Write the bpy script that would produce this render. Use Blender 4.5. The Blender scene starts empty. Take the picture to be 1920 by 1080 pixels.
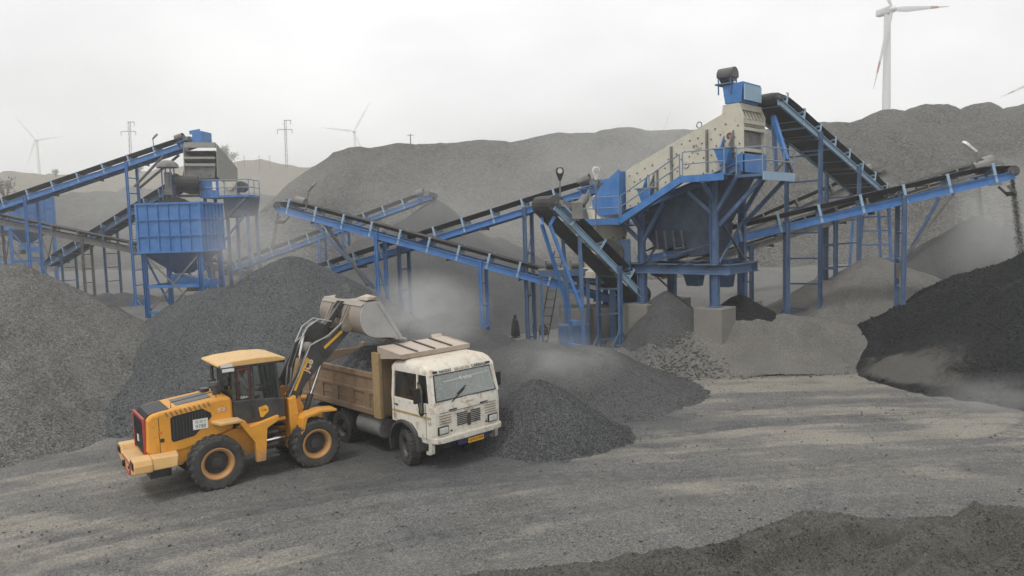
import bpy, bmesh, math, random
import numpy as np
from mathutils import Vector, Matrix

random.seed(7)
sc = bpy.context.scene
COL = sc.collection
R = math.radians

# ------------------------------------------------------------------ camera
FPX, HZ, CAMH, ROLL = 1400.0, 425.0, 6.45, 0.030
PITCH = math.atan((540 - HZ) / FPX)
CAM = Vector((0, 0, CAMH))
_F = Vector((0, math.cos(PITCH), -math.sin(PITCH)))
_R0 = Vector((1, 0, 0)); _U0 = Vector((0, math.sin(PITCH), math.cos(PITCH)))
_R = _R0 * math.cos(ROLL) - _U0 * math.sin(ROLL)
_U = _U0 * math.cos(ROLL) + _R0 * math.sin(ROLL)
cam_data = bpy.data.cameras.new('camera')
cam = bpy.data.objects.new('camera', cam_data); COL.objects.link(cam)
cam.matrix_world = Matrix(((_R.x, _U.x, -_F.x, 0), (_R.y, _U.y, -_F.y, 0), (_R.z, _U.z, -_F.z, CAMH), (0, 0, 0, 1)))
cam_data.sensor_fit = 'HORIZONTAL'; cam_data.sensor_width = 36.0
cam_data.lens = 36.0 * FPX / 1920.0
cam_data.clip_start = 0.1; cam_data.clip_end = 12000
sc.camera = cam

# ------------------------------------------------------------------ world, sun, exposure
SUN_EL, SUN_AZ = R(58), R(215)
world = bpy.data.worlds.new('World'); sc.world = world; world.use_nodes = True
nt = world.node_tree; nt.nodes.clear()
n_out = nt.nodes.new('ShaderNodeOutputWorld'); n_bg = nt.nodes.new('ShaderNodeBackground')
n_sky = nt.nodes.new('ShaderNodeTexSky'); n_sky.sky_type = 'NISHITA'; n_sky.sun_disc = False
n_sky.sun_elevation = SUN_EL; n_sky.sun_rotation = SUN_AZ
n_sky.air_density = 1.0; n_sky.dust_density = 6.0; n_sky.ozone_density = 1.0
n_hs = nt.nodes.new('ShaderNodeHueSaturation'); n_hs.inputs['Saturation'].default_value = 0.06
n_tc = nt.nodes.new('ShaderNodeTexCoord')
n_map = nt.nodes.new('ShaderNodeMapping'); n_map.inputs['Scale'].default_value = (1.0, 1.0, 2.2)
n_cl = nt.nodes.new('ShaderNodeTexNoise'); n_cl.inputs['Scale'].default_value = 2.1
n_cl.inputs['Detail'].default_value = 6; n_cl.inputs['Roughness'].default_value = 0.5
n_cr = nt.nodes.new('ShaderNodeValToRGB')
n_cr.color_ramp.elements[0].position = 0.28; n_cr.color_ramp.elements[0].color = (5.55, 5.6, 5.65, 1)
n_cr.color_ramp.elements[1].position = 0.66; n_cr.color_ramp.elements[1].color = (8.0, 8.02, 8.0, 1)
n_mix = nt.nodes.new('ShaderNodeMix'); n_mix.data_type = 'RGBA'; n_mix.inputs['Factor'].default_value = 0.90
nt.links.new(n_sky.outputs['Color'], n_hs.inputs['Color'])
nt.links.new(n_tc.outputs['Generated'], n_map.inputs['Vector'])
nt.links.new(n_map.outputs['Vector'], n_cl.inputs['Vector'])
nt.links.new(n_cl.outputs['Fac'], n_cr.inputs['Fac'])
nt.links.new(n_hs.outputs['Color'], n_mix.inputs['A']); nt.links.new(n_cr.outputs['Color'], n_mix.inputs['B'])
nt.links.new(n_mix.outputs['Result'], n_bg.inputs['Color'])
n_bg.inputs['Strength'].default_value = 0.136
nt.links.new(n_bg.outputs['Background'], n_out.inputs['Surface'])

sun_d = bpy.data.lights.new('sun', 'SUN'); sun_d.energy = 1.2; sun_d.angle = R(10); sun_d.color = (1.0, 0.97, 0.93)
sun = bpy.data.objects.new('sun', sun_d); COL.objects.link(sun)
_sd = Vector((math.sin(SUN_AZ) * math.cos(SUN_EL), math.cos(SUN_AZ) * math.cos(SUN_EL), math.sin(SUN_EL)))
sun.rotation_euler = _sd.to_track_quat('Z', 'Y').to_euler()
sc.view_settings.view_transform = 'Standard'; sc.view_settings.look = 'None'
sc.view_settings.exposure = 0.22; sc.view_settings.gamma = 1.0
sc.view_settings.use_curve_mapping = False
sc.render.engine = 'CYCLES'
sc.cycles.use_denoising = True
try:
    sc.cycles.denoiser = 'OPENIMAGEDENOISE'
except Exception:
    pass
sc.cycles.max_bounces = 8; sc.cycles.diffuse_bounces = 3; sc.cycles.glossy_bounces = 2
sc.cycles.transmission_bounces = 4; sc.cycles.transparent_max_bounces = 6; sc.cycles.volume_bounces = 4
sc.cycles.sample_clamp_indirect = 4.0
sc.cycles.volume_step_rate = 2.0

# ------------------------------------------------------------------ pixel helpers (1920x1080 photograph)
def ray(x, y):
    return _F + _R * ((x - 960) / FPX) + _U * ((540 - y) / FPX)
def at(x, y, Y):
    d = ray(x, y)
    return CAM + d * (Y / d.y)
def on_z(x, y, z=0.0):
    d = ray(x, y)
    return CAM + d * ((z - CAMH) / d.z)
def proj(p):
    d = Vector(p) - CAM
    k = d.dot(_F)
    return (960 + FPX * d.dot(_R) / k, 540 - FPX * d.dot(_U) / k)
def lerp(a, b, t): return a + (b - a) * t
def sstep(a, b, x):
    t = np.clip((x - a) / (b - a), 0, 1)
    return t * t * (3 - 2 * t)

# ------------------------------------------------------------------ numpy noise
_rs = np.random.RandomState(3)
_PERM = _rs.permutation(512)
_VAL = _rs.rand(512) * 2 - 1
def vnoise(x, y, seed=0):
    x = np.asarray(x, float); y = np.asarray(y, float)
    xi = np.floor(x).astype(int); yi = np.floor(y).astype(int)
    fx = x - xi; fy = y - yi
    fx = fx * fx * fx * (fx * (fx * 6 - 15) + 10); fy = fy * fy * fy * (fy * (fy * 6 - 15) + 10)
    def h(i, j): return _VAL[_PERM[(i + _PERM[(j + seed * 37) & 511]) & 511]]
    a = h(xi, yi); b = h(xi + 1, yi); c = h(xi, yi + 1); d = h(xi + 1, yi + 1)
    return lerp(lerp(a, b, fx), lerp(c, d, fx), fy)
def fbm(x, y, oct=4, seed=0, gain=0.5):
    s = 0; a = 1.0; f = 1.0
    for k in range(oct):
        s = s + a * vnoise(np.asarray(x) * f + 17.3 * k, np.asarray(y) * f - 9.1 * k, seed + k)
        a *= gain; f *= 2.03
    return s

# ------------------------------------------------------------------ materials
MATS = {}
def _n(t, kind): return t.nodes.new(kind)
def new_mat(name):
    m = bpy.data.materials.new(name); m.use_nodes = True
    t = m.node_tree; t.nodes.clear()
    o = _n(t, 'ShaderNodeOutputMaterial'); b = _n(t, 'ShaderNodeBsdfPrincipled')
    t.links.new(b.outputs['BSDF'], o.inputs['Surface'])
    MATS[name] = m
    return m, t, b
def mixc(t, fac, a, b):
    n = _n(t, 'ShaderNodeMix'); n.data_type = 'RGBA'
    for key, v in (('Factor', fac), ('A', a), ('B', b)):
        if hasattr(v, 'is_linked') or hasattr(v, 'links'): t.links.new(v, n.inputs[key])
        else: n.inputs[key].default_value = v if key == 'Factor' else (*v, 1)
    return n.outputs['Result']
def noise(t, vec, scale, detail=4, rough=0.55, dist=0.0):
    n = _n(t, 'ShaderNodeTexNoise'); n.inputs['Scale'].default_value = scale
    n.inputs['Detail'].default_value = detail; n.inputs['Roughness'].default_value = rough
    n.inputs['Distortion'].default_value = dist
    t.links.new(vec, n.inputs['Vector']); return n.outputs['Fac']
def ramp(t, fac, lo, hi, a=0.0, b=1.0):
    n = _n(t, 'ShaderNodeMapRange'); n.clamp = True
    n.inputs['From Min'].default_value = lo; n.inputs['From Max'].default_value = hi
    n.inputs['To Min'].default_value = a; n.inputs['To Max'].default_value = b
    t.links.new(fac, n.inputs['Value']); return n.outputs['Result']
def math_n(t, op, a, b=None):
    n = _n(t, 'ShaderNodeMath'); n.operation = op
    for i, v in enumerate((a, b)):
        if v is None: continue
        if isinstance(v, (int, float)): n.inputs[i].default_value = v
        else: t.links.new(v, n.inputs[i])
    return n.outputs[0]
def bump(t, b, h, strength, dist):
    n = _n(t, 'ShaderNodeBump'); n.inputs['Strength'].default_value = strength; n.inputs['Distance'].default_value = dist
    t.links.new(h, n.inputs['Height']); t.links.new(n.outputs['Normal'], b.inputs['Normal'])
def objco(t):
    return _n(t, 'ShaderNodeTexCoord').outputs['Object']
def worldco(t):
    return _n(t, 'ShaderNodeNewGeometry').outputs['Position']

def paint(name, col, rough=0.5, dust=0.35, dustcol=(0.27, 0.26, 0.24), rust=0.0, metal=0.0, scale=2.0, topdust=0.3, rustcol=(0.16, 0.07, 0.03), mud=0.0, mudcol=(0.20, 0.18, 0.155), mudz=1.25):
    """weathered paint: tonal drift, dust in blotches and on upward faces, optional rust"""
    m, t, b = new_mat(name)
    v = worldco(t)
    n1 = noise(t, v, scale, 6, 0.6); n2 = noise(t, v, scale * 9, 4, 0.65)
    c = mixc(t, ramp(t, n1, 0.3, 0.7), tuple(x * 0.82 for x in col), tuple(min(1, x * 1.1) for x in col))
    if rust > 0:
        f = ramp(t, noise(t, v, scale * 2.7, 7, 0.7, 0.6), 0.60 - 0.18 * rust, 0.72 - 0.12 * rust, 0, min(1, 0.35 + rust))
        c = mixc(t, f, c, rustcol)
    f = ramp(t, math_n(t, 'ADD', math_n(t, 'MULTIPLY', n1, 0.6), math_n(t, 'MULTIPLY', n2, 0.4)), 0.38, 0.68, 0, dust)
    nz = _n(t, 'ShaderNodeSeparateXYZ'); t.links.new(_n(t, 'ShaderNodeNewGeometry').outputs['Normal'], nz.inputs[0])
    up = ramp(t, nz.outputs['Z'], 0.35, 0.95, 0, topdust)
    f = math_n(t, 'MAXIMUM', f, math_n(t, 'MULTIPLY', up, ramp(t, n2, 0.2, 0.6, 0.5, 1.0)))
    c = mixc(t, f, c, dustcol)
    if mud > 0:                                    # dried splash thrown up from the wheels
        pz = _n(t, 'ShaderNodeSeparateXYZ'); t.links.new(v, pz.inputs[0])
        sp_ = noise(t, v, scale * 5.0, 7, 0.75, 0.4)
        fz = math_n(t, 'ADD', ramp(t, pz.outputs['Z'], 0.2, mudz, 0.62, -0.12), math_n(t, 'MULTIPLY', sp_, 0.75))
        c = mixc(t, ramp(t, fz, 0.50, 0.85, 0, mud), c, mudcol)
    # fine scratches and streaks
    mpv = _n(t, 'ShaderNodeMapping'); mpv.inputs['Scale'].default_value = (9, 9, 1.2); t.links.new(v, mpv.inputs['Vector'])
    st_ = ramp(t, noise(t, mpv.outputs['Vector'], scale * 1.5, 5, 0.7), 0.56, 0.75, 0, 0.5 * dust)
    c = mixc(t, st_, c, tuple(x * 0.6 for x in dustcol))
    t.links.new(c, b.inputs['Base Color'])
    t.links.new(ramp(t, n2, 0.3, 0.7, rough * 0.85, min(1, rough * 1.25)), b.inputs['Roughness'])
    b.inputs['Metallic'].default_value = metal
    bump(t, b, n2, 0.12, 0.01)
    return m

def gravel(name, c_lo, c_hi, patch=None, patch_amt=0.5, patch_scale=0.15, grain=18.0, bump_d=0.05, rough=0.95, patch2=None, streak=None):
    dk = lambda c: None if c is None else tuple(x * 0.80 for x in c)
    c_lo, c_hi, patch, patch2 = dk(c_lo), dk(c_hi), dk(patch), dk(patch2)
    m, t, b = new_mat(name)
    v = worldco(t)
    fine = noise(t, v, grain * 2.0, 2, 0.8)
    med = noise(t, v, grain * 0.22, 4, 0.6)
    big = noise(t, v, 0.35, 5, 0.55, 0.4)
    vo = _n(t, 'ShaderNodeTexVoronoi'); vo.inputs['Scale'].default_value = grain * 1.6
    t.links.new(v, vo.inputs['Vector'])
    sep = _n(t, 'ShaderNodeSeparateColor'); t.links.new(vo.outputs['Color'], sep.inputs[0])
    g = math_n(t, 'ADD', math_n(t, 'MULTIPLY', fine, 0.55), math_n(t, 'MULTIPLY', sep.outputs[0], 0.45))
    c = mixc(t, ramp(t, g, 0.33, 0.70), tuple(x * 0.72 for x in c_lo), tuple(min(1, x * 1.18) for x in c_hi))
    c = mixc(t, ramp(t, med, 0.40, 0.75, 0, 0.22), c, tuple(x * 0.75 for x in c_lo))
    if patch:
        f = ramp(t, noise(t, v, patch_scale, 7, 0.6, 0.8), 0.5 - 0.12, 0.5 + 0.14, 0, patch_amt)
        c = mixc(t, f, c, patch)
    if patch2:
        f = ramp(t, noise(t, v, patch_scale * 2.3, 6, 0.62, 1.2), 0.52, 0.66, 0, patch_amt * 0.8)
        c = mixc(t, f, c, patch2)
    c = mixc(t, ramp(t, big, 0.3, 0.7, 0, 0.28), c, tuple(min(1, x * 1.35) for x in c_hi))
    t.links.new(c, b.inputs['Base Color'])
    b.inputs['Roughness'].default_value = rough
    b.inputs['Specular IOR Level'].default_value = 0.2
    hgt = math_n(t, 'ADD', math_n(t, 'MULTIPLY', fine, 0.5), math_n(t, 'ADD', math_n(t, 'MULTIPLY', vo.outputs['Distance'], 0.6), math_n(t, 'MULTIPLY', med, 0.35)))
    bump(t, b, hgt, 0.9, bump_d)
    return m

def speckle(m, scale, lo, hi):
    """stone-by-stone tone over whatever colour the material already has"""
    t = m.node_tree; b = [n for n in t.nodes if n.type == 'BSDF_PRINCIPLED'][0]; src = b.inputs['Base Color'].links[0].from_socket
    v = worldco(t)
    vo = _n(t, 'ShaderNodeTexVoronoi'); vo.inputs['Scale'].default_value = scale; t.links.new(v, vo.inputs['Vector'])
    sp = _n(t, 'ShaderNodeSeparateColor'); t.links.new(vo.outputs['Color'], sp.inputs[0])
    f = math_n(t, 'ADD', math_n(t, 'MULTIPLY', sp.outputs[1], 0.6), math_n(t, 'MULTIPLY', noise(t, v, scale * 1.4, 2, 0.8), 0.4))
    k = ramp(t, f, 0.1, 0.85, lo, hi)
    n = _n(t, 'ShaderNodeVectorMath'); n.operation = 'SCALE'; t.links.new(src, n.inputs[0]); t.links.new(k, n.inputs['Scale'])
    t.links.new(n.outputs[0], b.inputs['Base Color'])
def plain(name, col, rough=0.6, metal=0.0, spec=0.5, emit=None):
    m, t, b = new_mat(name)
    v = objco(t)
    n1 = noise(t, v, 6.0, 5, 0.6)
    t.links.new(mixc(t, ramp(t, n1, 0.3, 0.7), tuple(x * 0.78 for x in col), tuple(min(1, x * 1.15) for x in col)), b.inputs['Base Color'])
    b.inputs['Roughness'].default_value = rough; b.inputs['Metallic'].default_value = metal
    b.inputs['Specular IOR Level'].default_value = spec
    return m

M_BLUE = paint('blue_paint', (0.026, 0.165, 0.46), 0.45, dust=0.22, topdust=0.5, rust=0.08, dustcol=(0.25, 0.28, 0.32))
M_BLUED = paint('shaded_dusty_blue', (0.042, 0.110, 0.24), 0.6, dust=0.55, topdust=0.7, rust=0.12, dustcol=(0.14, 0.16, 0.185))  # dusty blue, darkened to carry the deep shade of the station
M_BLUEG = paint('faded_blue_paint', (0.27, 0.44, 0.60), 0.6, dust=0.5, topdust=0.5, rust=0.1)
M_GREYST = paint('dusty_grey_steel', (0.11, 0.11, 0.11), 0.7, dust=0.65, topdust=0.8, rust=0.3)
M_DARKST = paint('dark_steel', (0.035, 0.036, 0.040), 0.55, dust=0.3, topdust=0.5, rust=0.15)
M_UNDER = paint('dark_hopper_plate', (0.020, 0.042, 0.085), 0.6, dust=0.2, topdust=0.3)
M_RUB = paint('belt_rubber', (0.012, 0.012, 0.013), 0.75, dust=0.16, topdust=0.25, scale=1.2)
M_CREAM = paint('cream_paint', (0.56, 0.53, 0.43), 0.6, dust=0.35, topdust=0.4, rust=0.22, rustcol=(0.20, 0.15, 0.10))
M_BOLT = plain('bolt_steel', (0.10, 0.095, 0.09), 0.6)
M_RAIL = paint('railing_steel', (0.16, 0.24, 0.36), 0.5, dust=0.5, topdust=0.7)
M_CONC = paint('concrete', (0.20, 0.19, 0.168), 0.9, dust=0.5, dustcol=(0.17, 0.16, 0.145), topdust=0.3, scale=1.3)
M_WHITE = plain('white_plastic', (0.72, 0.72, 0.70), 0.5)
M_BLACK = plain('black_plastic', (0.012, 0.012, 0.013), 0.45)
M_LENS = plain('lamp_lens', (0.55, 0.55, 0.52), 0.15)

M_GROUND = gravel('yard_ground', (0.108, 0.108, 0.106), (0.192, 0.190, 0.184), patch=(0.20, 0.185, 0.160), patch_amt=0.35, patch_scale=0.16,
                  grain=21, bump_d=0.02, patch2=(0.105, 0.108, 0.110))
M_PILE_L = gravel('brown_grey_gravel', (0.102, 0.101, 0.096), (0.195, 0.193, 0.183), grain=13, bump_d=0.06)
M_PILE_B = gravel('blue_grey_gravel', (0.060, 0.064, 0.067), (0.140, 0.145, 0.149), grain=17, bump_d=0.07)
M_PILE_F = gravel('fine_grey_gravel', (0.066, 0.068, 0.069), (0.125, 0.127, 0.126), grain=22, bump_d=0.04)
M_PILE_D = gravel('black_grit', (0.008, 0.009, 0.009), (0.028, 0.030, 0.031), grain=9, bump_d=0.09)
M_PILE_C = gravel('dark_crushed_stone', (0.058, 0.060, 0.062), (0.125, 0.128, 0.130), grain=18, bump_d=0.06)
M_DUST = gravel('stone_dust', (0.155, 0.148, 0.136), (0.225, 0.217, 0.20), patch=(0.115, 0.11, 0.102), patch_amt=0.5, patch_scale=0.5, grain=20, bump_d=0.03)
M_RUBBLE = gravel('rubble_rock', (0.10, 0.098, 0.092), (0.22, 0.21, 0.19), grain=9, bump_d=0.03)
M_HILL = gravel('spoil_slope', (0.075, 0.075, 0.071), (0.155, 0.152, 0.142), patch=(0.16, 0.15, 0.13), patch_amt=0.4, patch_scale=0.06, grain=3.2, bump_d=0.35)
M_FARHILL = gravel('dry_far_slope', (0.15, 0.125, 0.085), (0.24, 0.20, 0.14), patch=(0.11, 0.11, 0.08), patch_amt=0.5, patch_scale=0.02, grain=0.8, bump_d=0.4)
M_BANK = gravel('dark_bank_gravel', (0.048, 0.046, 0.041), (0.120, 0.116, 0.104), patch=(0.17, 0.162, 0.145), patch_amt=0.65, patch_scale=0.5, grain=24, bump_d=0.05)

# ------------------------------------------------------------------ mesh builder
class MB:
    def __init__(s): s.v = []; s.f = []
    def add(s, vs, fs):
        o = len(s.v); s.v += [Vector(q) for q in vs]; s.f += [tuple(i + o for i in f) for f in fs]; return s
    def box(s, c, size, rot=None):
        c = Vector(c); h = Vector(size) * 0.5
        vs = [Vector((sx * h.x, sy * h.y, sz * h.z)) for sx in (-1, 1) for sy in (-1, 1) for sz in (-1, 1)]
        if rot is not None: vs = [rot @ q for q in vs]
        return s.add([c + q for q in vs], [(0, 1, 3, 2), (4, 6, 7, 5), (0, 4, 5, 1), (2, 3, 7, 6), (0, 2, 6, 4), (1, 5, 7, 3)])
    def beam(s, a, b, w, h, up=(0, 0, 1)):
        """box from a to b; w across (horizontal), h along up"""
        a = Vector(a); b = Vector(b); d = (b - a); L = d.length
        if L < 1e-6: return s
        d /= L; up = Vector(up)
        if abs(d.dot(up)) > 0.98: up = Vector((0, 1, 0)) if abs(d.y) < 0.9 else Vector((1, 0, 0))
        x = d.cross(up).normalized(); z = x.cross(d).normalized()
        vs = []
        for p in (a, b):
            for sx in (-1, 1):
                for sz in (-1, 1): vs.append(p + x * (sx * w / 2) + z * (sz * h / 2))
        return s.add(vs, [(0, 1, 3, 2), (4, 6, 7, 5), (0, 4, 5, 1), (2, 3, 7, 6), (0, 2, 6, 4), (1, 5, 7, 3)])
    def tube(s, a, b, r0, r1=None, n=12, cap=True):
        a = Vector(a); b = Vector(b); d = (b - a).normalized(); r1 = r0 if r1 is None else r1
        up = Vector((0, 0, 1)) if abs(d.z) < 0.9 else Vector((1, 0, 0))
        x = d.cross(up).normalized(); y = x.cross(d).normalized()
        vs = []
        for p, r in ((a, r0), (b, r1)):
            for k in range(n):
                t = 2 * math.pi * k / n; vs.append(p + (x * math.cos(t) + y * math.sin(t)) * r)
        fs = [(k, (k + 1) % n, n + (k + 1) % n, n + k) for k in range(n)]
        if cap: fs += [tuple(range(n - 1, -1, -1)), tuple(range(n, 2 * n))]
        return s.add(vs, fs)
    def pipe(s, pts, r, n=8):
        pts = [Vector(p) for p in pts]
        rings = []
        o = len(s.v)
        for i, p in enumerate(pts):
            d = (pts[min(i + 1, len(pts) - 1)] - pts[max(i - 1, 0)]).normalized()
            up = Vector((0, 0, 1)) if abs(d.z) < 0.95 else Vector((1, 0, 0))
            x = d.cross(up).normalized(); y = x.cross(d).normalized()
            for k in range(n):
                t = 2 * math.pi * k / n; s.v.append(p + (x * math.cos(t) + y * math.sin(t)) * r)
        for i in range(len(pts) - 1):
            for k in range(n):
                s.f.append((o + i * n + k, o + i * n + (k + 1) % n, o + (i + 1) * n + (k + 1) % n, o + (i + 1) * n + k))
        s.f.append(tuple(o + k for k in range(n - 1, -1, -1))); s.f.append(tuple(o + (len(pts) - 1) * n + k for k in range(n)))
        return s
    def prism(s, poly, vec):
        """extrude a planar 3D polygon by vec"""
        poly = [Vector(p) for p in poly]; vec = Vector(vec); n = len(poly)
        vs = poly + [p + vec for p in poly]
        fs = [tuple(range(n - 1, -1, -1)), tuple(range(n, 2 * n))]
        fs += [(k, (k + 1) % n, n + (k + 1) % n, n + k) for k in range(n)]
        return s.add(vs, fs)
    def xz(s, poly, y0, y1):
        return s.prism([(p[0], y0, p[1]) for p in poly], (0, y1 - y0, 0))
    def yz(s, poly, x0, x1):
        return s.prism([(x0, p[0], p[1]) for p in poly], (x1 - x0, 0, 0))
    def lathe(s, prof, n, M=None):
        """prof: (r, h) pairs round local Z"""
        o = len(s.v); k = len(prof)
        for i in range(n):
            t = 2 * math.pi * i / n
            for r, h in prof:
                q = Vector((r * math.cos(t), r * math.sin(t), h)); s.v.append(M @ q if M is not None else q)
        for i in range(n):
            j = (i + 1) % n
            for a in range(k - 1): s.f.append((o + i * k + a, o + j * k + a, o + j * k + a + 1, o + i * k + a + 1))
        return s
    def hexa(s, b4, t4):
        """frustum from 4 bottom and 4 top points"""
        return s.add(list(b4) + list(t4), [(3, 2, 1, 0), (4, 5, 6, 7), (0, 1, 5, 4), (1, 2, 6, 5), (2, 3, 7, 6), (3, 0, 4, 7)])
    def mesh(s, name, mat, off=None, smooth=None):
        me = bpy.data.meshes.new(name)
        vs = [tuple(q - off) for q in s.v] if off is not None else [tuple(q) for q in s.v]
        me.from_pydata(vs, [], s.f); me.materials.append(mat)
        bm = bmesh.new(); bm.from_mesh(me); bmesh.ops.recalc_face_normals(bm, faces=bm.faces); bm.to_mesh(me); bm.free()
        if smooth is not None:
            me.shade_smooth()
            me.set_sharp_from_angle(angle=R(smooth))
        me.update(); return me

def tag(o, label=None, cat=None, group=None, kind=None):
    if label: o['label'] = label
    if cat: o['category'] = cat
    if group: o['group'] = group
    if kind: o['kind'] = kind
    return o
def link(name, me, parent=None):
    o = bpy.data.objects.new(name, me); COL.objects.link(o)
    if parent is not None: o.parent = parent
    return o
def bevel(o, w=0.015, seg=2):
    m = o.modifiers.new('bevel', 'BEVEL'); m.width = w; m.segments = seg; m.limit_method = 'ANGLE'; m.angle_limit = R(35)
    m.harden_normals = False
    return o

class Thing:
    """an Empty at the base; parts are meshes given in world (loc only) or in local coordinates (rot set)"""
    def __init__(s, name, label, cat, loc, rotz=None, group=None):
        s.o = link(name, None); s.o.empty_display_size = 0.2
        s.o.location = loc; s.local = rotz is not None
        if s.local: s.o.rotation_euler = (0, 0, rotz)
        s.off = None if s.local else Vector(loc)
        tag(s.o, label, cat, group)
    def part(s, name, mb, mat, parent=None, smooth=None, bev=None, label=None):
        o = link(name, mb.mesh(name, mat, s.off, smooth), parent if parent is not None else s.o)
        if bev: bevel(o, bev)
        if label: o['label'] = label
        return o
    def inst(s, name, me, M, parent=None):
        o = link(name, me, parent if parent is not None else s.o)
        M = M.copy()
        if s.off is not None: M.translation -= s.off
        o.matrix_local = M
        return o
def single(name, mb, mat, label, cat, base, group=None, smooth=None, bev=None, kind=None):
    o = link(name, mb.mesh(name, mat, Vector(base), smooth)); o.location = base
    tag(o, label, cat, group, kind)
    if bev: bevel(o, bev)
    return o
_TXT = {}
def text_mesh(txt, size, mat, extrude=0.003):
    cu = bpy.data.curves.new('lettering', 'FONT'); cu.body = txt; cu.size = size; cu.extrude = extrude
    cu.align_x = 'CENTER'; cu.align_y = 'CENTER'
    o = bpy.data.objects.new('lettering_tmp', cu); COL.objects.link(o)
    dg = bpy.context.evaluated_depsgraph_get()
    me = bpy.data.meshes.new_from_object(o.evaluated_get(dg)); me.name = 'lettering'
    bpy.data.objects.remove(o); me.materials.clear(); me.materials.append(mat)
    return me
def frame_m(o, x, y, z=None):
    x = Vector(x).normalized(); y = Vector(y).normalized(); z = x.cross(y) if z is None else Vector(z)
    return Matrix(((x.x, y.x, z.x, o[0]), (x.y, y.y, z.y, o[1]), (x.z, y.z, z.z, o[2]), (0, 0, 0, 1)))
# ================================================================== terrain
def T(x, y):
    """ground height: flat yard, a raised terrace under the plant, a low hollow behind it"""
    x = np.asarray(x, float); y = np.asarray(y, float)
    w = 0.6 * vnoise(x * 0.35, y * 0.35, 4) + 0.25 * vnoise(x * 1.3, y * 1.3, 5)
    z = 1.5 * sstep(30.6, 33.6, y + w) * sstep(3.2, 6.4, x + w)
    z = z + 0.8 * sstep(33.0, 38.0, y) * sstep(13, 20, x)
    z = z - 0.75 * sstep(34, 42, y) * (1 - sstep(3.0, 5.5, x)) * sstep(-7, -2, x)
    z = z + 0.9 * sstep(38, 50, y) * (1 - sstep(-14, -8, x))
    far = sstep(70, 110, y)
    return z * (1 - far) + 0.6 * far + 0.05 * vnoise(x * 0.2, y * 0.2, 9) + 0.03 * vnoise(x * 0.9, y * 0.9, 11)
def Tz(x, y): return float(T(x, y))

def ground_attr(x, y):
    """tan dust drift and wheel-track pressure, stretched along the ways the vehicles drive"""
    ang = 0.42 - 0.018 * (x - 4) - 0.010 * (y - 20)
    u = x * np.cos(ang) + y * np.sin(ang); v = -x * np.sin(ang) + y * np.cos(ang)
    n = 0.8 * fbm(u * 0.12, v * 0.55, 4, 21) + 0.55 * fbm(u * 0.22, v * 2.6, 4, 31, 0.65)
    g = np.exp(-(((x - 9) / 11) ** 2 + ((y - 24) / 5.5) ** 2)) * 0.35 + np.exp(-(((x - 3.5) / 4.0) ** 2 + ((y - 17.5) / 2.6) ** 2)) * 0.55
    g = g + np.exp(-(((x - 9.5) / 5) ** 2 + ((y - 29.0) / 2.6) ** 2)) * 0.9 + np.exp(-(((x + 3.0) / 7) ** 2 + ((y - 13.8) / 1.5) ** 2)) * 0.32
    g = g + np.exp(-(((x - 14.5) / 5) ** 2 + ((y - 21.5) / 2.2) ** 2)) * 0.6
    g = g - np.exp(-(((x + 3) / 6) ** 2 + ((y - 21) / 4) ** 2)) * 0.5
    n2 = fbm(x * 0.45, y * 0.9, 4, 25)
    tan = np.clip(0.10 + 0.55 * g + 0.45 * n + 0.40 * n2, -0.3, 1)
    # wheel tracks: bands of parallel ruts on drifting lines
    tr = np.zeros_like(x); rut = np.zeros_like(x); lugs = np.zeros_like(x)
    for i, (off, wid, k) in enumerate(((11.5, 0.26, 0), (13.4, 0.26, 0), (12.3, 0.2, 4), (15.8, 0.28, 1), (17.7, 0.26, 1), (16.6, 0.2, 4), (19.6, 0.24, 2), (21.4, 0.26, 2), (9.4, 0.26, 3), (7.6, 0.26, 3), (23.4, 0.22, 3), (14.6, 0.2, 5), (18.7, 0.2, 5))):
        line = v - off - (0.6 + 0.35 * (k % 3)) * np.sin(u * (0.13 + 0.025 * k) + k * 1.9) - 0.25 * vnoise(u * 0.3, u * 0 + i, 40 + i)
        d = np.exp(-(line / wid) ** 2)
        fade = np.clip(0.55 + 0.8 * vnoise(u * 0.13 + i * 5, u * 0 + 3, 50), 0, 1)
        lug = 0.5 + 0.5 * np.sin((u + np.abs(line) * 0.9) * 2 * math.pi / 0.46)
        tr = np.maximum(tr, fade * np.maximum(np.exp(-((np.abs(line) - wid * 0.7) / 0.07) ** 2), 0.35 * d)); lugs = np.maximum(lugs, lug * np.clip(d * 1.6 - 0.3, 0, 1) * fade)
        rut = rut - d * fade * (0.012 + 0.028 * lug) + 0.012 * fade * np.exp(-((np.abs(line) - wid * 1.6) / (wid * 0.5)) ** 2)
    # tracks of vehicles turning across the yard
    for i, (cx_, cy_, rad_) in enumerate(((9.0, 31.0, 11.0), (9.2, 31.2, 13.0), (-3.0, 8.0, 10.5), (-3.0, 8.0, 12.4), (16.0, 12.0, 8.6), (16.0, 12.0, 10.4))):
        rr = np.hypot(x - cx_, y - cy_) - rad_ - 0.35 * vnoise(x * 0.25, y * 0.25, 70 + i); th_ = np.arctan2(y - cy_, x - cx_)
        d = np.exp(-(rr / 0.22) ** 2); fade = np.clip(0.2 + 1.1 * vnoise(th_ * 2.2 + i * 3, th_ * 0 + 1, 80 + i), 0, 1)
        lug = 0.5 + 0.5 * np.sin((th_ * rad_ + np.abs(rr) * 0.9) * 2 * math.pi / 0.44)
        tr = np.maximum(tr, fade * np.maximum(np.exp(-((np.abs(rr) - 0.17) / 0.07) ** 2), 0.35 * d)); lugs = np.maximum(lugs, lug * np.clip(d * 1.6 - 0.3, 0, 1) * fade); rut = rut - d * fade * (0.010 + 0.03 * lug)
    return tan, tr, rut, lugs

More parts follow.
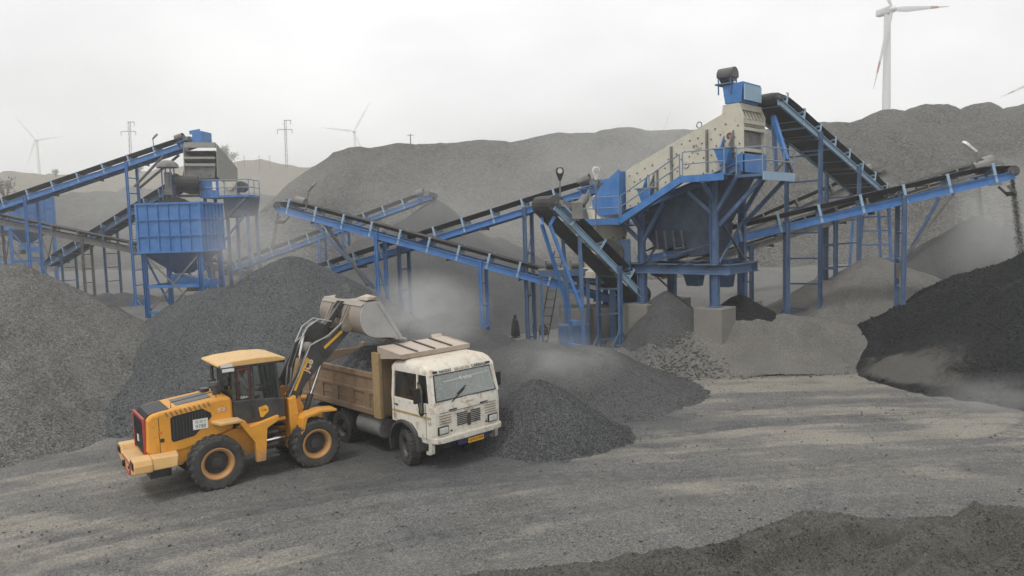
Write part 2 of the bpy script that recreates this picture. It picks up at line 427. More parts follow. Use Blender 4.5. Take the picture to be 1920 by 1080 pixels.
def grid_mesh(name, X, Y, Z, mat, keep=None, off=(0, 0, 0), attrs=None):
    ny, nx = X.shape
    vs = np.stack([X - off[0], Y - off[1], Z - off[2]], -1).reshape(-1, 3)
    idx = np.arange(nx * ny).reshape(ny, nx)
    q = np.stack([idx[:-1, :-1], idx[:-1, 1:], idx[1:, 1:], idx[1:, :-1]], -1).reshape(-1, 4)
    if keep is not None:
        q = q[keep.reshape(-1)[q].any(1)]
        used = np.unique(q); remap = -np.ones(nx * ny, int); remap[used] = np.arange(len(used))
        vs = vs[used]; q = remap[q]
    else:
        used = np.arange(nx * ny)
    me = bpy.data.meshes.new(name)
    me.vertices.add(len(vs)); me.vertices.foreach_set('co', vs.astype(np.float32).ravel())
    me.loops.add(q.size); me.loops.foreach_set('vertex_index', q.astype(np.int32).ravel())
    me.polygons.add(len(q)); me.polygons.foreach_set('loop_start', np.arange(0, q.size, 4, dtype=np.int32))
    me.polygons.foreach_set('loop_total', np.full(len(q), 4, dtype=np.int32))
    me.update(calc_edges=True); me.validate()
    me.materials.append(mat); me.shade_smooth()
    for k, a in (attrs or {}).items():
        at_ = me.attributes.new(k, 'FLOAT', 'POINT'); at_.data.foreach_set('value', a.reshape(-1)[used].astype(np.float32))
    return me

def spaced(segs):
    out = []
    for a, b, st in segs:
        n = max(1, int(round((b - a) / st))); out += list(np.linspace(a, b, n, endpoint=False))
    out.append(segs[-1][1]); return np.array(out)

gx = spaced([(-4000, -500, 700), (-500, -80, 42), (-80, -26, 2.0), (-26, 26, 0.125), (26, 80, 2.0), (80, 500, 42), (500, 4000, 700)])
gy = spaced([(-200, -20, 30), (-20, 7, 1.5), (7, 27, 0.085), (27, 34, 0.15), (34, 60, 0.4), (60, 130, 2.5), (130, 600, 50), (600, 6000, 900)])
GX, GY = np.meshgrid(gx, gy)
tan, trk, rut, lugs = ground_attr(GX, GY)
spill = np.clip(1.25 * np.exp(-(((GX + 3.6) / 4.6) ** 2 + ((GY - 20.6) / 2.6) ** 2)) + 0.9 * np.exp(-(((GX + 9.5) / 3.0) ** 2 + ((GY - 23.5) / 2.2) ** 2)) + 0.8 * np.exp(-(((GX - 3.5) / 2.6) ** 2 + ((GY - 24.0) / 2.6) ** 2)) + 0.35 * fbm(GX * 0.5, GY * 0.7, 4, 91) * (np.abs(GX) < 30), 0, 1)  # dark spilled stone, plus contact shade painted round truck and loader
near = np.exp(-(np.maximum(0, np.hypot(GX - 3, GY - 22) - 12) / 7) ** 2) * (1 - sstep(28, 31, GY))
GZ = T(GX, GY) + rut * near + 0.012 * fbm(GX * 3.1, GY * 3.1, 2, 61) * (np.abs(GX) < 60)
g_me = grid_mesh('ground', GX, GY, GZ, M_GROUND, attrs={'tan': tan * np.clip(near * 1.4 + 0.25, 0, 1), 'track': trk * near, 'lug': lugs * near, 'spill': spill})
ground = tag(link('ground', g_me), kind='structure')
# let the drifted dust and the pressed tracks show in the ground's colour
t = M_GROUND.node_tree
_b = [n for n in t.nodes if n.type == 'BSDF_PRINCIPLED'][0]
_src = _b.inputs['Base Color'].links[0].from_socket
_a = t.nodes.new('ShaderNodeAttribute'); _a.attribute_name = 'tan'
_a2 = t.nodes.new('ShaderNodeAttribute'); _a2.attribute_name = 'track'
_wn = math_n(t, 'ADD', math_n(t, 'MULTIPLY', noise(t, worldco(t), 2.2, 7, 0.75), 0.6), math_n(t, 'MULTIPLY', noise(t, worldco(t), 17, 3, 0.8), 0.4))
_f = ramp(t, math_n(t, 'ADD', _a.outputs['Fac'], math_n(t, 'MULTIPLY', _wn, 1.5)), 0.92, 1.42, 0, 0.85)
_c = mixc(t, _f, _src, (0.248, 0.230, 0.195))
_f2 = ramp(t, math_n(t, 'MULTIPLY', _a2.outputs['Fac'], ramp(t, _wn, 0.3, 0.6, 0.5, 1.0)), 0.1, 0.9, 0, 0.55)
_c = mixc(t, _f2, _c, (0.072, 0.074, 0.078))
_a3 = t.nodes.new('ShaderNodeAttribute'); _a3.attribute_name = 'lug'
_c = mixc(t, ramp(t, math_n(t, 'MULTIPLY', _a3.outputs['Fac'], ramp(t, _wn, 0.3, 0.65, 0.3, 1.0)), 0.15, 0.8, 0, 0.62), _c, (0.078, 0.078, 0.078))
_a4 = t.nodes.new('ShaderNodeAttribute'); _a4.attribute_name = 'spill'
_c = mixc(t, ramp(t, math_n(t, 'ADD', _a4.outputs['Fac'], math_n(t, 'MULTIPLY', _wn, 0.7)), 0.45, 1.25, 0, 0.72), _c, (0.060, 0.063, 0.067))  # one dark tone for spilled stone and the painted vehicle shade
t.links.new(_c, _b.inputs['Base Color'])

for _m, _s in ((M_GROUND, 30.0), (M_BANK, 34.0)): speckle(_m, _s, 0.66, 1.36)
for _m, _s in ((M_PILE_L, 28.0), (M_PILE_B, 22.0), (M_PILE_C, 26.0), (M_PILE_F, 32.0)): speckle(_m, _s, 0.76, 1.26)
speckle(M_HILL, 4.5, 0.72, 1.3)
def pile(name, label, peaks, mat, res=0.16, slope=0.68, seed=1, amp=0.10, gully=0.10, toe=0.10, tip=0.35, group=None, bounds=None, cat='gravel pile', extra=None, stones=0, smin=0.02, smax=0.07, tanf=None, view=None):
    """heap at the angle of repose: cones joined, with gullies, a rounded tip and a soft toe"""
    x0 = min(p[0] - p[2] / slope * 1.35 for p in peaks); x1 = max(p[0] + p[2] / slope * 1.35 for p in peaks)
    y0 = min(p[1] - p[2] / slope * 1.35 for p in peaks); y1 = max(p[1] + p[2] / slope * 1.35 for p in peaks)
    if bounds: x0, x1, y0, y1 = max(x0, bounds[0]), min(x1, bounds[1]), max(y0, bounds[2]), min(y1, bounds[3])
    X, Y = np.meshgrid(np.arange(x0, x1, res), np.arange(y0, y1, res))
    c = np.full(X.shape, -9.0)
    for i, pk in enumerate(peaks):
        px, py, ph = pk[:3]; sl = pk[3] if len(pk) > 3 else slope
        dx = X - px; dy = Y - py
        r = np.hypot(dx, dy); th = np.arctan2(dy, dx)
        gl = fbm(np.cos(th) * 2.6 + 5 * i, np.sin(th) * 2.6 + seed, 4, seed + i)
        r = r * (1 + gully * gl)
        ci = ph - sl * (np.sqrt(r * r + tip * tip) - tip)
        k = 0.18
        c = np.where(c < -8, ci, np.maximum(c, ci) + k * np.log1p(np.exp(-np.abs(c - ci) / k)))
    c = c + amp * fbm(X * 0.55, Y * 0.55, 4, seed + 20) * np.clip(c + 0.4, 0, 1) + 0.02 * fbm(X * 4, Y * 4, 2, seed + 30)
    if extra is not None: c = c + extra(X, Y)
    z = np.where(c > toe * 25, c, toe * np.log1p(np.exp(np.clip(c / toe, -40, 26))))
    Z = T(X, Y) + z - 0.06
    keep = z > 0.03
    base = (peaks[0][0], peaks[0][1], Tz(peaks[0][0], peaks[0][1]))
    o = link(name, grid_mesh(name, X, Y, Z, mat, keep, base, {'tan': tanf(X, Y, z)} if tanf else None)); o.location = base
    tag(o, label, cat, group)
    if stones:
        gxd = np.gradient(Z, res, axis=1); gyd = np.gradient(Z, res, axis=0)
        ok = (z > 0.06) & ((tanf(X, Y, z) < 0.12) if tanf else True) & (gxd * X + gyd * Y > -0.12 * np.hypot(X, Y))     # faces that look towards the yard
        if view is not None: ok &= view(X, Y)
        iy, ix = np.nonzero(ok); rs = np.random.RandomState(seed + 500)
        k = rs.randint(0, len(iy), stones); dx = rs.uniform(0, res, stones); dy = rs.uniform(0, res, stones)
        i0, j0 = iy[k], ix[k]
        zz = Z[i0, j0] + gxd[i0, j0] * dx + gyd[i0, j0] * dy
        S = smin + (smax - smin) * rs.rand(stones) ** 3.0 * (0.45 + 0.9 * np.exp(-z[i0, j0] / 0.6))
        P_ = np.stack([X[i0, j0] + dx - base[0], Y[i0, j0] + dy - base[1], zz - base[2] + S * 0.15], -1)
        so = link('stones', stones_np('stones', P_, S, mat, seed), o); so['kind'] = 'stuff'
    return o

def stones_np(name, P, S, mat, seed=0):
    """many small angular stones as one mesh (octahedra with jittered corners)"""
    rs = np.random.RandomState(seed); n = len(P)
    base = np.array([(1, 0, 0), (-1, 0, 0), (0, 1, 0), (0, -1, 0), (0, 0, 0.8), (0, 0, -0.8)], float)
    V = base[None] * rs.uniform(0.6, 1.25, (n, 6, 3)) + rs.normal(0, 0.16, (n, 6, 3))
    a = rs.uniform(0, 2 * np.pi, n); ca, sa = np.cos(a)[:, None], np.sin(a)[:, None]
    x = V[..., 0] * ca - V[..., 1] * sa; y = V[..., 0] * sa + V[..., 1] * ca; z = V[..., 2]
    b = rs.uniform(-0.7, 0.7, n); cb, sb = np.cos(b)[:, None], np.sin(b)[:, None]
    y, z = y * cb - z * sb, y * sb + z * cb
    V = np.stack([x, y, z], -1) * S[:, None, None] + P[:, None, :]
    F = np.array([(0, 2, 4), (2, 1, 4), (1, 3, 4), (3, 0, 4), (2, 0, 5), (1, 2, 5), (3, 1, 5), (0, 3, 5)])
    q = (F[None] + 6 * np.arange(n)[:, None, None]).reshape(-1, 3)
    me = bpy.data.meshes.new(name)
    me.vertices.add(n * 6); me.vertices.foreach_set('co', V.astype(np.float32).ravel())
    me.loops.add(q.size); me.loops.foreach_set('vertex_index', q.astype(np.int32).ravel())
    me.polygons.add(len(q)); me.polygons.foreach_set('loop_start', np.arange(0, q.size, 3, dtype=np.int32)); me.polygons.foreach_set('loop_total', np.full(len(q), 3, dtype=np.int32))
    me.update(calc_edges=True); me.materials.append(mat)
    return me

# ------------------------------------------------------------------ heaps
pile('gravel_pile', 'tall brown grey gravel pile rising beside the blue grey pile behind the loader',
     [(-24.0, 29.0, 7.2), (-28.5, 30.6, 8.6), (-20.4, 30.0, 5.5)], M_PILE_L, res=0.15, slope=0.69, seed=3, gully=0.05, amp=0.12, tip=1.2, toe=0.14, stones=30000, smin=0.008, smax=0.036, view=lambda x, y: x > -0.72 * y, bounds=(-36, 0, 10, 60))
pile('gravel_pile', 'blue grey crushed stone pile directly behind the loader and its raised bucket',
     [(-10.1, 34.2, 5.45), (-13.6, 34.0, 4.2), (-12.0, 32.0, 3.9), (-13.3, 29.7, 2.6, 0.54)], M_PILE_B, res=0.13, slope=0.64, seed=5, gully=0.04, amp=0.08, tip=0.9, toe=0.16, stones=30000, smin=0.010, smax=0.05)
pile('gravel_pile', 'low dark pointed gravel pile in front of the broad heap beside the truck',
     [(0.66, 22.9, 1.76), (1.3, 23.8, 0.7)], M_PILE_C, res=0.07, slope=0.70, seed=8, gully=0.04, amp=0.05, tip=0.25, toe=0.14, stones=14000, smin=0.007, smax=0.03)
pile('gravel_pile', 'broad flat grey gravel heap between the pointed pile and the steep conveyor legs',
     [(0.7, 28.6, 2.05), (2.7, 28.8, 1.80), (4.1, 29.0, 1.0), (-1.4, 29.4, 1.6), (2.8, 26.6, 0.8)], M_PILE_F, res=0.11, slope=0.50, seed=11, gully=0.05, amp=0.07, tip=0.9, stones=12000, smin=0.008, smax=0.035)
pile('gravel_pile', 'grey gravel slope behind the truck canopy in front of the conveyor legs',
     [(-4.2, 33.0, 2.3), (-2.2, 34.8, 1.9)], M_PILE_F, res=0.14, slope=0.5, seed=15, gully=0.06, amp=0.08, tip=0.9)
pile('gravel_pile', 'big grey gravel cone under the far conveyor head behind the crossing conveyors',
     [(-6.1, 62.5, 8.9), (-9.5, 64, 6.5), (-1.0, 64, 6.4)], M_PILE_F, res=0.3, slope=0.66, seed=19, gully=0.05, amp=0.15, tip=0.5)
pile('gravel_pile', 'grey gravel pile under the rear grey conveyor head behind the black grit pile',
     [(26.2, 42.0, 4.0), (28.5, 42.5, 3.4)], M_PILE_F, res=0.16, slope=0.66, seed=23, gully=0.05, amp=0.08, tip=0.4)
M_PILE_DD = gravel('black_grit_dusty', (0.008, 0.009, 0.009), (0.028, 0.030, 0.031), grain=9, bump_d=0.09)
t = M_PILE_DD.node_tree; _b = [n for n in t.nodes if n.type == 'BSDF_PRINCIPLED'][0]; _src = _b.inputs['Base Color'].links[0].from_socket
_a = t.nodes.new('ShaderNodeAttribute'); _a.attribute_name = 'tan'
_f = ramp(t, math_n(t, 'ADD', _a.outputs['Fac'], math_n(t, 'MULTIPLY', noise(t, worldco(t), 1.3, 8, 0.78, 1.0), 1.3)), 0.92, 1.30, 0, 0.85)
t.links.new(mixc(t, _f, _src, (0.115, 0.109, 0.100)), _b.inputs['Base Color'])
def tan_patch(X, Y, z):
    a = at(1672, 690, 28.0)
    u_ = (X - a.x) * 0.80 + (Y - a.y) * 0.6; v_ = -(X - a.x) * 0.6 + (Y - a.y) * 0.80
    return np.clip(1.0 * np.exp(-(u_ / 1.9) ** 2 - (v_ / 2.2) ** 2), 0, 1) * np.clip((z - 0.1) / 0.3, 0, 1) + 0.35 * np.exp(-((X - 14.5) / 1.5) ** 2 - ((Y - 30.5) / 2.0) ** 2)
pile('grit_pile', 'huge black grit pile with a tan dusty patch under the long conveyor head',
     [(21.2, 29.4, 4.2), (24.2, 29.0, 5.5), (21.6, 26.0, 2.9), (17.9, 29.4, 1.6)], M_PILE_DD, res=0.12, slope=0.64, seed=27, gully=0.09, amp=0.22, tip=0.5, bounds=(8, 40, 12, 50), cat='grit pile', stones=9000, smin=0.02, smax=0.10, tanf=tan_patch)
for i, (px, py, d, h, lab) in enumerate((
        (1635, 500, 39.0, 2.2, 'pale stone dust cone below the blue support tower at the terrace'),
        (1590, 560, 37.0, 1.3, 'pale rounded stone dust mound between the long conveyor trestles'),
        (1530, 560, 39.0, 1.4, 'pale stone dust drift beside the middle trestle of the long conveyor'),
        (1700, 590, 36.0, 1.0, 'low pale dust bank at the foot of the tall twin posts'))):
    p = at(px, py, d)
    pile('dust_mound', lab, [(p.x, p.y, h), (p.x + 1.2, p.y - 1.0, h * 0.55), (p.x - 1.4, p.y - 0.6, h * 0.5)], M_DUST, res=0.12, slope=0.5, seed=40 + i, gully=0.12, amp=0.12, tip=0.4, cat='dust mound')
p = at(1235, 560, 34.6)
pile('grit_pile', 'dusty grey spill heap between the two concrete footings under the screen', [(p.x + 0.45, p.y + 0.5, 1.75), (p.x + 1.3, p.y - 0.2, 0.7)], M_PILE_F, res=0.08, slope=0.8, seed=51, gully=0.08, amp=0.06, tip=0.2, cat='grit pile')
p = at(1388, 560, 34.2)
pile('grit_pile', 'small black topped spill heap right of the second concrete footing', [(p.x, p.y, 1.6), (p.x + 0.9, p.y - 0.5, 0.95)], M_PILE_D, res=0.07, slope=0.75, seed=53, gully=0.10, amp=0.06, tip=0.2, cat='grit pile')
p = at(1420, 590, 33.2)
pile('dust_mound', 'brown dusty mound below the black topped spill heap', [(p.x, p.y, 0.8), (p.x + 1.3, p.y + 0.2, 0.6), (p.x + 2.6, p.y + 0.6, 0.5)], M_DUST, res=0.08, slope=0.34, seed=55, gully=0.12, amp=0.12, tip=0.5, toe=0.22, cat='dust mound')
for i, (px, d, h, lab) in enumerate(((195, 62, 1.1, 'low grey spill heap under the dim belt conveyor'), (230, 64, 1.0, 'small grey heap beside the far tall blue post'), (120, 60, 1.2, 'dark grey spill heap by the tail of the rear belt'))):
    p = at(px, 540, d)
    pile('gravel_pile', lab, [(p.x, p.y, h), (p.x + 1.8, p.y + 0.4, h * 0.7)], M_PILE_F, res=0.2, slope=0.5, seed=60 + i, gully=0.08, amp=0.08, tip=0.4)

# dark bank the photographer stands above
bpts = [(420, 1120), (800, 1086), (1050, 1056), (1180, 1042), (1280, 1030), (1380, 1004), (1470, 966), (1560, 955), (1700, 953), (1920, 957), (2200, 975)]
bw = [on_z(px, py, 0.22 + 0.28 * min(1, max(0, (px - 800) / 700))) + Vector((0, 0.5, 0)) for px, py in bpts]
bx = np.array([q.x for q in bw]); by = np.array([q.y for q in bw])
X, Y = np.meshgrid(np.arange(-3.2, 16, 0.06), np.arange(3.5, 15.5, 0.06))
s = np.interp(X, bx, by) - Y
ang = 0.55
uu = X * math.cos(ang) + Y * math.sin(ang); vv = -X * math.sin(ang) + Y * math.cos(ang)
hgt = 0.56 * (1 - np.exp(-np.clip(s, 0, 9) / 0.42)) * np.clip(0.55 + (X + 1.5) / 9.0, 0.4, 1.15)
rid = np.abs(vnoise(uu * 0.28, vv * 1.25, 71)) + 0.5 * np.abs(vnoise(uu * 0.7, vv * 2.9, 72))
hgt = hgt + np.clip(s, 0, 1.0) * (0.46 * (0.6 - rid) + 0.035 * fbm(X * 2.2, Y * 2.2, 4, 73)) + 0.012 * fbm(X * 9, Y * 9, 2, 75) * (s > 0)
Z = T(X, Y) + hgt - 0.05 - 0.3 * (s < 0)
o = link('gravel_bank', grid_mesh('gravel_bank', X, Y, Z, M_BANK, s > -0.12, (8, 10, 0))); o.location = (8, 10, 0)
tag(o, 'dark rippled gravel bank along the near edge of the yard', 'gravel bank')
rs_ = np.random.RandomState(77); ok = np.argwhere((s > 0.02) & (Y > 7.5)); k = ok[rs_.randint(0, len(ok), 24000)]; S_ = 0.006 + 0.03 * rs_.rand(24000) ** 4
P_ = np.stack([X[k[:, 0], k[:, 1]] + rs_.uniform(-.03, .03, 24000) - 8, Y[k[:, 0], k[:, 1]] + rs_.uniform(-.03, .03, 24000) - 10, Z[k[:, 0], k[:, 1]] + S_ * 0.1], -1)
so = link('stones', stones_np('stones', P_, S_, M_BANK, 3), o); so['kind'] = 'stuff'

# ------------------------------------------------------------------ hills
def ridge_hill(name, pts, yr, mat, slope_f=0.62, bench=None, res=1.0, seed=80, back=60, rough=0.5, front=40, flat=4.0, gul=2.0):
    """long mound whose crest follows the skyline points at depth yr"""
    P = [at(px, py, yr) for px, py in pts]
    rx = np.array([q.x for q in P]); rz = np.array([q.z for q in P])
    X, Y = np.meshgrid(np.arange(rx[0], rx[-1] + res, res), np.arange(yr - front, yr + back, res))
    w = 2.2 * fbm(X * 0.05, Y * 0.05, 3, seed + 3) + 0.8 * fbm(X * 0.2, Y * 0.2, 3, seed + 4)
    crest = np.interp(X, rx, rz) + rough * fbm(X * 0.12, X * 0 + 2, 3, seed)
    dy = yr - Y + w
    f = crest - slope_f * np.maximum(0, dy) - 0.03 * np.maximum(0, -dy - flat)
    if bench:
        bz, bwid = bench
        dist = np.maximum(0, dy) - np.maximum(0, (crest - bz) / slope_f)
        low = bz - slope_f * 0.9 * np.maximum(0, dist - bwid)
        f = np.where(dist > 0, np.minimum(low, bz + 0.0 * X), f)
    f = f + 0.25 * fbm(X * 0.35, Y * 0.35, 4, seed + 8)
    gw = X + 2.5 * fbm(X * 0.06, Y * 0.06, 2, seed + 12)
    f = f - gul * np.clip(dy / 8, 0, 1) * (0.5 - np.abs(vnoise(gw * 0.22, Y * 0.035, seed + 13))) - 0.4 * gul * np.clip(dy / 5, 0, 1) * (0.5 - np.abs(vnoise(gw * 0.6, Y * 0.07, seed + 14)))
    f = np.maximum(f, T(X, Y) - 1.5)
    o = link(name, grid_mesh(name, X, Y, f, mat, f > T(X, Y) - 1.2)); tag(o, kind='structure')
    return o
ridge_hill('spoil_hill', [(470, 420), (510, 372), (545, 335), (580, 305), (618, 278), (650, 277), (740, 269), (800, 268), (850, 263), (960, 257), (1010, 251), (1050, 254), (1090, 251), (1140, 244), (1200, 246), (1240, 243), (1330, 240), (1440, 238), (1540, 236), (1640, 234), (1760, 232), (1920, 230), (2100, 228), (2400, 226)],
           96, M_HILL, bench=(9.3, 4.0), res=0.7, seed=80)
for i, pts in enumerate(([(1610, 245), (1632, 232), (1655, 208), (1685, 198), (1715, 203), (1735, 222), (1760, 240)], [(1690, 240), (1712, 212), (1728, 200), (1765, 199), (1785, 206), (1800, 222), (1830, 240)],
                         [(1760, 240), (1795, 210), (1830, 196), (1862, 192), (1885, 200), (1905, 216), (1935, 238)], [(1870, 240), (1905, 208), (1930, 192), (1975, 190), (2010, 206), (2050, 238)])):
    ridge_hill('spoil_mound', pts, 112 + i * 2, M_HILL, res=0.6, seed=95 + 7 * i, back=14, front=16, rough=0.2)
ridge_hill('far_hill', [(-900, 340), (-500, 330), (-200, 318), (0, 323), (60, 328), (130, 330), (220, 324), (330, 314), (430, 302), (470, 301), (520, 305), (580, 309), (660, 318), (760, 330), (900, 345)],
           330, M_FARHILL, slope_f=0.30, res=3.0, seed=120, back=300, front=180, rough=1.2, flat=40)
ridge_hill('far_hill', [(-700, 400), (-300, 392), (0, 372), (90, 378), (180, 360), (260, 350), (340, 366), (420, 352), (500, 372), (600, 390), (700, 420)],
           180, M_HILL, slope_f=0.35, res=1.6, seed=140, back=60, front=70, rough=1.6, flat=10)
ridge_hill('spoil_mound', [(420, 440), (450, 415), (475, 404), (500, 402), (530, 415), (560, 440)], 100, M_DUST, slope_f=0.5, res=0.7, seed=150, back=12, front=18, rough=0.3)

# ------------------------------------------------------------------ loose rock
def rocks(name, label, spots, mat, smin, smax, cat='rubble'):
    rng = random.Random(5)
    base = []
    for k in range(6):
        bm = bmesh.new(); bmesh.ops.create_icosphere(bm, subdivisions=1, radius=1)
        for v in bm.verts: v.co *= rng.uniform(0.65, 1.15); v.co.z *= 0.7
        base.append(([v.co.copy() for v in bm.verts], [tuple(v.index for v in f.verts) for f in bm.faces])); bm.free()
    vs, fs = [], []
    for (x, y, z) in spots:
        b = rng.choice(base); s = smin + (smax - smin) * rng.random() ** 2.5
        M = Matrix.Rotation(rng.uniform(0, 6.28), 3, 'Z') @ Matrix.Rotation(rng.uniform(-0.5, 0.5), 3, 'X')
        o = len(vs); sx = rng.uniform(0.8, 1.4)
        vs += [tuple(M @ Vector((q.x * s * sx, q.y * s, q.z * s)) + Vector((x, y, z + s * 0.25))) for q in b[0]]
        fs += [tuple(i + o for i in f) for f in b[1]]
    me = bpy.data.meshes.new(name); me.from_pydata(vs, [], fs); me.materials.append(mat); me.update()
    o = link(name, me); tag(o, label, cat, kind='stuff'); return o
rng = np.random.RandomState(12)
sp = []
while len(sp) < 3600:
    x = rng.normal(9.0, 2.8); y = rng.normal(31.8, 1.0)
    if 29.6 < y < 34 and 4 < x < 15: sp.append((x, y, Tz(x, y) + 0.02))
rocks('rubble', 'broken grey rubble strewn down the slope below the concrete footings', sp, M_RUBBLE, 0.01, 0.085)
sp = []
while len(sp) < 9000:
    y = rng.uniform(10, 31); x = rng.uniform(-0.72, 0.75) * y
    if vnoise(x * 0.5, y * 0.5, 3) > rng.uniform(-0.6, 0.5): sp.append((x, y, Tz(x, y) - 0.004))
sp = np.array(sp); S_ = 0.006 + 0.040 * rng.rand(len(sp)) ** 5
sp[:, 2] += S_ * 0.2 + 0.004
o = link('loose_stones', stones_np('loose_stones', sp, S_, M_RUBBLE, 8)); tag(o, 'small loose grey stones scattered over the yard', 'stones', kind='stuff')
# ================================================================== belt conveyors
def frame_of(tail, head):
    u = (head - tail).normalized(); v = Vector((0, 0, 1)).cross(u).normalized(); w = u.cross(v).normalized()
    return u, v, w        # along, left, normal (up)
_IDL = {}
def idler_mesh(width, mat, big):
    key = (round(width, 2), mat.name, big)
    if key in _IDL: return _IDL[key]
    b = MB(); h = 0.50
    for s in (-1, 1):                                     # local: x along, y left, z up, z=0 stringer top
        b.box((0, s * (width / 2 + 0.03), h / 2 - 0.16), (0.11, 0.035, h + 0.32))
        b.box((0.0, s * (width / 2 + 0.0), h + 0.015), (0.14, 0.07, 0.04))
        b.tube((0, s * 0.17 * width, 0.25), (0, s * width * 0.47, 0.38), 0.055, n=8)
    b.beam((0, -width / 2, 0.15), (0, width / 2, 0.15), 0.07, 0.06)
    b.tube((0, -0.16 * width, 0.25), (0, 0.16 * width, 0.25), 0.055, n=8)
    b.tube((0.4, -0.45 * width, -0.2), (0.4, 0.45 * width, -0.2), 0.055, n=8)
    _IDL[key] = b.mesh('idler', mat); return _IDL[key]

def conveyor(label, tail, head, width=0.95, m_str=None, m_idl=None, legs=(), depth=0.34, spacing=1.75, motor='left', chute=None, name='belt_conveyor',
             hood=True, under=False, m_leg=None, belt_gap=0.30, pr=0.24, guard=False):
    m_str = m_str or M_BLUE; m_idl = m_idl or M_BLUEG; m_leg = m_leg or m_str
    tail = Vector(tail); head = Vector(head); L = (head - tail).length
    u, v, w = frame_of(tail, head)
    base = Vector((tail.x, tail.y, Tz(tail.x, tail.y)))
    th = Thing(name, label, 'conveyor', base)
    P = lambda t, y, z: tail + u * t + v * y + w * z
    # stringers: channel sections
    for s in (-1, 1):
        b = MB(); y = s * width / 2
        b.beam(P(0, y, -depth / 2), P(L, y, -depth / 2), 0.03, depth, w)
        b.beam(P(0, y + s * 0.04, -0.015), P(L, y + s * 0.04, -0.015), 0.11, 0.028, w)
        b.beam(P(0, y + s * 0.04, -depth + 0.015), P(L, y + s * 0.04, -depth + 0.015), 0.11, 0.028, w)
        th.part('stringer', b, m_str)
    n = int(L / 2.6)
    for k in range(1, n):
        b = MB(); t = L * k / n
        b.beam(P(t, -width / 2 + 0.02, -depth + 0.08), P(t, width / 2 - 0.02, -depth + 0.08), 0.08, 0.10, w)
        th.part('cross_member', b, m_str)
    # belt: troughed carrying run, flat return run, wrapped round both pulleys
    hw = width * 0.5
    path = []
    N = max(8, int(L / 1.0))
    zt = belt_gap + 0.02
    for i in range(N + 1):
        t = L * i / N; k = min(1.0, min(t, L - t) / 1.2)
        path.append((t, lerp(pr, zt + 0.0, k), k))
    for a in np.linspace(80, -80, 7): path.append((L + pr * math.cos(R(a)), pr * math.sin(R(a)), 0))
    path.append((L, -pr, 0)); path.append((0, -pr, 0))
    for a in np.linspace(-100, -260, 7): path.append((pr * math.cos(R(a)), pr * math.sin(R(a)), 0))
    b = MB(); prof = (-1.0, -0.36, 0.36, 1.0)
    for (t, z, k) in path:
        for q in prof: b.v.append(P(t, q * hw * (0.97 - 0.05 * k), z + (0.20 * k if abs(q) > 0.9 else 0) - 0.0))
    m = len(path); k4 = len(prof)
    for i in range(m):
        j = (i + 1) % m
        for a in range(k4 - 1): b.f.append((i * k4 + a, j * k4 + a, j * k4 + a + 1, i * k4 + a + 1))
    bo = th.part('belt', b, M_RUB)
    so = bo.modifiers.new('thick', 'SOLIDIFY'); so.thickness = 0.02
    # material riding on the belt
    b = MB(); rg = random.Random(int(L * 100)); ring = []
    NN = int(L / 0.35)
    for i in range(NN + 1):
        t = 0.6 + (L - 0.9) * i / NN; hh = zt + 0.10 + 0.07 * rg.random()
        ww = hw * 0.62
        for q, z in ((-ww, zt + 0.10), (-ww * 0.45, hh), (ww * 0.45, hh + 0.02 * rg.random()), (ww, zt + 0.10)): b.v.append(P(t, q, z + 0.0))
    for i in range(NN):
        for a in range(3): b.f.append((i * 4 + a, i * 4 + a + 1, i * 4 + 5 + a, i * 4 + 4 + a))
    o = th.part('carried_stone', b, M_PILE_F); o['kind'] = 'stuff'
    # idlers
    me = idler_mesh(width, m_idl, 0)
    ni = max(2, int(L / spacing))
    for k in range(ni):
        t = L * (k + 0.6) / ni
        th.inst('idler', me, Matrix.Translation(P(t, 0, 0)) @ frame_m((0, 0, 0), u, v, w))
    # pulleys
    b = MB(); b.tube(P(L, -hw * 0.98, 0), P(L, hw * 0.98, 0), pr - 0.015, n=18); b.tube(P(L, -hw - 0.2, 0), P(L, hw + 0.2, 0), 0.05, n=10)
    th.part('head_pulley', b, M_DARKST, smooth=40)
    b = MB(); b.tube(P(0, -hw * 0.98, 0), P(0, hw * 0.98, 0), pr - 0.015, n=18); b.tube(P(0, -hw - 0.2, 0), P(0, hw + 0.2, 0), 0.05, n=10)
    th.part('tail_pulley', b, M_DARKST, smooth=40)
    for tt in (0.02, L - 0.02):
        for s in (-1, 1):
            b = MB(); b.beam(P(tt - 0.16, s * (hw + 0.13), -0.02), P(tt + 0.16, s * (hw + 0.13), -0.02), 0.09, 0.18, w)
            th.part('bearing_block', b, M_DARKST)
    # drive: gearbox and motor on a bracket beside the head, with a rounded rain hood
    if motor:
        s = 1 if motor == 'left' else -1
        c = P(L - 0.75, s * (hw + 0.10), 0.30)
        b = MB(); b.box(c - w * 0.1, (0.1, 0.1, 0.1)); b.beam(P(L - 1.25, s * (hw + 0.10), 0.08), P(L - 0.2, s * (hw + 0.10), 0.08), 0.42, 0.06, w)
        b.beam(P(L - 1.1, s * (hw + 0.1), 0.08), P(L - 1.1, s * (hw + 0.1), -0.3), 0.3, 0.05, u)
        th.part('drive_bracket', b, m_str)
        b = MB(); b.tube(P(L - 1.05, s * (hw + 0.1), 0.36), P(L - 0.5, s * (hw + 0.1), 0.36), 0.19, n=14)
        for q in range(7): b.tube(P(L - 1.0 + q * 0.07, s * (hw + 0.1), 0.36), P(L - 0.975 + q * 0.07, s * (hw + 0.1), 0.36), 0.215, n=14)
        b.beam(P(L - 0.5, s * (hw + 0.1), 0.30), P(L - 0.1, s * (hw + 0.1), 0.12), 0.30, 0.30, w)
        th.part('drive_motor', b, M_GREYST, smooth=35)
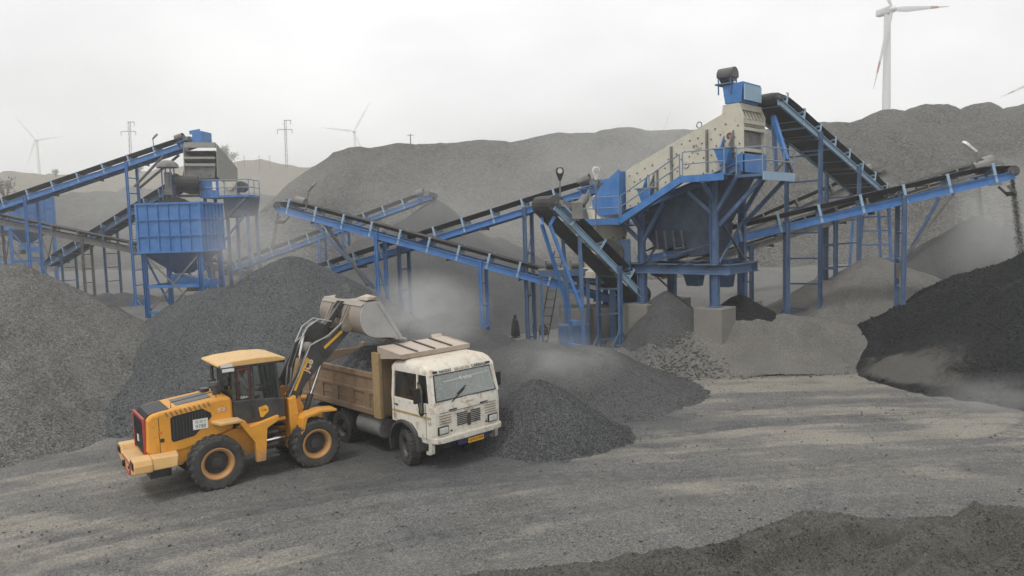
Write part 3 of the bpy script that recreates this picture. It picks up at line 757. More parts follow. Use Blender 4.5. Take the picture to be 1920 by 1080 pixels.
        if hood:
            b = MB(); seg = 10
            for i in range(seg + 1):
                a = R(-15 + 210 * i / seg)
                for e in (-0.34, 0.30):
                    b.v.append(P(L - 0.78 + e, s * (hw + 0.1) + 0.33 * math.cos(a), 0.40 + 0.33 * math.sin(a)))
            for i in range(seg): b.f.append((i * 2, i * 2 + 1, i * 2 + 3, i * 2 + 2))
            b.f.append(tuple(i * 2 for i in range(seg + 1)))
            o = th.part('motor_hood', b, M_GREYST, smooth=50)
            o.modifiers.new('thick', 'SOLIDIFY').thickness = 0.02
    if chute == 'box':
        b = MB()
        for s in (-1, 1): b.beam(P(L - 0.3, s * (hw + 0.06), -0.05), P(L + 0.55, s * (hw + 0.06), -0.12), 0.03, 0.55, w)
        b.beam(P(L + 0.56, -hw - 0.07, -0.12), P(L + 0.56, hw + 0.07, -0.12), 0.03, 0.5, w)
        th.part('discharge_chute', b, m_str)
    elif chute == 'scraper':
        b = MB(); b.beam(P(L - 0.35, -hw, -0.55), P(L - 0.1, -hw, -0.95), 0.05, 0.1); b.beam(P(L - 0.35, hw, -0.55), P(L - 0.1, hw, -0.95), 0.05, 0.1)
        b.beam(P(L - 0.1, -hw, -0.95), P(L - 0.1, hw, -0.95), 0.06, 0.2, w)
        th.part('belt_scraper', b, M_DARKST)
    # small return-roller boxes hanging under the frame
    for k in range(int(L / 4.2)):
        t = 2.0 + 4.2 * k
        b = MB(); b.beam(P(t, -hw - 0.02, -depth - 0.08), P(t, hw + 0.02, -depth - 0.08), 0.10, 0.10, w)
        for s in (-1, 1): b.beam(P(t, s * (hw + 0.05), -depth + 0.02), P(t, s * (hw + 0.05), -depth - 0.16), 0.16, 0.04, u)
        th.part('return_roller', b, M_DARKST)
    # trestle legs
    for spec in legs:
        px, kind = spec[0], spec[1]
        lo, hi = 0.0, 1.0                                   # find where the frame passes that picture column
        f0 = proj(tail)[0]; f1 = proj(head)[0]
        tt = spec[2] if len(spec) > 2 and spec[2] is not None else None
        if tt is None:
            for _ in range(40):
                mid = (lo + hi) / 2
                if (proj(tail.lerp(head, mid))[0] - px) * (f1 - f0) < 0: lo = mid
                else: hi = mid
            t = L * (lo + hi) / 2
        else: t = L * tt
        feet = []; tops = []
        for s in (-1, 1):
            tp = P(t, s * (hw + 0.10), 0.05); gp = Vector((tp.x, tp.y, 0)); 
            spread = 0.0 if kind != 'splay' else s * 0.35
            gp = gp + Vector((v.x, v.y, 0)).normalized() * spread
            gp.z = Tz(gp.x, gp.y) - 0.1
            feet.append(gp); tops.append(tp)
            b = MB(); uh = Vector((u.x, u.y, 0)).normalized()
            # H-section post
            wd = 0.16; vh = Vector((v.x, v.y, 0)).normalized()
            b.beam(gp, tp, 0.025, wd, uh)
            for e in (-1, 1): b.beam(gp + uh * (e * wd / 2), tp + uh * (e * wd / 2), wd, 0.025, uh)
            pl = th.part('leg', b, m_leg)
            b = MB(); b.box(gp + Vector((0, 0, 0.11)), (0.4, 0.4, 0.04)); 
            for e in (-1, 1):
                b.beam(gp + uh * (e * 0.55) + Vector((0, 0, 0.08)), gp + Vector((0, 0, 0.85)), 0.07, 0.07)
            th.part('foot_stay', b, m_leg, pl)
        Hh = tops[0].z - feet[0].z
        zs = np.arange(0.55, Hh - 0.4, 1.25) if kind in ('ladder', 'splay', 'rung') else np.arange(1.2, Hh - 0.8, 2.3)
        for z in zs:
            a = feet[0].lerp(tops[0], z / Hh); c = feet[1].lerp(tops[1], z / Hh)
            b = MB(); b.beam(a, c, 0.07, 0.08); th.part('rung', b, m_leg)
        if kind == 'cross':
            for z in np.arange(0.4, Hh - 2.2, 2.3):
                b = MB(); b.beam(feet[0].lerp(tops[0], z / Hh), feet[1].lerp(tops[1], (z + 2.1) / Hh), 0.05, 0.05); th.part('cross_brace', b, m_leg)
    return th, P, L
def strut(th, a, b, w, mat, name='brace'):
    m = MB(); m.beam(a, b, w, w); m.beam(a, b, w * 1.5, 0.03); return th.part(name, m, mat)

# conveyor running left across the middle, discharging far left over the crushed stone
c4, P4, L4 = conveyor('bright blue conveyor descending from above the loader towards the steep conveyor base', at(1190, 566, 39.0), at(528, 386, 44.0), 1.0, legs=((712, 'cross'), (905, 'rung')), motor='right', chute='scraper')
strut(c4, P4(L4 - 2.6, 0.56, -0.4), at(702, 540, 42.6), 0.16, M_BLUED); strut(c4, P4(L4 - 2.6, -0.56, -0.4), at(690, 535, 42.0), 0.14, M_DARKST)
# rising to the crusher
c6, P6, L6 = conveyor('blue conveyor rising behind the descending one to the cream crusher', at(430, 564, 48.5), at(1132, 346, 39.2), 0.95, legs=((757, 'rung'), (990, 'cross')), motor='right', chute='box', m_leg=M_BLUED)
# far one that builds the big cone
c5, P5, L5 = conveyor('far hazy blue conveyor feeding the big gravel cone behind the crossing conveyors', at(430, 505, 66), at(812, 366, 62.3), 1.1, legs=((604, 'rung'), (648, 'rung')), motor='right', chute='scraper', m_str=M_BLUE)
strut(c5, P5(L5 - 0.8, 0.6, -0.4), P5(L5 - 2.6, 0.6, -1.6), 0.12, M_DARKST)
# steep one towards the camera
c7, P7, L7 = conveyor('short steep conveyor beside the screen with dark belt drum at its top', at(1192, 552, 36.3), at(1026, 384, 33.4), 1.35, pr=0.40, m_str=M_BLUEG, legs=((1140, 'rung'),), motor='left', hood=False, depth=0.30, m_leg=M_BLUED)
# its forked front support
for s in (-1, 1):
    top = P7(L7 - 1.9, s * 0.62, -0.25); foot = Vector((top.x, top.y, 0)) + Vector((0.35 if s < 0 else 0.1, -0.1, 0)); foot.z = Tz(foot.x, foot.y)
    m = MB(); m.beam(foot, top, 0.17, 0.17); th_leg = c7.part('leg', m, M_BLUED)
    m = MB(); m.beam(foot.lerp(top, 0.42), P7(L7 - 0.5, s * 0.3, -0.75), 0.13, 0.13); m.beam(P7(L7 - 0.5, s * 0.3, -0.75), P7(L7 - 0.3, s * 0.6, -0.1), 0.13, 0.13)
    c7.part('fork', m, M_BLUE)
a0 = P7(L7 - 1.9, -0.62, -0.25); a1 = P7(L7 - 1.9, 0.62, -0.25)
for z in (0.9, 2.0, 3.4):
    m = MB(); q0 = Vector((a0.x + 0.2, a0.y, Tz(a0.x, a0.y) + z)); q1 = Vector((a1.x + 0.05, a1.y, Tz(a1.x, a1.y) + z)); m.beam(q0, q1, 0.1, 0.1); c7.part('rung', m, M_BLUE)
m = MB(); m.box(P7(L7 - 0.9, 0.95, 0.35), (0.5, 0.45, 0.75)); m.tube(P7(L7 - 0.9, 0.95, 0.7), P7(L7 - 0.9, 0.95, 1.15), 0.2, n=12); m.box(P7(L7 - 0.9, 0.95, 1.2), (0.4, 0.35, 0.1)); m.tube(P7(L7 - 0.9, 0.95, 1.2), P7(L7 - 0.9, 0.95, 1.5), 0.06, n=8)
c7.part('gear_drive', m, M_GREYST, bev=0.03)
# long front conveyor to the right
c10, P10, L10 = conveyor('long blue conveyor climbing from the screen towards the black grit pile', at(1205, 482, 36.4), at(1892, 322, 32.6), 1.0, legs=((1475, 'rung'), (1690, 'rung')), motor='left', chute='scraper', m_leg=M_BLUED)
strut(c10, P10(L10 - 3.0, -0.5, -0.4), at(1700, 482, 33.6), 0.13, M_BLUED); strut(c10, P10(L10 - 2.4, -0.5, -0.35), at(1690, 492, 33.4), 0.10, M_GREYST)
m = MB(); m.box(at(1690, 508, 33.9), (0.35, 0.3, 0.7)); c10.part('control_box', m, M_GREYST, bev=0.02)
# grey twin behind it
c11, P11, L11 = conveyor('dusty grey conveyor running just behind the long blue conveyor', at(1232, 510, 38.6), at(1862, 312, 41.2), 0.95, m_str=M_GREYST, m_idl=M_GREYST, legs=((1400, 'rung'), (1556, 'rung')), motor='right', chute='scraper', m_leg=M_BLUED)
# grey feeder rising to the tail of the top conveyor
c12, P12, L12 = conveyor('dusty grey conveyor rising behind the railed platform to a hooded drive', at(1340, 455, 47.0), at(1652, 322, 44.5), 0.95, m_str=M_GREYST, m_idl=M_GREYST, legs=((1540, 'rung'),), motor='right', chute='box')
# top feed of the big screen
c9, P9, L9 = conveyor('high steep conveyor feeding the top of the cream screen', at(1648, 372, 43.4), at(1430, 188, 33.9), 1.5, m_str=M_BLUEG, legs=((1506, 'rung'), (1580, 'rung')), motor=None, depth=0.32, m_leg=M_BLUED)
m = MB()
q = P9(L9 - 0.5, 0, 0)
# trapezoid stair frame under its tail
tt = Vector((at(1640, 400, 43.2).x, 43.0, 0)); gz = Tz(tt.x, tt.y)
st = Thing('support_tower', 'blue trapezoid support tower with rungs under the tail of the high conveyor', 'frame', (tt.x, tt.y, gz))
topz = at(1640, 385, 43.2).z
for k, (xo, xt) in enumerate(((-1.05, -0.75), (0.95, 0.7))):
    for dy in (0, 1.2):
        m = MB(); m.beam((tt.x + xo, tt.y + dy, gz - 0.1), (tt.x + xt, tt.y + dy, topz), 0.13, 0.13); st.part('leg', m, M_BLUE)
for z in np.arange(0.9, topz - gz, 0.8):
    f = z / (topz - gz)
    m = MB(); m.beam((tt.x + lerp(-1.05, -0.75, f), tt.y - 0.02, gz + z), (tt.x + lerp(0.95, 0.7, f), tt.y - 0.02, gz + z), 0.08, 0.09); st.part('rung', m, M_BLUE)

# left side group
c1, P1, L1 = conveyor('long blue conveyor climbing to the left screen above the blue bin', at(-190, 452, 63.5), at(366, 264, 61.0), 1.25, legs=((58, 'rung'), (246, 'rung'), (0, 'rung', 0.06)), motor='right', chute='box', depth=0.42, spacing=2.3)
strut(c1, P1(L1 - 2.6, -0.65, -0.5), at(252, 350, 60.6), 0.16, M_GREYST); strut(c1, P1(L1 - 2.0, 0.65, -0.5), at(262, 352, 61.8), 0.16, M_GREYST)
b = MB(); b.beam(P1(L1 + 0.2, -0.75, 0.1), P1(L1 + 1.0, -0.75, -0.12), 0.04, 1.0); b.beam(P1(L1 + 0.2, 0.75, 0.1), P1(L1 + 1.0, 0.75, -0.12), 0.04, 1.0); b.beam(P1(L1 + 1.0, -0.75, -0.12), P1(L1 + 1.0, 0.75, -0.12), 0.04, 1.0)
b.beam(P1(L1 + 0.1, -0.75, 0.55), P1(L1 + 1.0, -0.75, 0.42), 0.02, 0.3); c1.part('head_box', b, M_BLUE)
c2, P2, L2 = conveyor('dim grey conveyor sloping down behind the tall blue posts at left', at(470, 512, 66), at(-60, 398, 67), 1.15, m_str=M_GREYST, m_idl=M_GREYST, legs=((161, 'rung'), (0, 'rung', 0.90), (0, 'rung', 0.12)), motor='right', depth=0.42, spacing=2.2)
c3, P3, L3 = conveyor('hazy conveyor rising from a spill heap behind the dim grey conveyor', at(95, 495, 73), at(352, 338, 62.5), 1.15, m_str=M_BLUED, legs=((128, 'rung'), (206, 'rung')), motor='left', depth=0.42, spacing=2.2)

# ================================================================== blue storage bins
def bin_hopper(label, c, rot, sx, sy, h, leg_h, mat, nrib=6, nrail=2, heap=None):
    """square ribbed bin on four braced legs with a tapered outlet; c = ground centre"""
    th = Thing('storage_bin', label, 'bin', c, rot)
    z0, z1 = leg_h, leg_h + h
    for ax, s in (('x', -1), ('x', 1), ('y', -1), ('y', 1)):
        b = MB()
        if ax == 'y': b.box((0, s * sy / 2, (z0 + z1) / 2), (sx, 0.05, h))
        else: b.box((s * sx / 2, 0, (z0 + z1) / 2), (0.05, sy - 0.06, h))
        w = th.part('wall', b, mat)
        L = sx if ax == 'y' else sy
        for k in range(nrib + 1):
            q = -L / 2 + L * k / nrib; wd = 0.14 if k in (0, nrib) else 0.06
            b = MB()
            if ax == 'y': b.box((q, s * (sy / 2 + 0.07), (z0 + z1) / 2), (wd, 0.09, h))
            else: b.box((s * (sx / 2 + 0.07), q * 0.985, (z0 + z1) / 2), (0.09, wd, h))
            th.part('rib', b, mat, w)
        for k in range(nrail + 2):
            z = lerp(z0 + 0.06, z1 - 0.05, k / (nrail + 1)); b = MB(); hh = 0.13 if k in (0, nrail + 1) else 0.07
            if ax == 'y': b.box((0, s * (sy / 2 + 0.075), z), (sx + 0.24, 0.12, hh))
            else: b.box((s * (sx / 2 + 0.075), 0, z), (0.12, sy - 0.02, hh))
            th.part('rail', b, mat, w)
    b = MB(); o = 0.9
    b.hexa([(-o * .5, -o * .5, z0 - 1.5), (o * .5, -o * .5, z0 - 1.5), (o * .5, o * .5, z0 - 1.5), (-o * .5, o * .5, z0 - 1.5)],
           [(-sx / 2 + .1, -sy / 2 + .1, z0 - 0.02), (sx / 2 - .1, -sy / 2 + .1, z0 - 0.02), (sx / 2 - .1, sy / 2 - .1, z0 - 0.02), (-sx / 2 + .1, sy / 2 - .1, z0 - 0.02)])
    th.part('outlet_cone', b, M_BLUED)
    L4 = []
    for a in (-1, 1):
        for d in (-1, 1):
            b = MB(); x, y = a * (sx / 2 - 0.25), d * (sy / 2 - 0.1)
            b.box((x, y, (z0 - 0.2) / 2), (0.03, 0.26, z0 + 0.1)); 
            for e in (-1, 1): b.box((x + e * 0.13, y, (z0 - 0.2) / 2), (0.03, 0.26, z0 + 0.1))
            th.part('leg', b, mat)
    for d in (-1, 1):
        y = d * (sy / 2 - 0.1)
        for z in (0.35, z0 * 0.48):
            b = MB(); b.box((0, y, z), (sx - 0.8, 0.14, 0.2)); th.part('tie_beam', b, mat)
        for e in (-1, 1):
            b = MB(); b.beam((-e * (sx / 2 - 0.4), y - d * 0.02 * e, z0 - 0.3), (e * (sx / 2 - 0.4), y + d * 0.1 * e, 0.5), 0.1, 0.1); th.part('cross_brace', b, M_GREYST)
    for a in (-1, 1):
        b = MB(); b.box((a * (sx / 2 - 0.25), 0, z0 * 0.48), (0.14, sy - 0.5, 0.2)); th.part('tie_beam', b, mat)
        b = MB(); b.beam((a * (sx / 2 - 0.25), -sy / 2 + 0.3, z0 - 0.3), (a * (sx / 2 - 0.25), sy / 2 - 0.3, 0.5), 0.1, 0.1); th.part('cross_brace', b, mat)
    # vibrating feeder under the outlet
    b = MB(); b.xz([(-0.7, z0 - 1.55), (2.0, z0 - 2.0), (2.0, z0 - 2.6), (-0.7, z0 - 2.1)], -0.6, 0.6); th.part('feeder_trough', b, mat)
    b = MB(); b.box((0.9, -0.8, z0 - 2.5), (0.7, 0.5, 0.5)); th.part('feeder_motor', b, M_DARKST, bev=0.04)
    return th
pb = at(343, 585, 52.5)
gz = Tz(pb.x, pb.y)
TB = at(378, 378, 51); BB = at(381, 472, 51)
leg_h = BB.z - gz; hb = TB.z - BB.z
BC = at(352, 600, 53.0)
BIN = bin_hopper('blue ribbed storage bin on braced legs below the left screen', (BC.x, 53.0, gz), R(-1), 4.35, 3.7, hb, leg_h, M_BLUE, nrib=6, nrail=2)
pc = at(58, 560, 86)
bin_hopper('distant hazy blue ribbed bin behind the dim grey conveyor', (pc.x, 86, Tz(pc.x, 86)), R(-38), 4.6, 4.6, 3.6, at(58, 430, 84).z - Tz(pc.x, 86), M_BLUE, nrib=5, nrail=2)
# stone heaped in the near bin
X, Y = np.meshgrid(np.arange(-2.1, 2.11, 0.1), np.arange(-1.8, 1.81, 0.1))
Zh = leg_h + hb - 0.45 + 0.95 * np.exp(-((X + 0.5) ** 2 + (Y - 0.3) ** 2) / 2.2) + 0.05 * fbm(X * 3, Y * 3, 3, 5)
o = link('stone_heap', grid_mesh('stone_heap', X, Y, Zh, M_PILE_D)); o.location = (BC.x, 53.0, gz); o.rotation_euler = (0, 0, R(-1))
tag(o, 'dark crushed stone heaped in the top of the blue storage bin', 'stone heap')

def railing(th, pts, h, mat, post_step=1.3, r=0.028):
    """tube railing along a polyline of deck points: two rails and posts"""
    pts = [Vector(p) for p in pts]
    for k in (0.5, 1.0):
        b = MB(); b.pipe([p + Vector((0, 0, h * k)) for p in pts], r, 6); th.part('handrail', b, mat, smooth=40)
    for i in range(len(pts) - 1):
        a, c = pts[i], pts[i + 1]; n = max(1, int(round((c - a).length / post_step)))
        for k in range(n + (1 if i == len(pts) - 2 else 0)):
            p = a.lerp(c, k / n); b = MB(); b.tube(p, p + Vector((0, 0, h)), r, n=6); th.part('rail_post', b, mat, smooth=40)

# ================================================================== left screen above the bin
ls = at(375, 420, 60.0); lz = Tz(ls.x, 60)
M_LSCR = paint('grimy_grey_cream', (0.30, 0.295, 0.26), 0.7, dust=0.5, dustcol=(0.20, 0.195, 0.18), topdust=0.5, rust=0.3)
LS = Thing('vibrating_screen', 'grey cream vibrating screen above the left blue bin', 'screen', (ls.x, 60.0, lz))
def lp(px, py, d): return at(px, py, d)
b = MB()    # side plates going back, open end faces the bin
for px0 in (343, 405):
    a = lp(px0, 270, 58.6); c = lp(px0 + 2, 332, 58.6)
    b2 = MB(); b2.prism([a, c, c + Vector((0.2, 3.6, -1.3)), a + Vector((0.2, 3.6, -1.6))], (0.06, 0, 0)); LS.part('side_plate', b2, M_LSCR)
for py0, hgt_ in ((272, 0.4), (296, 0.18), (309, 0.22)):
    a = lp(346, py0, 58.62); c = lp(404, py0, 58.62); b2 = MB(); b2.beam(a, c, 0.2, hgt_); LS.part('cross_tube', b2, M_LSCR)
for py0, dd in ((284, 0.9), (302, 0.9)):
    a = lp(346, py0, 58.7); c = lp(404, py0, 58.7); b2 = MB(); b2.prism([a, c, c + Vector((0, 3.4, -1.3)), a + Vector((0, 3.4, -1.3))], (0, 0, 0.06)); LS.part('screen_deck', b2, M_DARKST)
a = lp(346, 312, 58.68); c = lp(404, 312, 58.68); d_ = lp(402, 334, 58.68); e_ = lp(340, 338, 58.68)
b2 = MB(); b2.prism([a, c, d_, e_], (0, 0.05, 0)); LS.part('front_plate', b2, M_GREYST)
# cross conveyor drum hanging over the bin
cL, PL, LL = conveyor('short dark conveyor with hooded drive above the stone in the blue bin', lp(372, 352, 65.0), lp(352, 343, 56.0), 1.5, pr=0.55, m_str=M_DARKST, legs=(), motor='right', chute='scraper')
# hooded pump drive left of it
dv = lp(318, 372, 55.5)
DV = Thing('drive_unit', 'grey hooded drive unit on a stand left of the dark drum above the bin', 'drive unit', dv)
b = MB()
for x_ in (-0.35, 0.35):
    for y_ in (-0.3, 0.3): 
        b2 = MB(); b2.beam(dv + Vector((x_, y_, -0.6)), dv + Vector((x_ * 0.9, y_, 2.3)), 0.07, 0.07); DV.part('post', b2, M_BLUED)
b2 = MB(); b2.lathe([(0.0, 0.55), (0.4, 0.5), (0.72, 0.25), (0.78, 0.0), (0.7, -0.02), (0.0, 0.1)], 14, Matrix.Translation(dv + Vector((0, 0, 2.25)))); DV.part('hood', b2, M_GREYST, smooth=50)
b2 = MB(); b2.tube(dv + Vector((0, 0, 0.7)), dv + Vector((0, 0, 1.9)), 0.28, n=14); b2.box(dv + Vector((0.05, 0, 0.5)), (0.6, 0.5, 0.5)); DV.part('motor', b2, M_GREYST, smooth=40)
# support structure and railed platform on the right
PF = Thing('railed_platform', 'blue railed platform right of the left screen over a dark chute box', 'platform', (lp(425, 500, 58).x, 58.0, Tz(lp(425, 500, 58).x, 58)))
f0, f1 = lp(380, 403, 56.6), lp(470, 370, 56.6)
zt_ = lp(425, 368, 56.6).z
x0, x1 = lp(378, 400, 56.6).x, lp(469, 400, 56.6).x
b2 = MB(); b2.box(((x0 + x1) / 2, 57.8, zt_), (x1 - x0, 2.6, 0.16)); PF.part('deck', b2, M_BLUE)
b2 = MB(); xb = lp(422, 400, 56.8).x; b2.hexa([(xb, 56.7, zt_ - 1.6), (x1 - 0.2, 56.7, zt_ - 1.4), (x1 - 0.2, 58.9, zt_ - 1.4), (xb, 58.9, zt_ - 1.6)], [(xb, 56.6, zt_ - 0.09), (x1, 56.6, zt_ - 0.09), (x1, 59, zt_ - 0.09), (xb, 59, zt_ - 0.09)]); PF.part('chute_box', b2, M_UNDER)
railing(PF, [(x0, 56.6, zt_ + 0.08), (x1, 56.6, zt_ + 0.08), (x1, 59.0, zt_ + 0.08)], 1.15, M_RAIL, 1.0, 0.035)
b2 = MB(); xa = lp(376, 400, 56.65).x; xc = lp(413, 400, 56.65).x; b2.box(((xa + xc) / 2, 56.66, zt_ + 0.65), (xc - xa, 0.05, 1.3)); PF.part('guard_plate', b2, M_BLUE)
b2 = MB(); xd = lp(401, 350, 56.6).x; b2.box((xd, 56.61, zt_ + 0.8), (0.3, 0.03, 0.65)); PF.part('notice_plate', b2, M_WHITE)
b2 = MB(); b2.box((lp(433, 350, 57).x, 57.4, zt_ + 0.6), (0.9, 0.9, 1.0)); b2.tube((lp(433, 350, 57).x, 56.9, zt_ + 0.7), (lp(433, 350, 57).x, 56.7, zt_ + 0.7), 0.28, n=14); PF.part('exciter_box', b2, M_CREAM, bev=0.04)
b2 = MB(); b2.tube((lp(452, 350, 57).x, 56.9, zt_ + 0.7), (lp(452, 350, 57).x, 57.5, zt_ + 0.7), 0.42, n=16); PF.part('flywheel', b2, M_DARKST, smooth=40)
for xx in (x0 + 0.2, (x0 + x1) / 2, x1 - 0.3):
    for yy in (56.9, 58.9):
        b2 = MB(); b2.beam((xx, yy, Tz(xx, yy) - 0.1), (xx, yy, zt_ - 0.1), 0.2, 0.2); PF.part('leg', b2, M_BLUED)
b2 = MB(); b2.beam((x1 - 0.5, 56.7, zt_ - 1.5), (xb - 0.3, 56.9, zt_ - 3.4), 0.14, 0.14); PF.part('brace', b2, M_BLUED)
b2 = MB(); b2.beam((x1 - 0.2, 56.62, zt_ - 0.1), (xb, 56.62, zt_ - 1.7), 0.1, 0.1); PF.part('brace', b2, M_GREYST)
# ================================================================== main screening station
SA = R(43)
E = Vector((math.cos(SA), -math.sin(SA), 0)); Q = Vector((math.sin(SA), math.cos(SA), 0)); UZ = Vector((0, 0, 1))
O_ = Vector((6.2, 35.4, 0))
SL, SW = 3.75, 2.7
def S(e, q, z): return O_ + E * e + Q * q + UZ * z
ZB, ZF = 4.30, 2.65                 # base frame, footing top
ST = Thing('screening_station', 'blue steel screening station frame carrying the big cream screen', 'steel frame', (O_.x, O_.y, Tz(O_.x, O_.y)))
def hbeam(th, a, b, w, h, mat, name, parent=None):
    m = MB(); a = Vector(a); b = Vector(b); d = (b - a).normalized()
    up = UZ if abs(d.z) < 0.9 else E
    x = d.cross(up).normalized(); z = x.cross(d).normalized()
    m.beam(a, b, 0.03, h - 0.04, z)
    for s in (-1, 1): m.beam(a + z * (s * h / 2), b + z * (s * h / 2), w, 0.035, z)
    return th.part(name, m, mat, parent)
# concrete footings (each stands on its own)
for k, (e, q, lab) in enumerate(((0, 0, 'square concrete footing under the front column nearest the steep conveyor'), (SL, 0, 'square concrete footing beside the small black topped heap'),
                               (0, SW, 'concrete footing behind the spill heap under the rear column'), (SL, SW, 'concrete footing under the rear column beside the trestle'))):
    c = S(e, q, 0); g = Tz(c.x, c.y); b = MB()
    rot = Matrix.Rotation(-SA, 3, 'Z')
    hh = ZF - 0.012 - (g - 0.6); b.box((c.x, c.y, ZF - 0.012 - hh / 2), (1.35, 1.35, hh), rot)
    single('concrete_footing', b, M_CONC, lab, 'footing', (c.x, c.y, g), bev=0.03)
cols = {}
def scz(e): return 7.05 + (e + 1.0) / 5.9 * 1.85       # screen underside
for e in (0, SL):
    for q in (0, SW):
        hbeam(ST, S(e, q, ZF), S(e, q, ZB - 0.21), 0.30, 0.34, M_BLUED, 'lower_column')
        hbeam(ST, S(e, q, ZB + 0.21), S(e, q, scz(e) - 0.25), 0.24, 0.27, M_BLUED, 'column')
        b = MB(); b.box(S(e, q, ZF + 0.015), (0.6, 0.6, 0.03), Matrix.Rotation(-SA, 3, 'Z')); ST.part('base_plate', b, M_BLUED)
for q in (0, SW): hbeam(ST, S(-1.6, q, ZB), S(SL + 0.75, q, ZB), 0.34, 0.42, M_BLUED, 'base_beam')
for e in (-1.3, SL + 0.55): hbeam(ST, S(e, 0.19, ZB - 0.01), S(e, SW - 0.19, ZB - 0.01), 0.34, 0.38, M_BLUED, 'base_beam')
for e in (1.2, 2.5): hbeam(ST, S(e, 0.19, ZB - 0.01), S(e, SW - 0.19, ZB - 0.01), 0.2, 0.3, M_BLUED, 'cross_beam')
for q in (0, SW):                     # sloping carrying beams under the screen
    hbeam(ST, S(-1.0, q, scz(-1.0) - 0.2), S(SL + 1.1, q, scz(SL + 1.1) - 0.2), 0.24, 0.3, M_BLUED, 'sloping_beam')
for e in (-0.9, SL + 1.0): hbeam(ST, S(e, 0.13, scz(e) - 0.21), S(e, SW - 0.13, scz(e) - 0.21), 0.2, 0.28, M_BLUED, 'cross_beam')
for e in (0, SL):                     # Y braces
    for s in (-1, 1):
        for q in (0, SW):
            m = MB(); m.beam(S(e + s * 0.1, q, scz(e) - 1.75), S(e + s * 1.25, q, scz(e + s * 1.25) - 0.36), 0.16, 0.16); ST.part('knee_brace', m, M_BLUED)
    for q, s in ((0, -1),):           # outriggers carrying the walkway
        m = MB(); m.beam(S(e, q - 0.1, scz(e) - 1.2), S(e, q - 1.0, scz(e) - 0.42), 0.14, 0.14); ST.part('knee_brace', m, M_BLUED)
for q in (0.0, SW):                   # slender ties between the columns
    m = MB(); m.beam(S(0.14, q + 0.16, ZB + 0.25), S(SL - 0.14, q + 0.16, ZB + 1.15), 0.07, 0.07); ST.part('tie_bar', m, M_DARKST)
    m = MB(); m.beam(S(-1.5, q + 0.19, ZB - 0.25), S(0.0, q + 0.19, ZF + 0.25), 0.07, 0.07); ST.part('tie_bar', m, M_DARKST)
for e in (0, SL):
    m = MB(); m.beam(S(e + 0.16, 0.14, ZB + 0.3), S(e + 0.16, SW - 0.14, ZB + 2.2), 0.08, 0.08); ST.part('tie_bar', m, M_BLUED)
    m = MB(); m.beam(S(e + 0.2, 0.14, ZB + 2.2), S(e + 0.2, SW - 0.14, ZB + 0.3), 0.08, 0.08); ST.part('tie_bar', m, M_DARKST)
for k in range(2):                    # power cables sagging along the frame
    p0, p1 = S(-1.4, -0.12 - 0.05 * k, ZB + 0.3), S(SL + 0.6, -0.12 - 0.05 * k, ZB + 0.28)
    m = MB(); m.pipe([p0.lerp(p1, t_) - UZ * (0.16 + 0.06 * k) * (1 - abs(((t_ * 3) % 1) * 2 - 1)) for t_ in np.linspace(0, 1, 25)], 0.022, 5); ST.part('cable', m, M_BLACK)
# rear stair and discharge chutes under the station
for k, (e, q, dz) in enumerate(((1.0, 2.4, 0.2), (2.6, 2.4, 0.35))):
    m = MB(); m.hexa([S(e, q, ZB - 1.0), S(e + 0.6, q, ZB - 1.0), S(e + 0.6, q + 0.5, ZB - 1.0), S(e, q + 0.5, ZB - 1.0)], [S(e - 0.2, q - 0.4, ZB + dz), S(e + 0.8, q - 0.4, ZB + dz), S(e + 0.8, q + 0.6, ZB + dz), S(e - 0.2, q + 0.6, ZB + dz)]); ST.part('discharge_chute', m, M_BLUED)
# collecting hopper
b = MB(); b.hexa([S(0.5, 0.55, ZB + 0.85), S(3.1, 0.55, ZB + 1.25), S(3.1, 2.1, ZB + 1.25), S(0.5, 2.1, ZB + 0.85)],
                 [S(-0.85, 0.16, scz(-0.85) - 0.06), S(SL + 0.95, 0.16, scz(SL + 0.95) - 0.06), S(SL + 0.95, SW - 0.16, scz(SL + 0.95) - 0.06), S(-0.85, SW - 0.16, scz(-0.85) - 0.06)])
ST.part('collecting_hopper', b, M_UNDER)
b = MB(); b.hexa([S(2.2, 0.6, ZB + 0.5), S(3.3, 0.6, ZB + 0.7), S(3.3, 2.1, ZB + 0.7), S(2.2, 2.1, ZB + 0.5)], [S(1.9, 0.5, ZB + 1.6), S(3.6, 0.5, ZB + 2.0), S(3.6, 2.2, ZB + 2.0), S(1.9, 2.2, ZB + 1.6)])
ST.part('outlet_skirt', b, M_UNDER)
for k in range(4):
    m = MB(); e = 0.7 + 0.45 * k; m.beam(S(e, 0.3, ZB + 0.9), S(e - 0.12, 0.34, ZB + 1.75), 0.09, 0.05); ST.part('skirt_clamp', m, M_DARKST)

# ---------------- the screen itself
LOW, HIGH = -1.05, SL + 1.25
SCR = Thing('vibrating_screen', 'big cream bolted vibrating screen on the blue station frame', 'screen', S(1.8, 1.3, scz(1.8)))
def plate_poly(q):
    zl = scz(LOW); zh = scz(HIGH)
    return [S(LOW, q, zl), S(HIGH - 0.55, q, scz(HIGH - 0.55) - 0.1), S(HIGH, q, zh + 0.35), S(HIGH, q, zh + 2.0), S(HIGH - 0.22, q, zh + 2.50), S(HIGH - 0.95, q, zh + 2.48), S(HIGH - 1.0, q, zh + 2.10), S(LOW + 0.35, q, zl + 2.1), S(LOW, q, zl + 1.9)]
q0, q1 = 0.30, SW - 0.30
sideA = None
for q in (q0, q1):
    b = MB(); b.prism(plate_poly(q), Q * 0.045); o = SCR.part('side_plate', b, M_CREAM)
    if q == q0: sideA = o
me_b = None
b = MB(); b.lathe([(0, 0.03), (0.033, 0.028), (0.04, 0.0)], 7); me_b = b.mesh('bolt', M_BOLT)
rgb = random.Random(3)
def on_plate(e, h, off=0.0): return S(e, q0 - off, scz(e) + h)
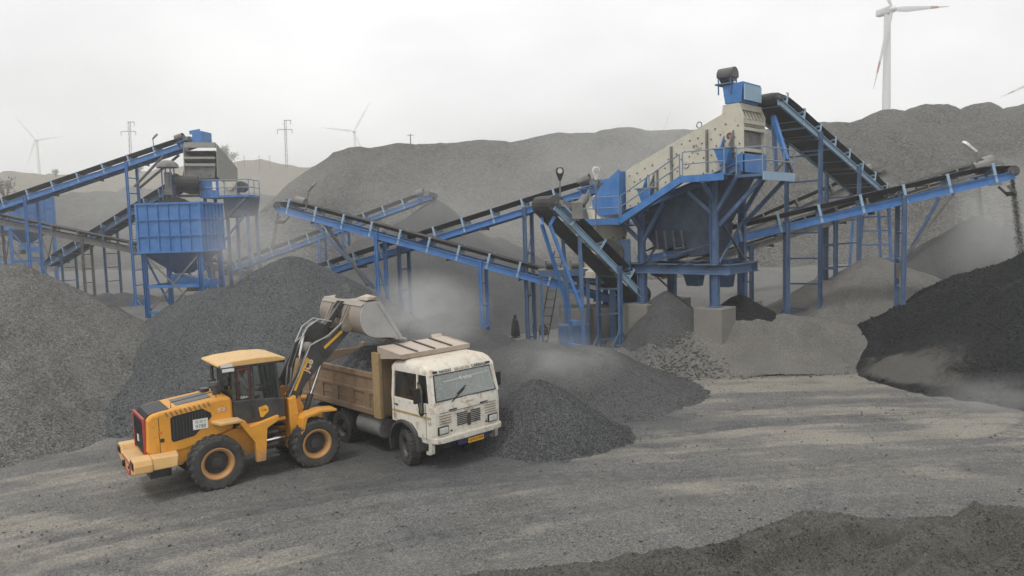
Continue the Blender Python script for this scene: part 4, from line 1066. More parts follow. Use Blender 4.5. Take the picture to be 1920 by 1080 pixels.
def put_bolt(e, h):
    M = frame_m(on_plate(e, h, 0.002), E, UZ, -Q)
    SCR.inst('bolt', me_b, M, None)
rows = (0.18, 0.52, 0.86, 1.22, 1.58, 1.9, 2.2)
for r_, h in enumerate(rows):
    for k in range(15):
        e = LOW + 0.25 + k * 0.43 + (0.2 if r_ % 2 else 0)
        top = lerp(1.9, 2.2, (e - LOW) / (HIGH - LOW))
        if e < HIGH - 0.12 and h < top - 0.1 and rgb.random() < 0.86: put_bolt(e + rgb.uniform(-0.05, 0.05), h + rgb.uniform(-0.05, 0.05))
# stiffener bars, inspection ports, brackets
for e, h0, h1, w in ((0.75, 0.15, 1.3, 0.07), (1.5, 0.1, 2.05, 0.10), (3.3, 0.2, 2.05, 0.10), (4.55, 0.3, 1.5, 0.05)):
    m = MB(); m.beam(on_plate(e, h0, 0.05), on_plate(e, h1, 0.05), w, 0.09, Q); SCR.part('stiffener', m, M_GREYST)
b = MB(); b.lathe([(0.05, 0.0), (0.05, 0.05), (0.15, 0.06), (0.17, 0.0)], 18, frame_m(on_plate(2.25, 0.95, 0.002), E, UZ, -Q)); SCR.part('inspection_port', b, M_CREAM, smooth=40)
b = MB(); b.lathe([(0.0, 0.04), (0.05, 0.045), (0.06, 0.0)], 12, frame_m(on_plate(2.25, 0.95, 0.004), E, UZ, -Q)); SCR.part('port_plug', b, M_DARKST)
b = MB(); b.lathe([(0.05, 0.0), (0.05, 0.03), (0.13, 0.03), (0.15, 0.0)], 14, frame_m(on_plate(4.35, 1.35, 0.002), E, UZ, -Q)); SCR.part('makers_badge', b, plain('badge_red', (0.18, 0.05, 0.03)), smooth=40)
SCR.inst('lettering', text_mesh('R.K.\nSHREE', 0.2, M_BOLT, 0.002), frame_m(on_plate(2.75, 1.45, 0.006), (E + UZ * 0.25).normalized(), (UZ - E * 0.25).normalized(), -Q))
b = MB(); c = S(2.9, q0 + 0.02, scz(2.9) + 2.28); 
pts = [c + E * (0.13 * math.cos(a)) + UZ * (0.15 + 0.13 * math.sin(a)) for a in np.linspace(-1.4, 4.5, 12)]
b.pipe(pts, 0.025, 6); SCR.part('lifting_eye', b, M_GREYST)
# spring brackets on blue stools
for e in (0.35, 4.3):
    h = 0.0 if e < 1 else 0.25
    m = MB(); c0 = on_plate(e, -0.1 + h, 0.42); m.hexa([c0 - E * .14 - Q * .14, c0 + E * .14 - Q * .14, c0 + E * .14 + Q * .14, c0 - E * .14 + Q * .14],
                                       [c0 - E * .36 - Q * .22 + UZ * .62, c0 + E * .36 - Q * .22 + UZ * .62, c0 + E * .36 + Q * .22 + UZ * .62, c0 - E * .36 + Q * .22 + UZ * .62]); ST.part('spring_stool', m, M_BLUE)
    m = MB(); m.beam(on_plate(e, -0.5, 0.42), on_plate(e, -0.1 + h, 0.42), 0.2, 0.2, Q); ST.part('stool_post', m, M_BLUED)
    m = MB(); c1 = on_plate(e, 0.56 + h, 0.42); m.box(c1, (0.95, 0.5, 0.06), Matrix.Rotation(-SA, 3, 'Z'))
    sb = SCR.part('spring_bracket', m, M_GREYST)
    for s in (-1, 1):
        m = MB(); cc = on_plate(e + s * 0.2, 0.6 + h, 0.0); m.prism([cc - Q * 0.44 - E * 0.02, cc - E * 0.02 - Q * 0.02, cc + UZ * 0.62 - E * 0.02 - Q * 0.02], E * 0.04); SCR.part('gusset', m, M_BLUE if s < 0 else M_GREYST, sb)
        b = MB(); zc = on_plate(e + s * 0.2, 0.28 + h, 0.42)
        pts = [zc + E * (0.09 * math.cos(a)) + Q * (0.09 * math.sin(a)) + UZ * (a / 40 * 0.27 - 0.02) for a in np.linspace(0, 38, 60)]
        b.pipe(pts, 0.018, 5); SCR.part('spring', b, M_DARKST, sb)
# open high end: cross members and decks
zh = scz(HIGH)
for h, hh, dz in ((2.36, 0.26, -0.12), (1.72, 0.16, 0), (1.42, 0.13, 0.0), (0.52, 0.14, 0.0)):
    m = MB(); m.beam(S(HIGH - 0.1 + dz, q0 + 0.05, zh + h), S(HIGH - 0.1 + dz, q1, zh + h), 0.14, hh); SCR.part('end_cross_member', m, M_CREAM)
for k in range(6):                                     # ribbed feed lip
    f = (k + 0.5) / 6; qq = lerp(q0 + 0.1, q1 - 0.05, f)
    m = MB(); m.beam(S(HIGH - 0.3, qq, zh + 2.24), S(HIGH - 0.06, qq - 0.1, zh + 1.80), 0.12, 0.10, Q); SCR.part('feed_rib', m, M_CREAM)
m = MB(); m.prism([S(HIGH - 0.36, q0 + 0.06, zh + 2.25), S(HIGH - 0.36, q1, zh + 2.25), S(HIGH - 0.18, q1, zh + 1.80), S(HIGH - 0.18, q0 + 0.06, zh + 1.80)], -E * 0.04); SCR.part('feed_plate', m, M_GREYST)
m = MB(); m.prism([S(HIGH - 0.2, q0 + 0.06, zh + 0.62), S(HIGH - 0.2, q1, zh + 0.62), S(HIGH - 0.2, q1, zh + 1.34), S(HIGH - 0.2, q0 + 0.06, zh + 1.34)], -E * 0.03); SCR.part('end_plate', m, M_GREYST)
for h in (0.30, 1.52, 0.95):
    m = MB(); m.prism([S(HIGH - 0.25, q0 + 0.06, zh + h), S(HIGH - 0.25, q1, zh + h), S(LOW + 0.2, q1, scz(LOW) + h * 0.8), S(LOW + 0.2, q0 + 0.06, scz(LOW) + h * 0.8)], UZ * 0.05); SCR.part('screen_deck', m, M_DARKST)
m = MB(); m.prism([S(HIGH + 0.02, q0 + 0.02, zh - 0.45), S(HIGH + 0.02, q1, zh - 0.45), S(HIGH + 0.02, q1, zh + 0.34), S(HIGH + 0.02, q0 + 0.02, zh + 0.34)], E * 0.04); ST.part('end_guard', m, M_BLUE)
m = MB(); m.prism([S(HIGH - 1.1, q0 - 0.12, zh - 0.62), S(HIGH + 0.02, q0 - 0.12, zh - 0.42), S(HIGH + 0.02, q0 - 0.12, zh + 0.42), S(HIGH - 0.95, q0 - 0.12, zh - 0.18)], -Q * 0.04); ST.part('side_guard', m, M_BLUE)
# blue feed box on top and its motor with rain hood
FB = Thing('feed_box', 'bright blue feed box on top of the cream screen', 'feed box', S(HIGH - 0.7, 1.3, zh + 2.51))
zt = zh + 2.51
FE = 0.92
m = MB(); m.hexa([S(HIGH - 0.85, 0.3, zt), S(HIGH - 0.10, 0.3, zt), S(HIGH - 0.10, 1.95, zt), S(HIGH - 0.85, 1.95, zt)], [S(HIGH - 0.95, 0.26, zt + 0.78), S(HIGH + 0.0, 0.26, zt + 0.86), S(HIGH + 0.0, 2.0, zt + 0.86), S(HIGH - 0.95, 2.0, zt + 0.78)])
FB.part('box', m, M_BLUE, bev=0.02)
m = MB(); m.beam(S(HIGH + 0.04, 0.3, zt + 0.42), S(HIGH + 0.04, 1.9, zt + 0.42), 0.06, 0.66); FB.part('end_flap', m, M_BLUEG)
MH = Thing('drive_motor', 'dark motor under a rounded rain hood above the bright blue feed box', 'motor', S(HIGH - 1.0, 0.5, zt + 0.6))
cm = S(HIGH - 0.85, 0.5, zt + 1.16)
m = MB(); m.tube(cm - E * 0.26, cm + E * 0.32, 0.22, n=16); MH.part('motor_body', m, M_DARKST, smooth=40)
b = MB(); seg = 12
for i in range(seg + 1):
    a = R(-20 + 220 * i / seg)
    for e in (-0.32, 0.38): b.v.append(cm + E * e + Q * (0.34 * math.cos(a)) + UZ * (0.08 + 0.33 * math.sin(a)))
for i in range(seg): b.f.append((i * 2, i * 2 + 1, i * 2 + 3, i * 2 + 2))
b.f.append(tuple(i * 2 for i in range(seg + 1))); b.f.append(tuple(i * 2 + 1 for i in range(seg, -1, -1)))
MH.part('rain_hood', b, M_DARKST, smooth=50)
for e, q in ((-0.26, -0.28), (0.3, -0.28), (-0.26, 0.26), (0.3, 0.26)):
    m = MB(); m.beam(cm + E * e + Q * q - UZ * 0.75, cm + E * e + Q * q + UZ * 0.1, 0.05, 0.05); MH.part('post', m, M_BLUED)
m = MB(); m.box(cm - UZ * 0.30, (0.8, 0.7, 0.06), Matrix.Rotation(-SA, 3, 'Z')); MH.part('shelf', m, M_BLUED)

# ---------------- walkway along the near side
WK = Thing('walkway', 'blue railed walkway climbing along the side of the cream screen', 'walkway', S(0, -0.6, scz(0) - 0.4))
zA = scz(-0.6) - 0.55; zC = scz(3.2) - 0.02
wq0, wq1 = -1.0, -0.16
def deck(a_e, a_z, b_e, b_z):
    m = MB(); m.hexa([S(a_e, wq0, a_z), S(b_e, wq0, b_z), S(b_e, wq1, b_z), S(a_e, wq1, a_z)], [S(a_e, wq0, a_z + .05), S(b_e, wq0, b_z + .05), S(b_e, wq1, b_z + .05), S(a_e, wq1, a_z + .05)]); WK.part('deck_plate', m, M_BLUED)
    m = MB(); m.beam(S(a_e, wq0 - 0.03, a_z - 0.07), S(b_e, wq0 - 0.03, b_z - 0.07), 0.05, 0.30); WK.part('edge_beam', m, M_BLUE)
deck(-3.3, zA, -0.55, zA); deck(-0.54, zA, 2.7, zC); deck(2.71, zC, 4.75, zC)
railing(WK, [S(-3.3, wq0, zA + .05), S(-0.55, wq0, zA + .05)], 1.05, M_RAIL, 1.35)
railing(WK, [S(-0.45, wq0, zA + .1), S(2.65, wq0, zC + .02)], 1.0, M_RAIL, 1.5)
railing(WK, [S(2.8, wq0, zC + .05), S(4.75, wq0, zC + .05)], 1.05, M_RAIL, 1.9)
EP = Thing('end_platform', 'blue railed platform jutting out below the open screen end', 'platform', S(5.4, 0.6, zC))
m = MB(); m.hexa([S(4.9, -0.3, zC - 0.12), S(6.1, -0.3, zC - 0.12), S(6.1, SW + 0.2, zC - 0.12), S(4.9, SW + 0.2, zC - 0.12)], [S(4.9, -0.3, zC), S(6.1, -0.3, zC), S(6.1, SW + 0.2, zC), S(4.9, SW + 0.2, zC)]); EP.part('deck_plate', m, M_BLUED)
m = MB(); m.beam(S(6.13, -0.3, zC - 0.1), S(6.13, SW + 0.2, zC - 0.1), 0.05, 0.36); EP.part('edge_beam', m, M_BLUEG)
railing(EP, [S(4.95, -0.3, zC), S(6.1, -0.3, zC), S(6.1, SW + 0.2, zC)], 1.1, M_RAIL, 1.2)
for q in (0.2, SW - 0.2):
    m = MB(); m.beam(S(5.9, q, zC - 0.15), S(SL + 0.15, q, zC - 2.1), 0.16, 0.16); EP.part('brace', m, M_BLUED)
# A-frame that carries the head of the top conveyor
AF = Thing('head_frame', 'blue splayed prop holding the high conveyor head beside the open screen end', 'frame', S(HIGH + 0.6, SW, zC))
m = MB(); a = S(HIGH + 0.2, SW + 0.1, zh + 2.1); c = S(HIGH + 0.9, SW - 0.1, zh + 0.1); m.beam(a, c, 0.18, 0.18); AF.part('prop', m, M_BLUE)
m = MB(); m.beam(a, S(HIGH + 0.25, SW + 0.3, zC), 0.16, 0.16); AF.part('prop', m, M_BLUED)
for e, q in ((HIGH + 0.4, SW - 0.6), (HIGH + 1.0, SW + 0.4)):
    m = MB(); m.beam(c, S(e, q, zC + 0.01), 0.1, 0.1); AF.part('foot_stay', m, M_DARKST)

# ================================================================== crusher at the low end
cc = S(-2.75, 0.7, 0); cg = Tz(cc.x, cc.y)
CR = Thing('crusher', 'cream cone crusher with a blue feed chute at the low end of the screen', 'crusher', (cc.x, cc.y, cg))
b = MB(); b.lathe([(0.0, 5.3), (1.0, 5.3), (1.1, 5.5), (1.3, 6.5), (1.35, 6.55), (1.35, 6.75), (0.95, 6.8), (0.85, 7.3), (0.55, 7.45), (0.45, 8.0), (0.0, 8.0)], 26, Matrix.Translation((cc.x, cc.y, -1.0 + 0.9))); CR.part('crusher_bowl', b, M_CREAM, smooth=35)
b = MB(); b.lathe([(0.0, 3.9), (1.25, 3.9), (1.25, 4.2), (1.0, 4.4), (1.0, 5.25), (0.0, 5.3)], 24, Matrix.Translation((cc.x, cc.y, -0.1))); CR.part('crusher_base', b, M_CREAM, smooth=35)
for a in range(10):
    b = MB(); an = a * 0.628; d = Vector((math.cos(an), math.sin(an), 0)); b.beam(Vector((cc.x, cc.y, 5.2)) + d * 1.1, Vector((cc.x, cc.y, 6.3)) + d * 1.13, 0.08, 0.12, d); CR.part('clamp', b, M_GREYST)
b = MB(); fl = S(-1.35, -0.55, 5.0); b.tube(fl - Q * 0.12, fl + Q * 0.14, 0.72, n=26); b.tube(fl - Q * 0.2, fl + Q * 0.9, 0.16, n=12); CR.part('flywheel', b, M_DARKST, smooth=40)
b = MB(); b.box(S(-0.75, -0.45, 4.95), (0.8, 0.12, 1.5), Matrix.Rotation(-SA, 3, 'Z')); CR.part('belt_guard', b, M_BLUED, bev=0.03)
b = MB(); b.prism([S(-2.7, -0.15, 6.85), S(-1.15, -0.15, 6.9), S(-1.12, -0.15, 9.05), S(-2.2, -0.15, 8.3), S(-2.75, -0.15, 7.6)], Q * 0.05); CR.part('chute_plate', b, M_BLUE)
b = MB(); b.prism([S(-2.7, 1.9, 6.85), S(-1.15, 1.9, 6.9), S(-1.12, 1.9, 9.05), S(-2.2, 1.9, 8.3), S(-2.75, 1.9, 7.6)], Q * 0.05); CR.part('chute_plate', b, M_BLUE)
b = MB(); b.prism([S(-1.2, -0.1, 6.9), S(-1.2, 1.9, 6.9), S(-1.2, 1.9, 8.95), S(-1.2, -0.1, 8.95)], E * 0.04); CR.part('chute_back', b, M_BLUE)
b = MB(); b.prism([S(-2.72, -0.1, 6.9), S(-2.72, 1.9, 6.9), S(-1.3, 1.9, 6.3), S(-1.3, -0.1, 6.3)], UZ * 0.05); CR.part('chute_floor', b, M_BLUED)
for e in (-3.6, -1.6):
    for q in (-0.2, 2.0):
        p0 = S(e, q, 0); b = MB(); b.beam((p0.x, p0.y, Tz(p0.x, p0.y) - 0.1), (p0.x, p0.y, 3.9), 0.26, 0.26); CR.part('leg', b, M_BLUED)
for q in (-0.2, 2.0): hbeam(CR, S(-4.0, q, 3.75), S(-1.66, q, 3.75), 0.3, 0.34, M_BLUED, 'base_beam')
b = MB(); p0 = S(-3.7, 0.9, 0); b.box((p0.x, p0.y, 4.4), (1.0, 0.8, 0.9), Matrix.Rotation(-SA, 3, 'Z')); b.tube((p0.x - 0.5, p0.y, 4.5), (p0.x + 0.4, p0.y, 4.5), 0.4, n=16); CR.part('motor', b, M_GREYST, bev=0.03)
b = MB(); p0 = S(-3.4, -1.0, 0); b.prism([(p0.x - 0.9, p0.y, 6.4), (p0.x + 0.1, p0.y, 5.9), (p0.x + 0.9, p0.y, 6.5), (p0.x + 0.7, p0.y, 7.5), (p0.x + 0.35, p0.y, 7.65), (p0.x - 0.1, p0.y, 6.8)], (0, 0.12, 0)); CR.part('drive_guard', b, M_GREYST)
# concrete wall and dark housing below the crusher
w0 = at(1112, 590, 38.5); wg = Tz(w0.x, w0.y)
b = MB(); b.box((w0.x, w0.y, wg + 0.9), (3.4, 2.2, 2.2)); single('machine_plinth', b, M_CONC, 'dusty concrete plinth behind the steep conveyor legs', 'plinth', (w0.x, w0.y, wg), bev=0.04)
# under-crusher conveyor frame stub, tank
b = MB(); w1 = at(1075, 575, 36.8); b.box((w1.x, w1.y, Tz(w1.x, w1.y) + 0.9), (1.5, 1.0, 1.7)); b.box((w1.x - 0.2, w1.y - 0.52, Tz(w1.x, w1.y) + 0.9), (0.08, 0.06, 1.5)); b.box((w1.x + 0.3, w1.y - 0.52, Tz(w1.x, w1.y) + 0.9), (0.08, 0.06, 1.5))
single('oil_tank', b, M_BLUED, 'dusty blue oil tank between the steep conveyor legs', 'tank', (w1.x, w1.y, Tz(w1.x, w1.y)), bev=0.03)

# leaning ladder behind the conveyor post
la, lb = at(1003, 582, 41.5), at(1040, 470, 41.5)
la.z = Tz(la.x, la.y)
LDD = Thing('ladder', 'dark steel ladder leaning up to the crusher deck behind the steep conveyor', 'ladder', la)
for dx in (0, 0.5):
    m = MB(); m.beam(la + Vector((dx, 0, 0)), lb + Vector((dx, 0, 0)), 0.06, 0.06); LDD.part('rail', m, M_DARKST)
for k in range(12):
    p_ = la.lerp(lb, (k + 0.7) / 12.5); m = MB(); m.beam(p_ + Vector((0.03, 0, 0)), p_ + Vector((0.47, 0, 0)), 0.04, 0.04); LDD.part('rung', m, M_DARKST)
# service deck and clutter under the crusher
SD = Thing('service_deck', 'low dark steel service deck under the crusher behind the steep conveyor', 'deck', (at(1080, 520, 37.6).x, 37.6, Tz(at(1080, 520, 37.6).x, 37.6)))
d0, d1 = at(1010, 508, 37.6), at(1190, 508, 37.6); zc_ = d0.z
m = MB(); m.box(((d0.x + d1.x) / 2, 37.9, zc_), (d1.x - d0.x, 1.6, 0.1)); SD.part('deck_plate', m, M_DARKST)
m = MB(); m.beam((d0.x, 37.08, zc_ - 0.12), (d1.x, 37.08, zc_ - 0.12), 0.06, 0.3); SD.part('edge_beam', m, M_BLUED)
for k in range(5):
    x_ = lerp(d0.x + 0.1, d1.x - 0.1, k / 4); m = MB(); m.beam((x_, 37.2, Tz(x_, 37.2) - 0.1), (x_, 37.2, zc_ - 0.1), 0.14, 0.14); SD.part('leg', m, M_BLUED)
for k in range(4):
    x_ = lerp(d0.x + 0.6, d1.x - 0.5, k / 3); m = MB(); m.box((x_, 37.9, zc_ + 0.28), (0.5, 0.6, 0.45)); m.tube((x_ - 0.2, 37.5, zc_ + 0.3), (x_ + 0.3, 37.5, zc_ + 0.3), 0.16, n=12); SD.part('drive_box', m, M_GREYST if k % 2 else M_DARKST, bev=0.03)
# ================================================================== floodlights
def floodlight(label, foot, top, aim, size=0.42, mat=None, group=None):
    foot = Vector(foot); top = Vector(top); aim = Vector(aim).normalized()
    th = Thing('floodlight', label, 'lamp', foot, None)
    m = MB(); m.tube(foot, top, 0.045, 0.035, n=8); th.part('pole', m, M_GREYST, smooth=40)
    side = aim.cross(UZ).normalized(); up = side.cross(aim).normalized()
    prof = [(0, 1.0), (0.42, 0.95), (0.62, 0.6), (0.6, 0.2), (0.35, -0.5), (0.16, -1.0), (-0.16, -1.0), (-0.35, -0.5), (-0.6, 0.2), (-0.62, 0.6), (-0.42, 0.95)]
    m = MB(); m.prism([top + side * (x * size * 0.6) + up * ((y + 0.9) * size * 0.62) - aim * 0.06 for x, y in prof], aim * 0.11); hd = th.part('lamp_head', m, mat or M_BLACK, bev=0.02)
    m = MB(); c = top + up * (size * 0.85) + aim * 0.06; m.tube(c, c + aim * 0.02, size * 0.24, n=14); th.part('lens', m, M_LENS, hd)
    return th
f = at(1050, 395, 34.4); floodlight('black floodlight facing the yard on a pole beside the steep conveyor drum', at(1050, 405, 34.3), at(1050, 338, 34.3), (0.0, -1, -0.1), 0.5)
floodlight('white floodlight on a pole at the walkway beside the crusher', at(1117, 470, 35.6), at(1117, 336, 35.6), (0.2, -1, -0.2), 0.5, M_WHITE)
floodlight('pale floodlight leaning over the head of the descending blue conveyor', P4(L4 - 1.9, 0.6, 0.1), P4(L4 - 1.9, 0.7, 1.3), (-0.9, -0.3, 0.9), 0.55, M_GREYST)
floodlight('pale floodlight tilted up above the head of the long blue conveyor', P10(L10 - 1.0, 0.5, 0.4), P10(L10 - 0.9, 0.5, 1.2), (0.8, -0.3, 1.0), 0.6, M_WHITE)
floodlight('pale floodlight tilted up near the head of the left conveyor', P1(L1 - 3.9, 0.6, 0.1), P1(L1 - 3.7, 0.6, 1.4), (-0.5, -0.6, 0.7), 0.5, M_GREYST)
# ================================================================== vehicle materials
M_YEL = paint('loader_yellow', (0.74, 0.33, 0.030), 0.42, dust=0.17, dustcol=(0.36, 0.24, 0.11), topdust=0.25, rust=0.14, scale=1.6, mud=0.75)
M_YELP = paint('sun_bleached_yellow', (0.72, 0.42, 0.13), 0.55, dust=0.45, dustcol=(0.50, 0.40, 0.27), topdust=0.45, rust=0.2, scale=1.6, mud=0.5)
M_LBLK = paint('loader_black', (0.022, 0.023, 0.025), 0.45, dust=0.25, topdust=0.45, scale=2.5)
M_TYRE = paint('tyre_rubber', (0.022, 0.022, 0.022), 0.8, dust=0.55, dustcol=(0.13, 0.125, 0.115), topdust=0.3, scale=3.0)
M_RIM = paint('rim_orange', (0.50, 0.25, 0.075), 0.5, dust=0.5, dustcol=(0.22, 0.17, 0.12), topdust=0.3, scale=4)
M_RED = paint('red_trim', (0.42, 0.035, 0.025), 0.45, dust=0.2, topdust=0.2)
M_BUCK = paint('worn_bucket_steel', (0.24, 0.205, 0.165), 0.5, dust=0.5, dustcol=(0.32, 0.29, 0.25), topdust=0.95, rust=0.45, rustcol=(0.17, 0.12, 0.085), scale=1.4)
M_BUCKS = paint('polished_bucket_side', (0.36, 0.36, 0.355), 0.45, dust=0.4, dustcol=(0.42, 0.41, 0.39), topdust=0.5, scale=1.4)
M_CHROME = plain('chrome_rod', (0.75, 0.75, 0.75), 0.18, 1.0)
M_YDEC = plain('yellow_decal', (0.80, 0.42, 0.03), 0.5)
M_WDEC = plain('white_decal', (0.75, 0.75, 0.72), 0.5)
M_CLOTH = plain('driver_shirt', (0.50, 0.42, 0.45), 0.9)
M_SKIN = plain('brown_skin', (0.13, 0.065, 0.04), 0.6)
M_HAIR = plain('black_hair', (0.010, 0.009, 0.009), 0.7)
M_CABW = paint('truck_cream_white', (0.72, 0.70, 0.62), 0.45, dust=0.30, dustcol=(0.46, 0.36, 0.26), topdust=0.6, rust=0.48, rustcol=(0.34, 0.22, 0.14), scale=1.5, mud=0.6, mudz=1.5)
M_TIP = paint('tipper_brown', (0.21, 0.135, 0.075), 0.6, dust=0.45, dustcol=(0.26, 0.20, 0.145), topdust=0.5, rust=0.4, rustcol=(0.12, 0.075, 0.045), scale=1.3, mud=0.5, mudz=2.0)
M_TIPP = paint('tipper_post_ochre', (0.34, 0.24, 0.11), 0.6, dust=0.3, dustcol=(0.30, 0.24, 0.17), topdust=0.5, rust=0.3, scale=1.5)
M_GUARD = paint('cab_guard_dusty', (0.37, 0.31, 0.25), 0.6, dust=0.4, dustcol=(0.50, 0.42, 0.35), topdust=0.75, rust=0.2, scale=1.5)
def glass(name, tint, refl=0.10, film_glare=0.12):
    m = bpy.data.materials.new(name); m.use_nodes = True; t = m.node_tree; t.nodes.clear()
    o = _n(t, 'ShaderNodeOutputMaterial'); tr = _n(t, 'ShaderNodeBsdfTransparent'); gl = _n(t, 'ShaderNodeBsdfGlossy'); mx = _n(t, 'ShaderNodeMixShader')
    df = _n(t, 'ShaderNodeBsdfDiffuse'); df.inputs['Color'].default_value = (0.50, 0.53, 0.50, 1); mx2 = _n(t, 'ShaderNodeMixShader')
    tr.inputs['Color'].default_value = (*tint, 1); gl.inputs['Roughness'].default_value = 0.04
    fr = _n(t, 'ShaderNodeFresnel'); fr.inputs['IOR'].default_value = 1.5
    f = math_n(t, 'ADD', fr.outputs[0], refl)
    n1 = noise(t, worldco(t), 3.0, 5, 0.65)
    t.links.new(ramp(t, n1, 0.3, 0.8, film_glare * 0.25, film_glare), mx2.inputs['Fac'])
    t.links.new(f, mx.inputs['Fac']); t.links.new(tr.outputs[0], mx.inputs[1]); t.links.new(gl.outputs[0], mx.inputs[2])
    t.links.new(mx.outputs[0], mx2.inputs[1]); t.links.new(df.outputs[0], mx2.inputs[2])
    t.links.new(mx2.outputs[0], o.inputs['Surface']); return m
M_GLASS = glass('cab_glass', (0.88, 0.92, 0.90), 0.0, 0.06)
M_WSCR = glass('windscreen_glass', (0.84, 0.90, 0.87), 0.10, 0.34)  # pale diffuse layer painted in for bright reflection and pale interior

_WH = {}
def tyre_mesh(r, w, lugs, chev):
    key = ('t', r, w, lugs)
    if key in _WH: return _WH[key]
    b = MB(); ri = r * 0.56
    M = Matrix.Rotation(R(90), 4, 'X')
    prof = [(ri, -w * 0.36), (ri * 1.08, -w * 0.44), (r * 0.74, -w * 0.52), (r * 0.88, -w * 0.50), (r * 0.955, -w * 0.42), (r * 0.965, 0), (r * 0.955, w * 0.42), (r * 0.88, w * 0.50), (r * 0.74, w * 0.52), (ri * 1.08, w * 0.44), (ri, w * 0.36), (ri, -w * 0.36)]
    b.lathe(prof, 40, M)
    for k in range(lugs):
        for s in (-1, 1):
            t0 = 2 * math.pi * (k + (0.5 if s > 0 else 0)) / lugs
            def pt(rr, yy, tt): return Vector((rr * math.cos(tt), yy, rr * math.sin(tt)))
            dt = 2 * math.pi / lugs * 0.28; sk = 2 * math.pi / lugs * chev
            y0, y1 = s * w * 0.03, s * w * 0.46; y2 = s * w * 0.51
            q = [pt(r * 0.95, y0, t0 + sk - dt), pt(r * 0.95, y0, t0 + sk + dt), pt(r * 0.94, y1, t0 + dt), pt(r * 0.94, y1, t0 - dt)]
            p = [pt(r * 1.0, y0, t0 + sk - dt * .8), pt(r * 1.0, y0, t0 + sk + dt * .8), pt(r * 0.99, y1, t0 + dt * .8), pt(r * 0.99, y1, t0 - dt * .8)]
            b.hexa(q, p)
            q2 = [pt(r * 0.84, y2 * 0.97, t0 - dt), pt(r * 0.84, y2 * 0.97, t0 + dt), pt(r * 0.94, y1 * 0.96, t0 + dt), pt(r * 0.94, y1 * 0.96, t0 - dt)]
            p2 = [pt(r * 0.86, y2 * 1.05, t0 - dt * .7), pt(r * 0.86, y2 * 1.05, t0 + dt * .7), pt(r * 0.985, y1 * 1.04, t0 + dt * .8), pt(r * 0.985, y1 * 1.04, t0 - dt * .8)]
            b.hexa(q2, p2)
    _WH[key] = b.mesh('tyre', M_TYRE, None, 28); return _WH[key]
def rim_mesh(r, w, mat, deep):
    key = ('r', r, w, mat.name)
    if key in _WH: return _WH[key]
    b = MB(); ri = r * 0.565; M = Matrix.Rotation(R(90), 4, 'X')      # outer face towards +z of the lathe = -y
    b.lathe([(ri, -w * 0.40), (ri * 1.05, w * 0.40), (ri * 1.06, w * 0.46), (ri * 0.98, w * 0.47), (ri * 0.86, w * 0.40), (ri * 0.80, w * 0.30), (ri * 0.78, w * deep), (ri * 0.76, w * deep - 0.02)], 32, M)
    _WH[key] = b.mesh('rim', mat, None, 35); return _WH[key]
def add_wheel(th, x, y, r, w, lugs, chev, rimmat, deep, steer=0.0, name='wheel', dual=False):
    s = -1 if y < 0 else 1
    tm = tyre_mesh(r, w, lugs, chev)
    Mx = Matrix.Translation((x, y, r - 0.015)) @ Matrix.Rotation(steer, 4, 'Z') @ (Matrix.Identity(4) if s < 0 else Matrix.Rotation(math.pi, 4, 'Z'))
    h = MB(); ri = r * 0.56; Mh = Matrix.Rotation(R(90), 4, 'X')
    h.lathe([(ri * 0.80, w * deep - 0.015), (ri * 0.42, w * deep + 0.005), (ri * 0.36, w * (deep + 0.14)), (ri * 0.18, w * (deep + 0.16)), (0, w * (deep + 0.16))], 24, Mh)
    for k in range(10):
        a = 2 * math.pi * k / 10; c = Vector((ri * 0.58 * math.cos(a), -w * deep, ri * 0.58 * math.sin(a))); h.tube(c, c - Vector((0, 0.035, 0)), 0.022, n=6)
    o = link(name, h.mesh('hub', M_TYRE, None, 35), th.o); o.matrix_local = Mx
    link('tyre', tm, o); link('rim', rim_mesh(r, w, rimmat, deep), o)
    return o

# ================================================================== wheel loader (x forward, y left)
LH = R(36.0)
LD = Thing('wheel_loader', 'yellow wheel loader with its bucket raised over the tipper truck', 'wheel loader', (-8.27, 19.48, 0.0), LH)
WBL = 2.62
for x in (0, WBL):
    for y in (-0.96, 0.96): add_wheel(LD, x, y, 0.69, 0.47, 22, 0.55, M_RIM, 0.06)
for x in (0, WBL):
    b = MB(); b.tube((x, -0.8, 0.69), (x, 0.8, 0.69), 0.16, n=12); b.box((x, 0, 0.69), (0.5, 0.6, 0.5)); LD.part('axle', b, M_LBLK, bev=0.03)
# engine hood
HY = 0.74
b = MB()
prof = [(-1.50, 1.08), (-1.56, 1.20), (-1.52, 1.95), (-1.42, 2.08), (-1.15, 2.13), (0.30, 2.27), (0.52, 2.24), (0.56, 2.10), (0.56, 1.40), (-0.10, 1.18), (-0.75, 1.05)]
b.xz(prof, -HY, HY); hood = LD.part('engine_hood', b, M_YEL, bev=0.07)
b = MB(); b.xz([(-1.52, 1.97), (-1.44, 2.09), (-1.15, 2.14), (-0.95, 2.16), (-0.95, 2.10), (-1.40, 2.03), (-1.49, 1.95)], -0.60, 0.60); LD.part('hood_cap', b, M_BLACK, hood)
b = MB(); b.hexa([(-0.75, -0.42, 2.16), (0.10, -0.42, 2.245), (0.10, 0.42, 2.245), (-0.75, 0.42, 2.16)], [(-0.75, -0.40, 2.185), (0.10, -0.40, 2.27), (0.10, 0.40, 2.27), (-0.75, 0.40, 2.185)]); LD.part('hood_mesh', b, M_LBLK, hood)
b = MB(); b.box((-1.555, 0, 1.55), (0.05, 1.24, 0.86)); LD.part('rear_grille', b, M_BLACK, hood, bev=0.02)
for k in range(7):
    b = MB(); b.box((-1.59, -0.48 + k * 0.16, 1.53), (0.02, 0.025, 0.76)); LD.part('grille_slat', b, M_LBLK, hood)
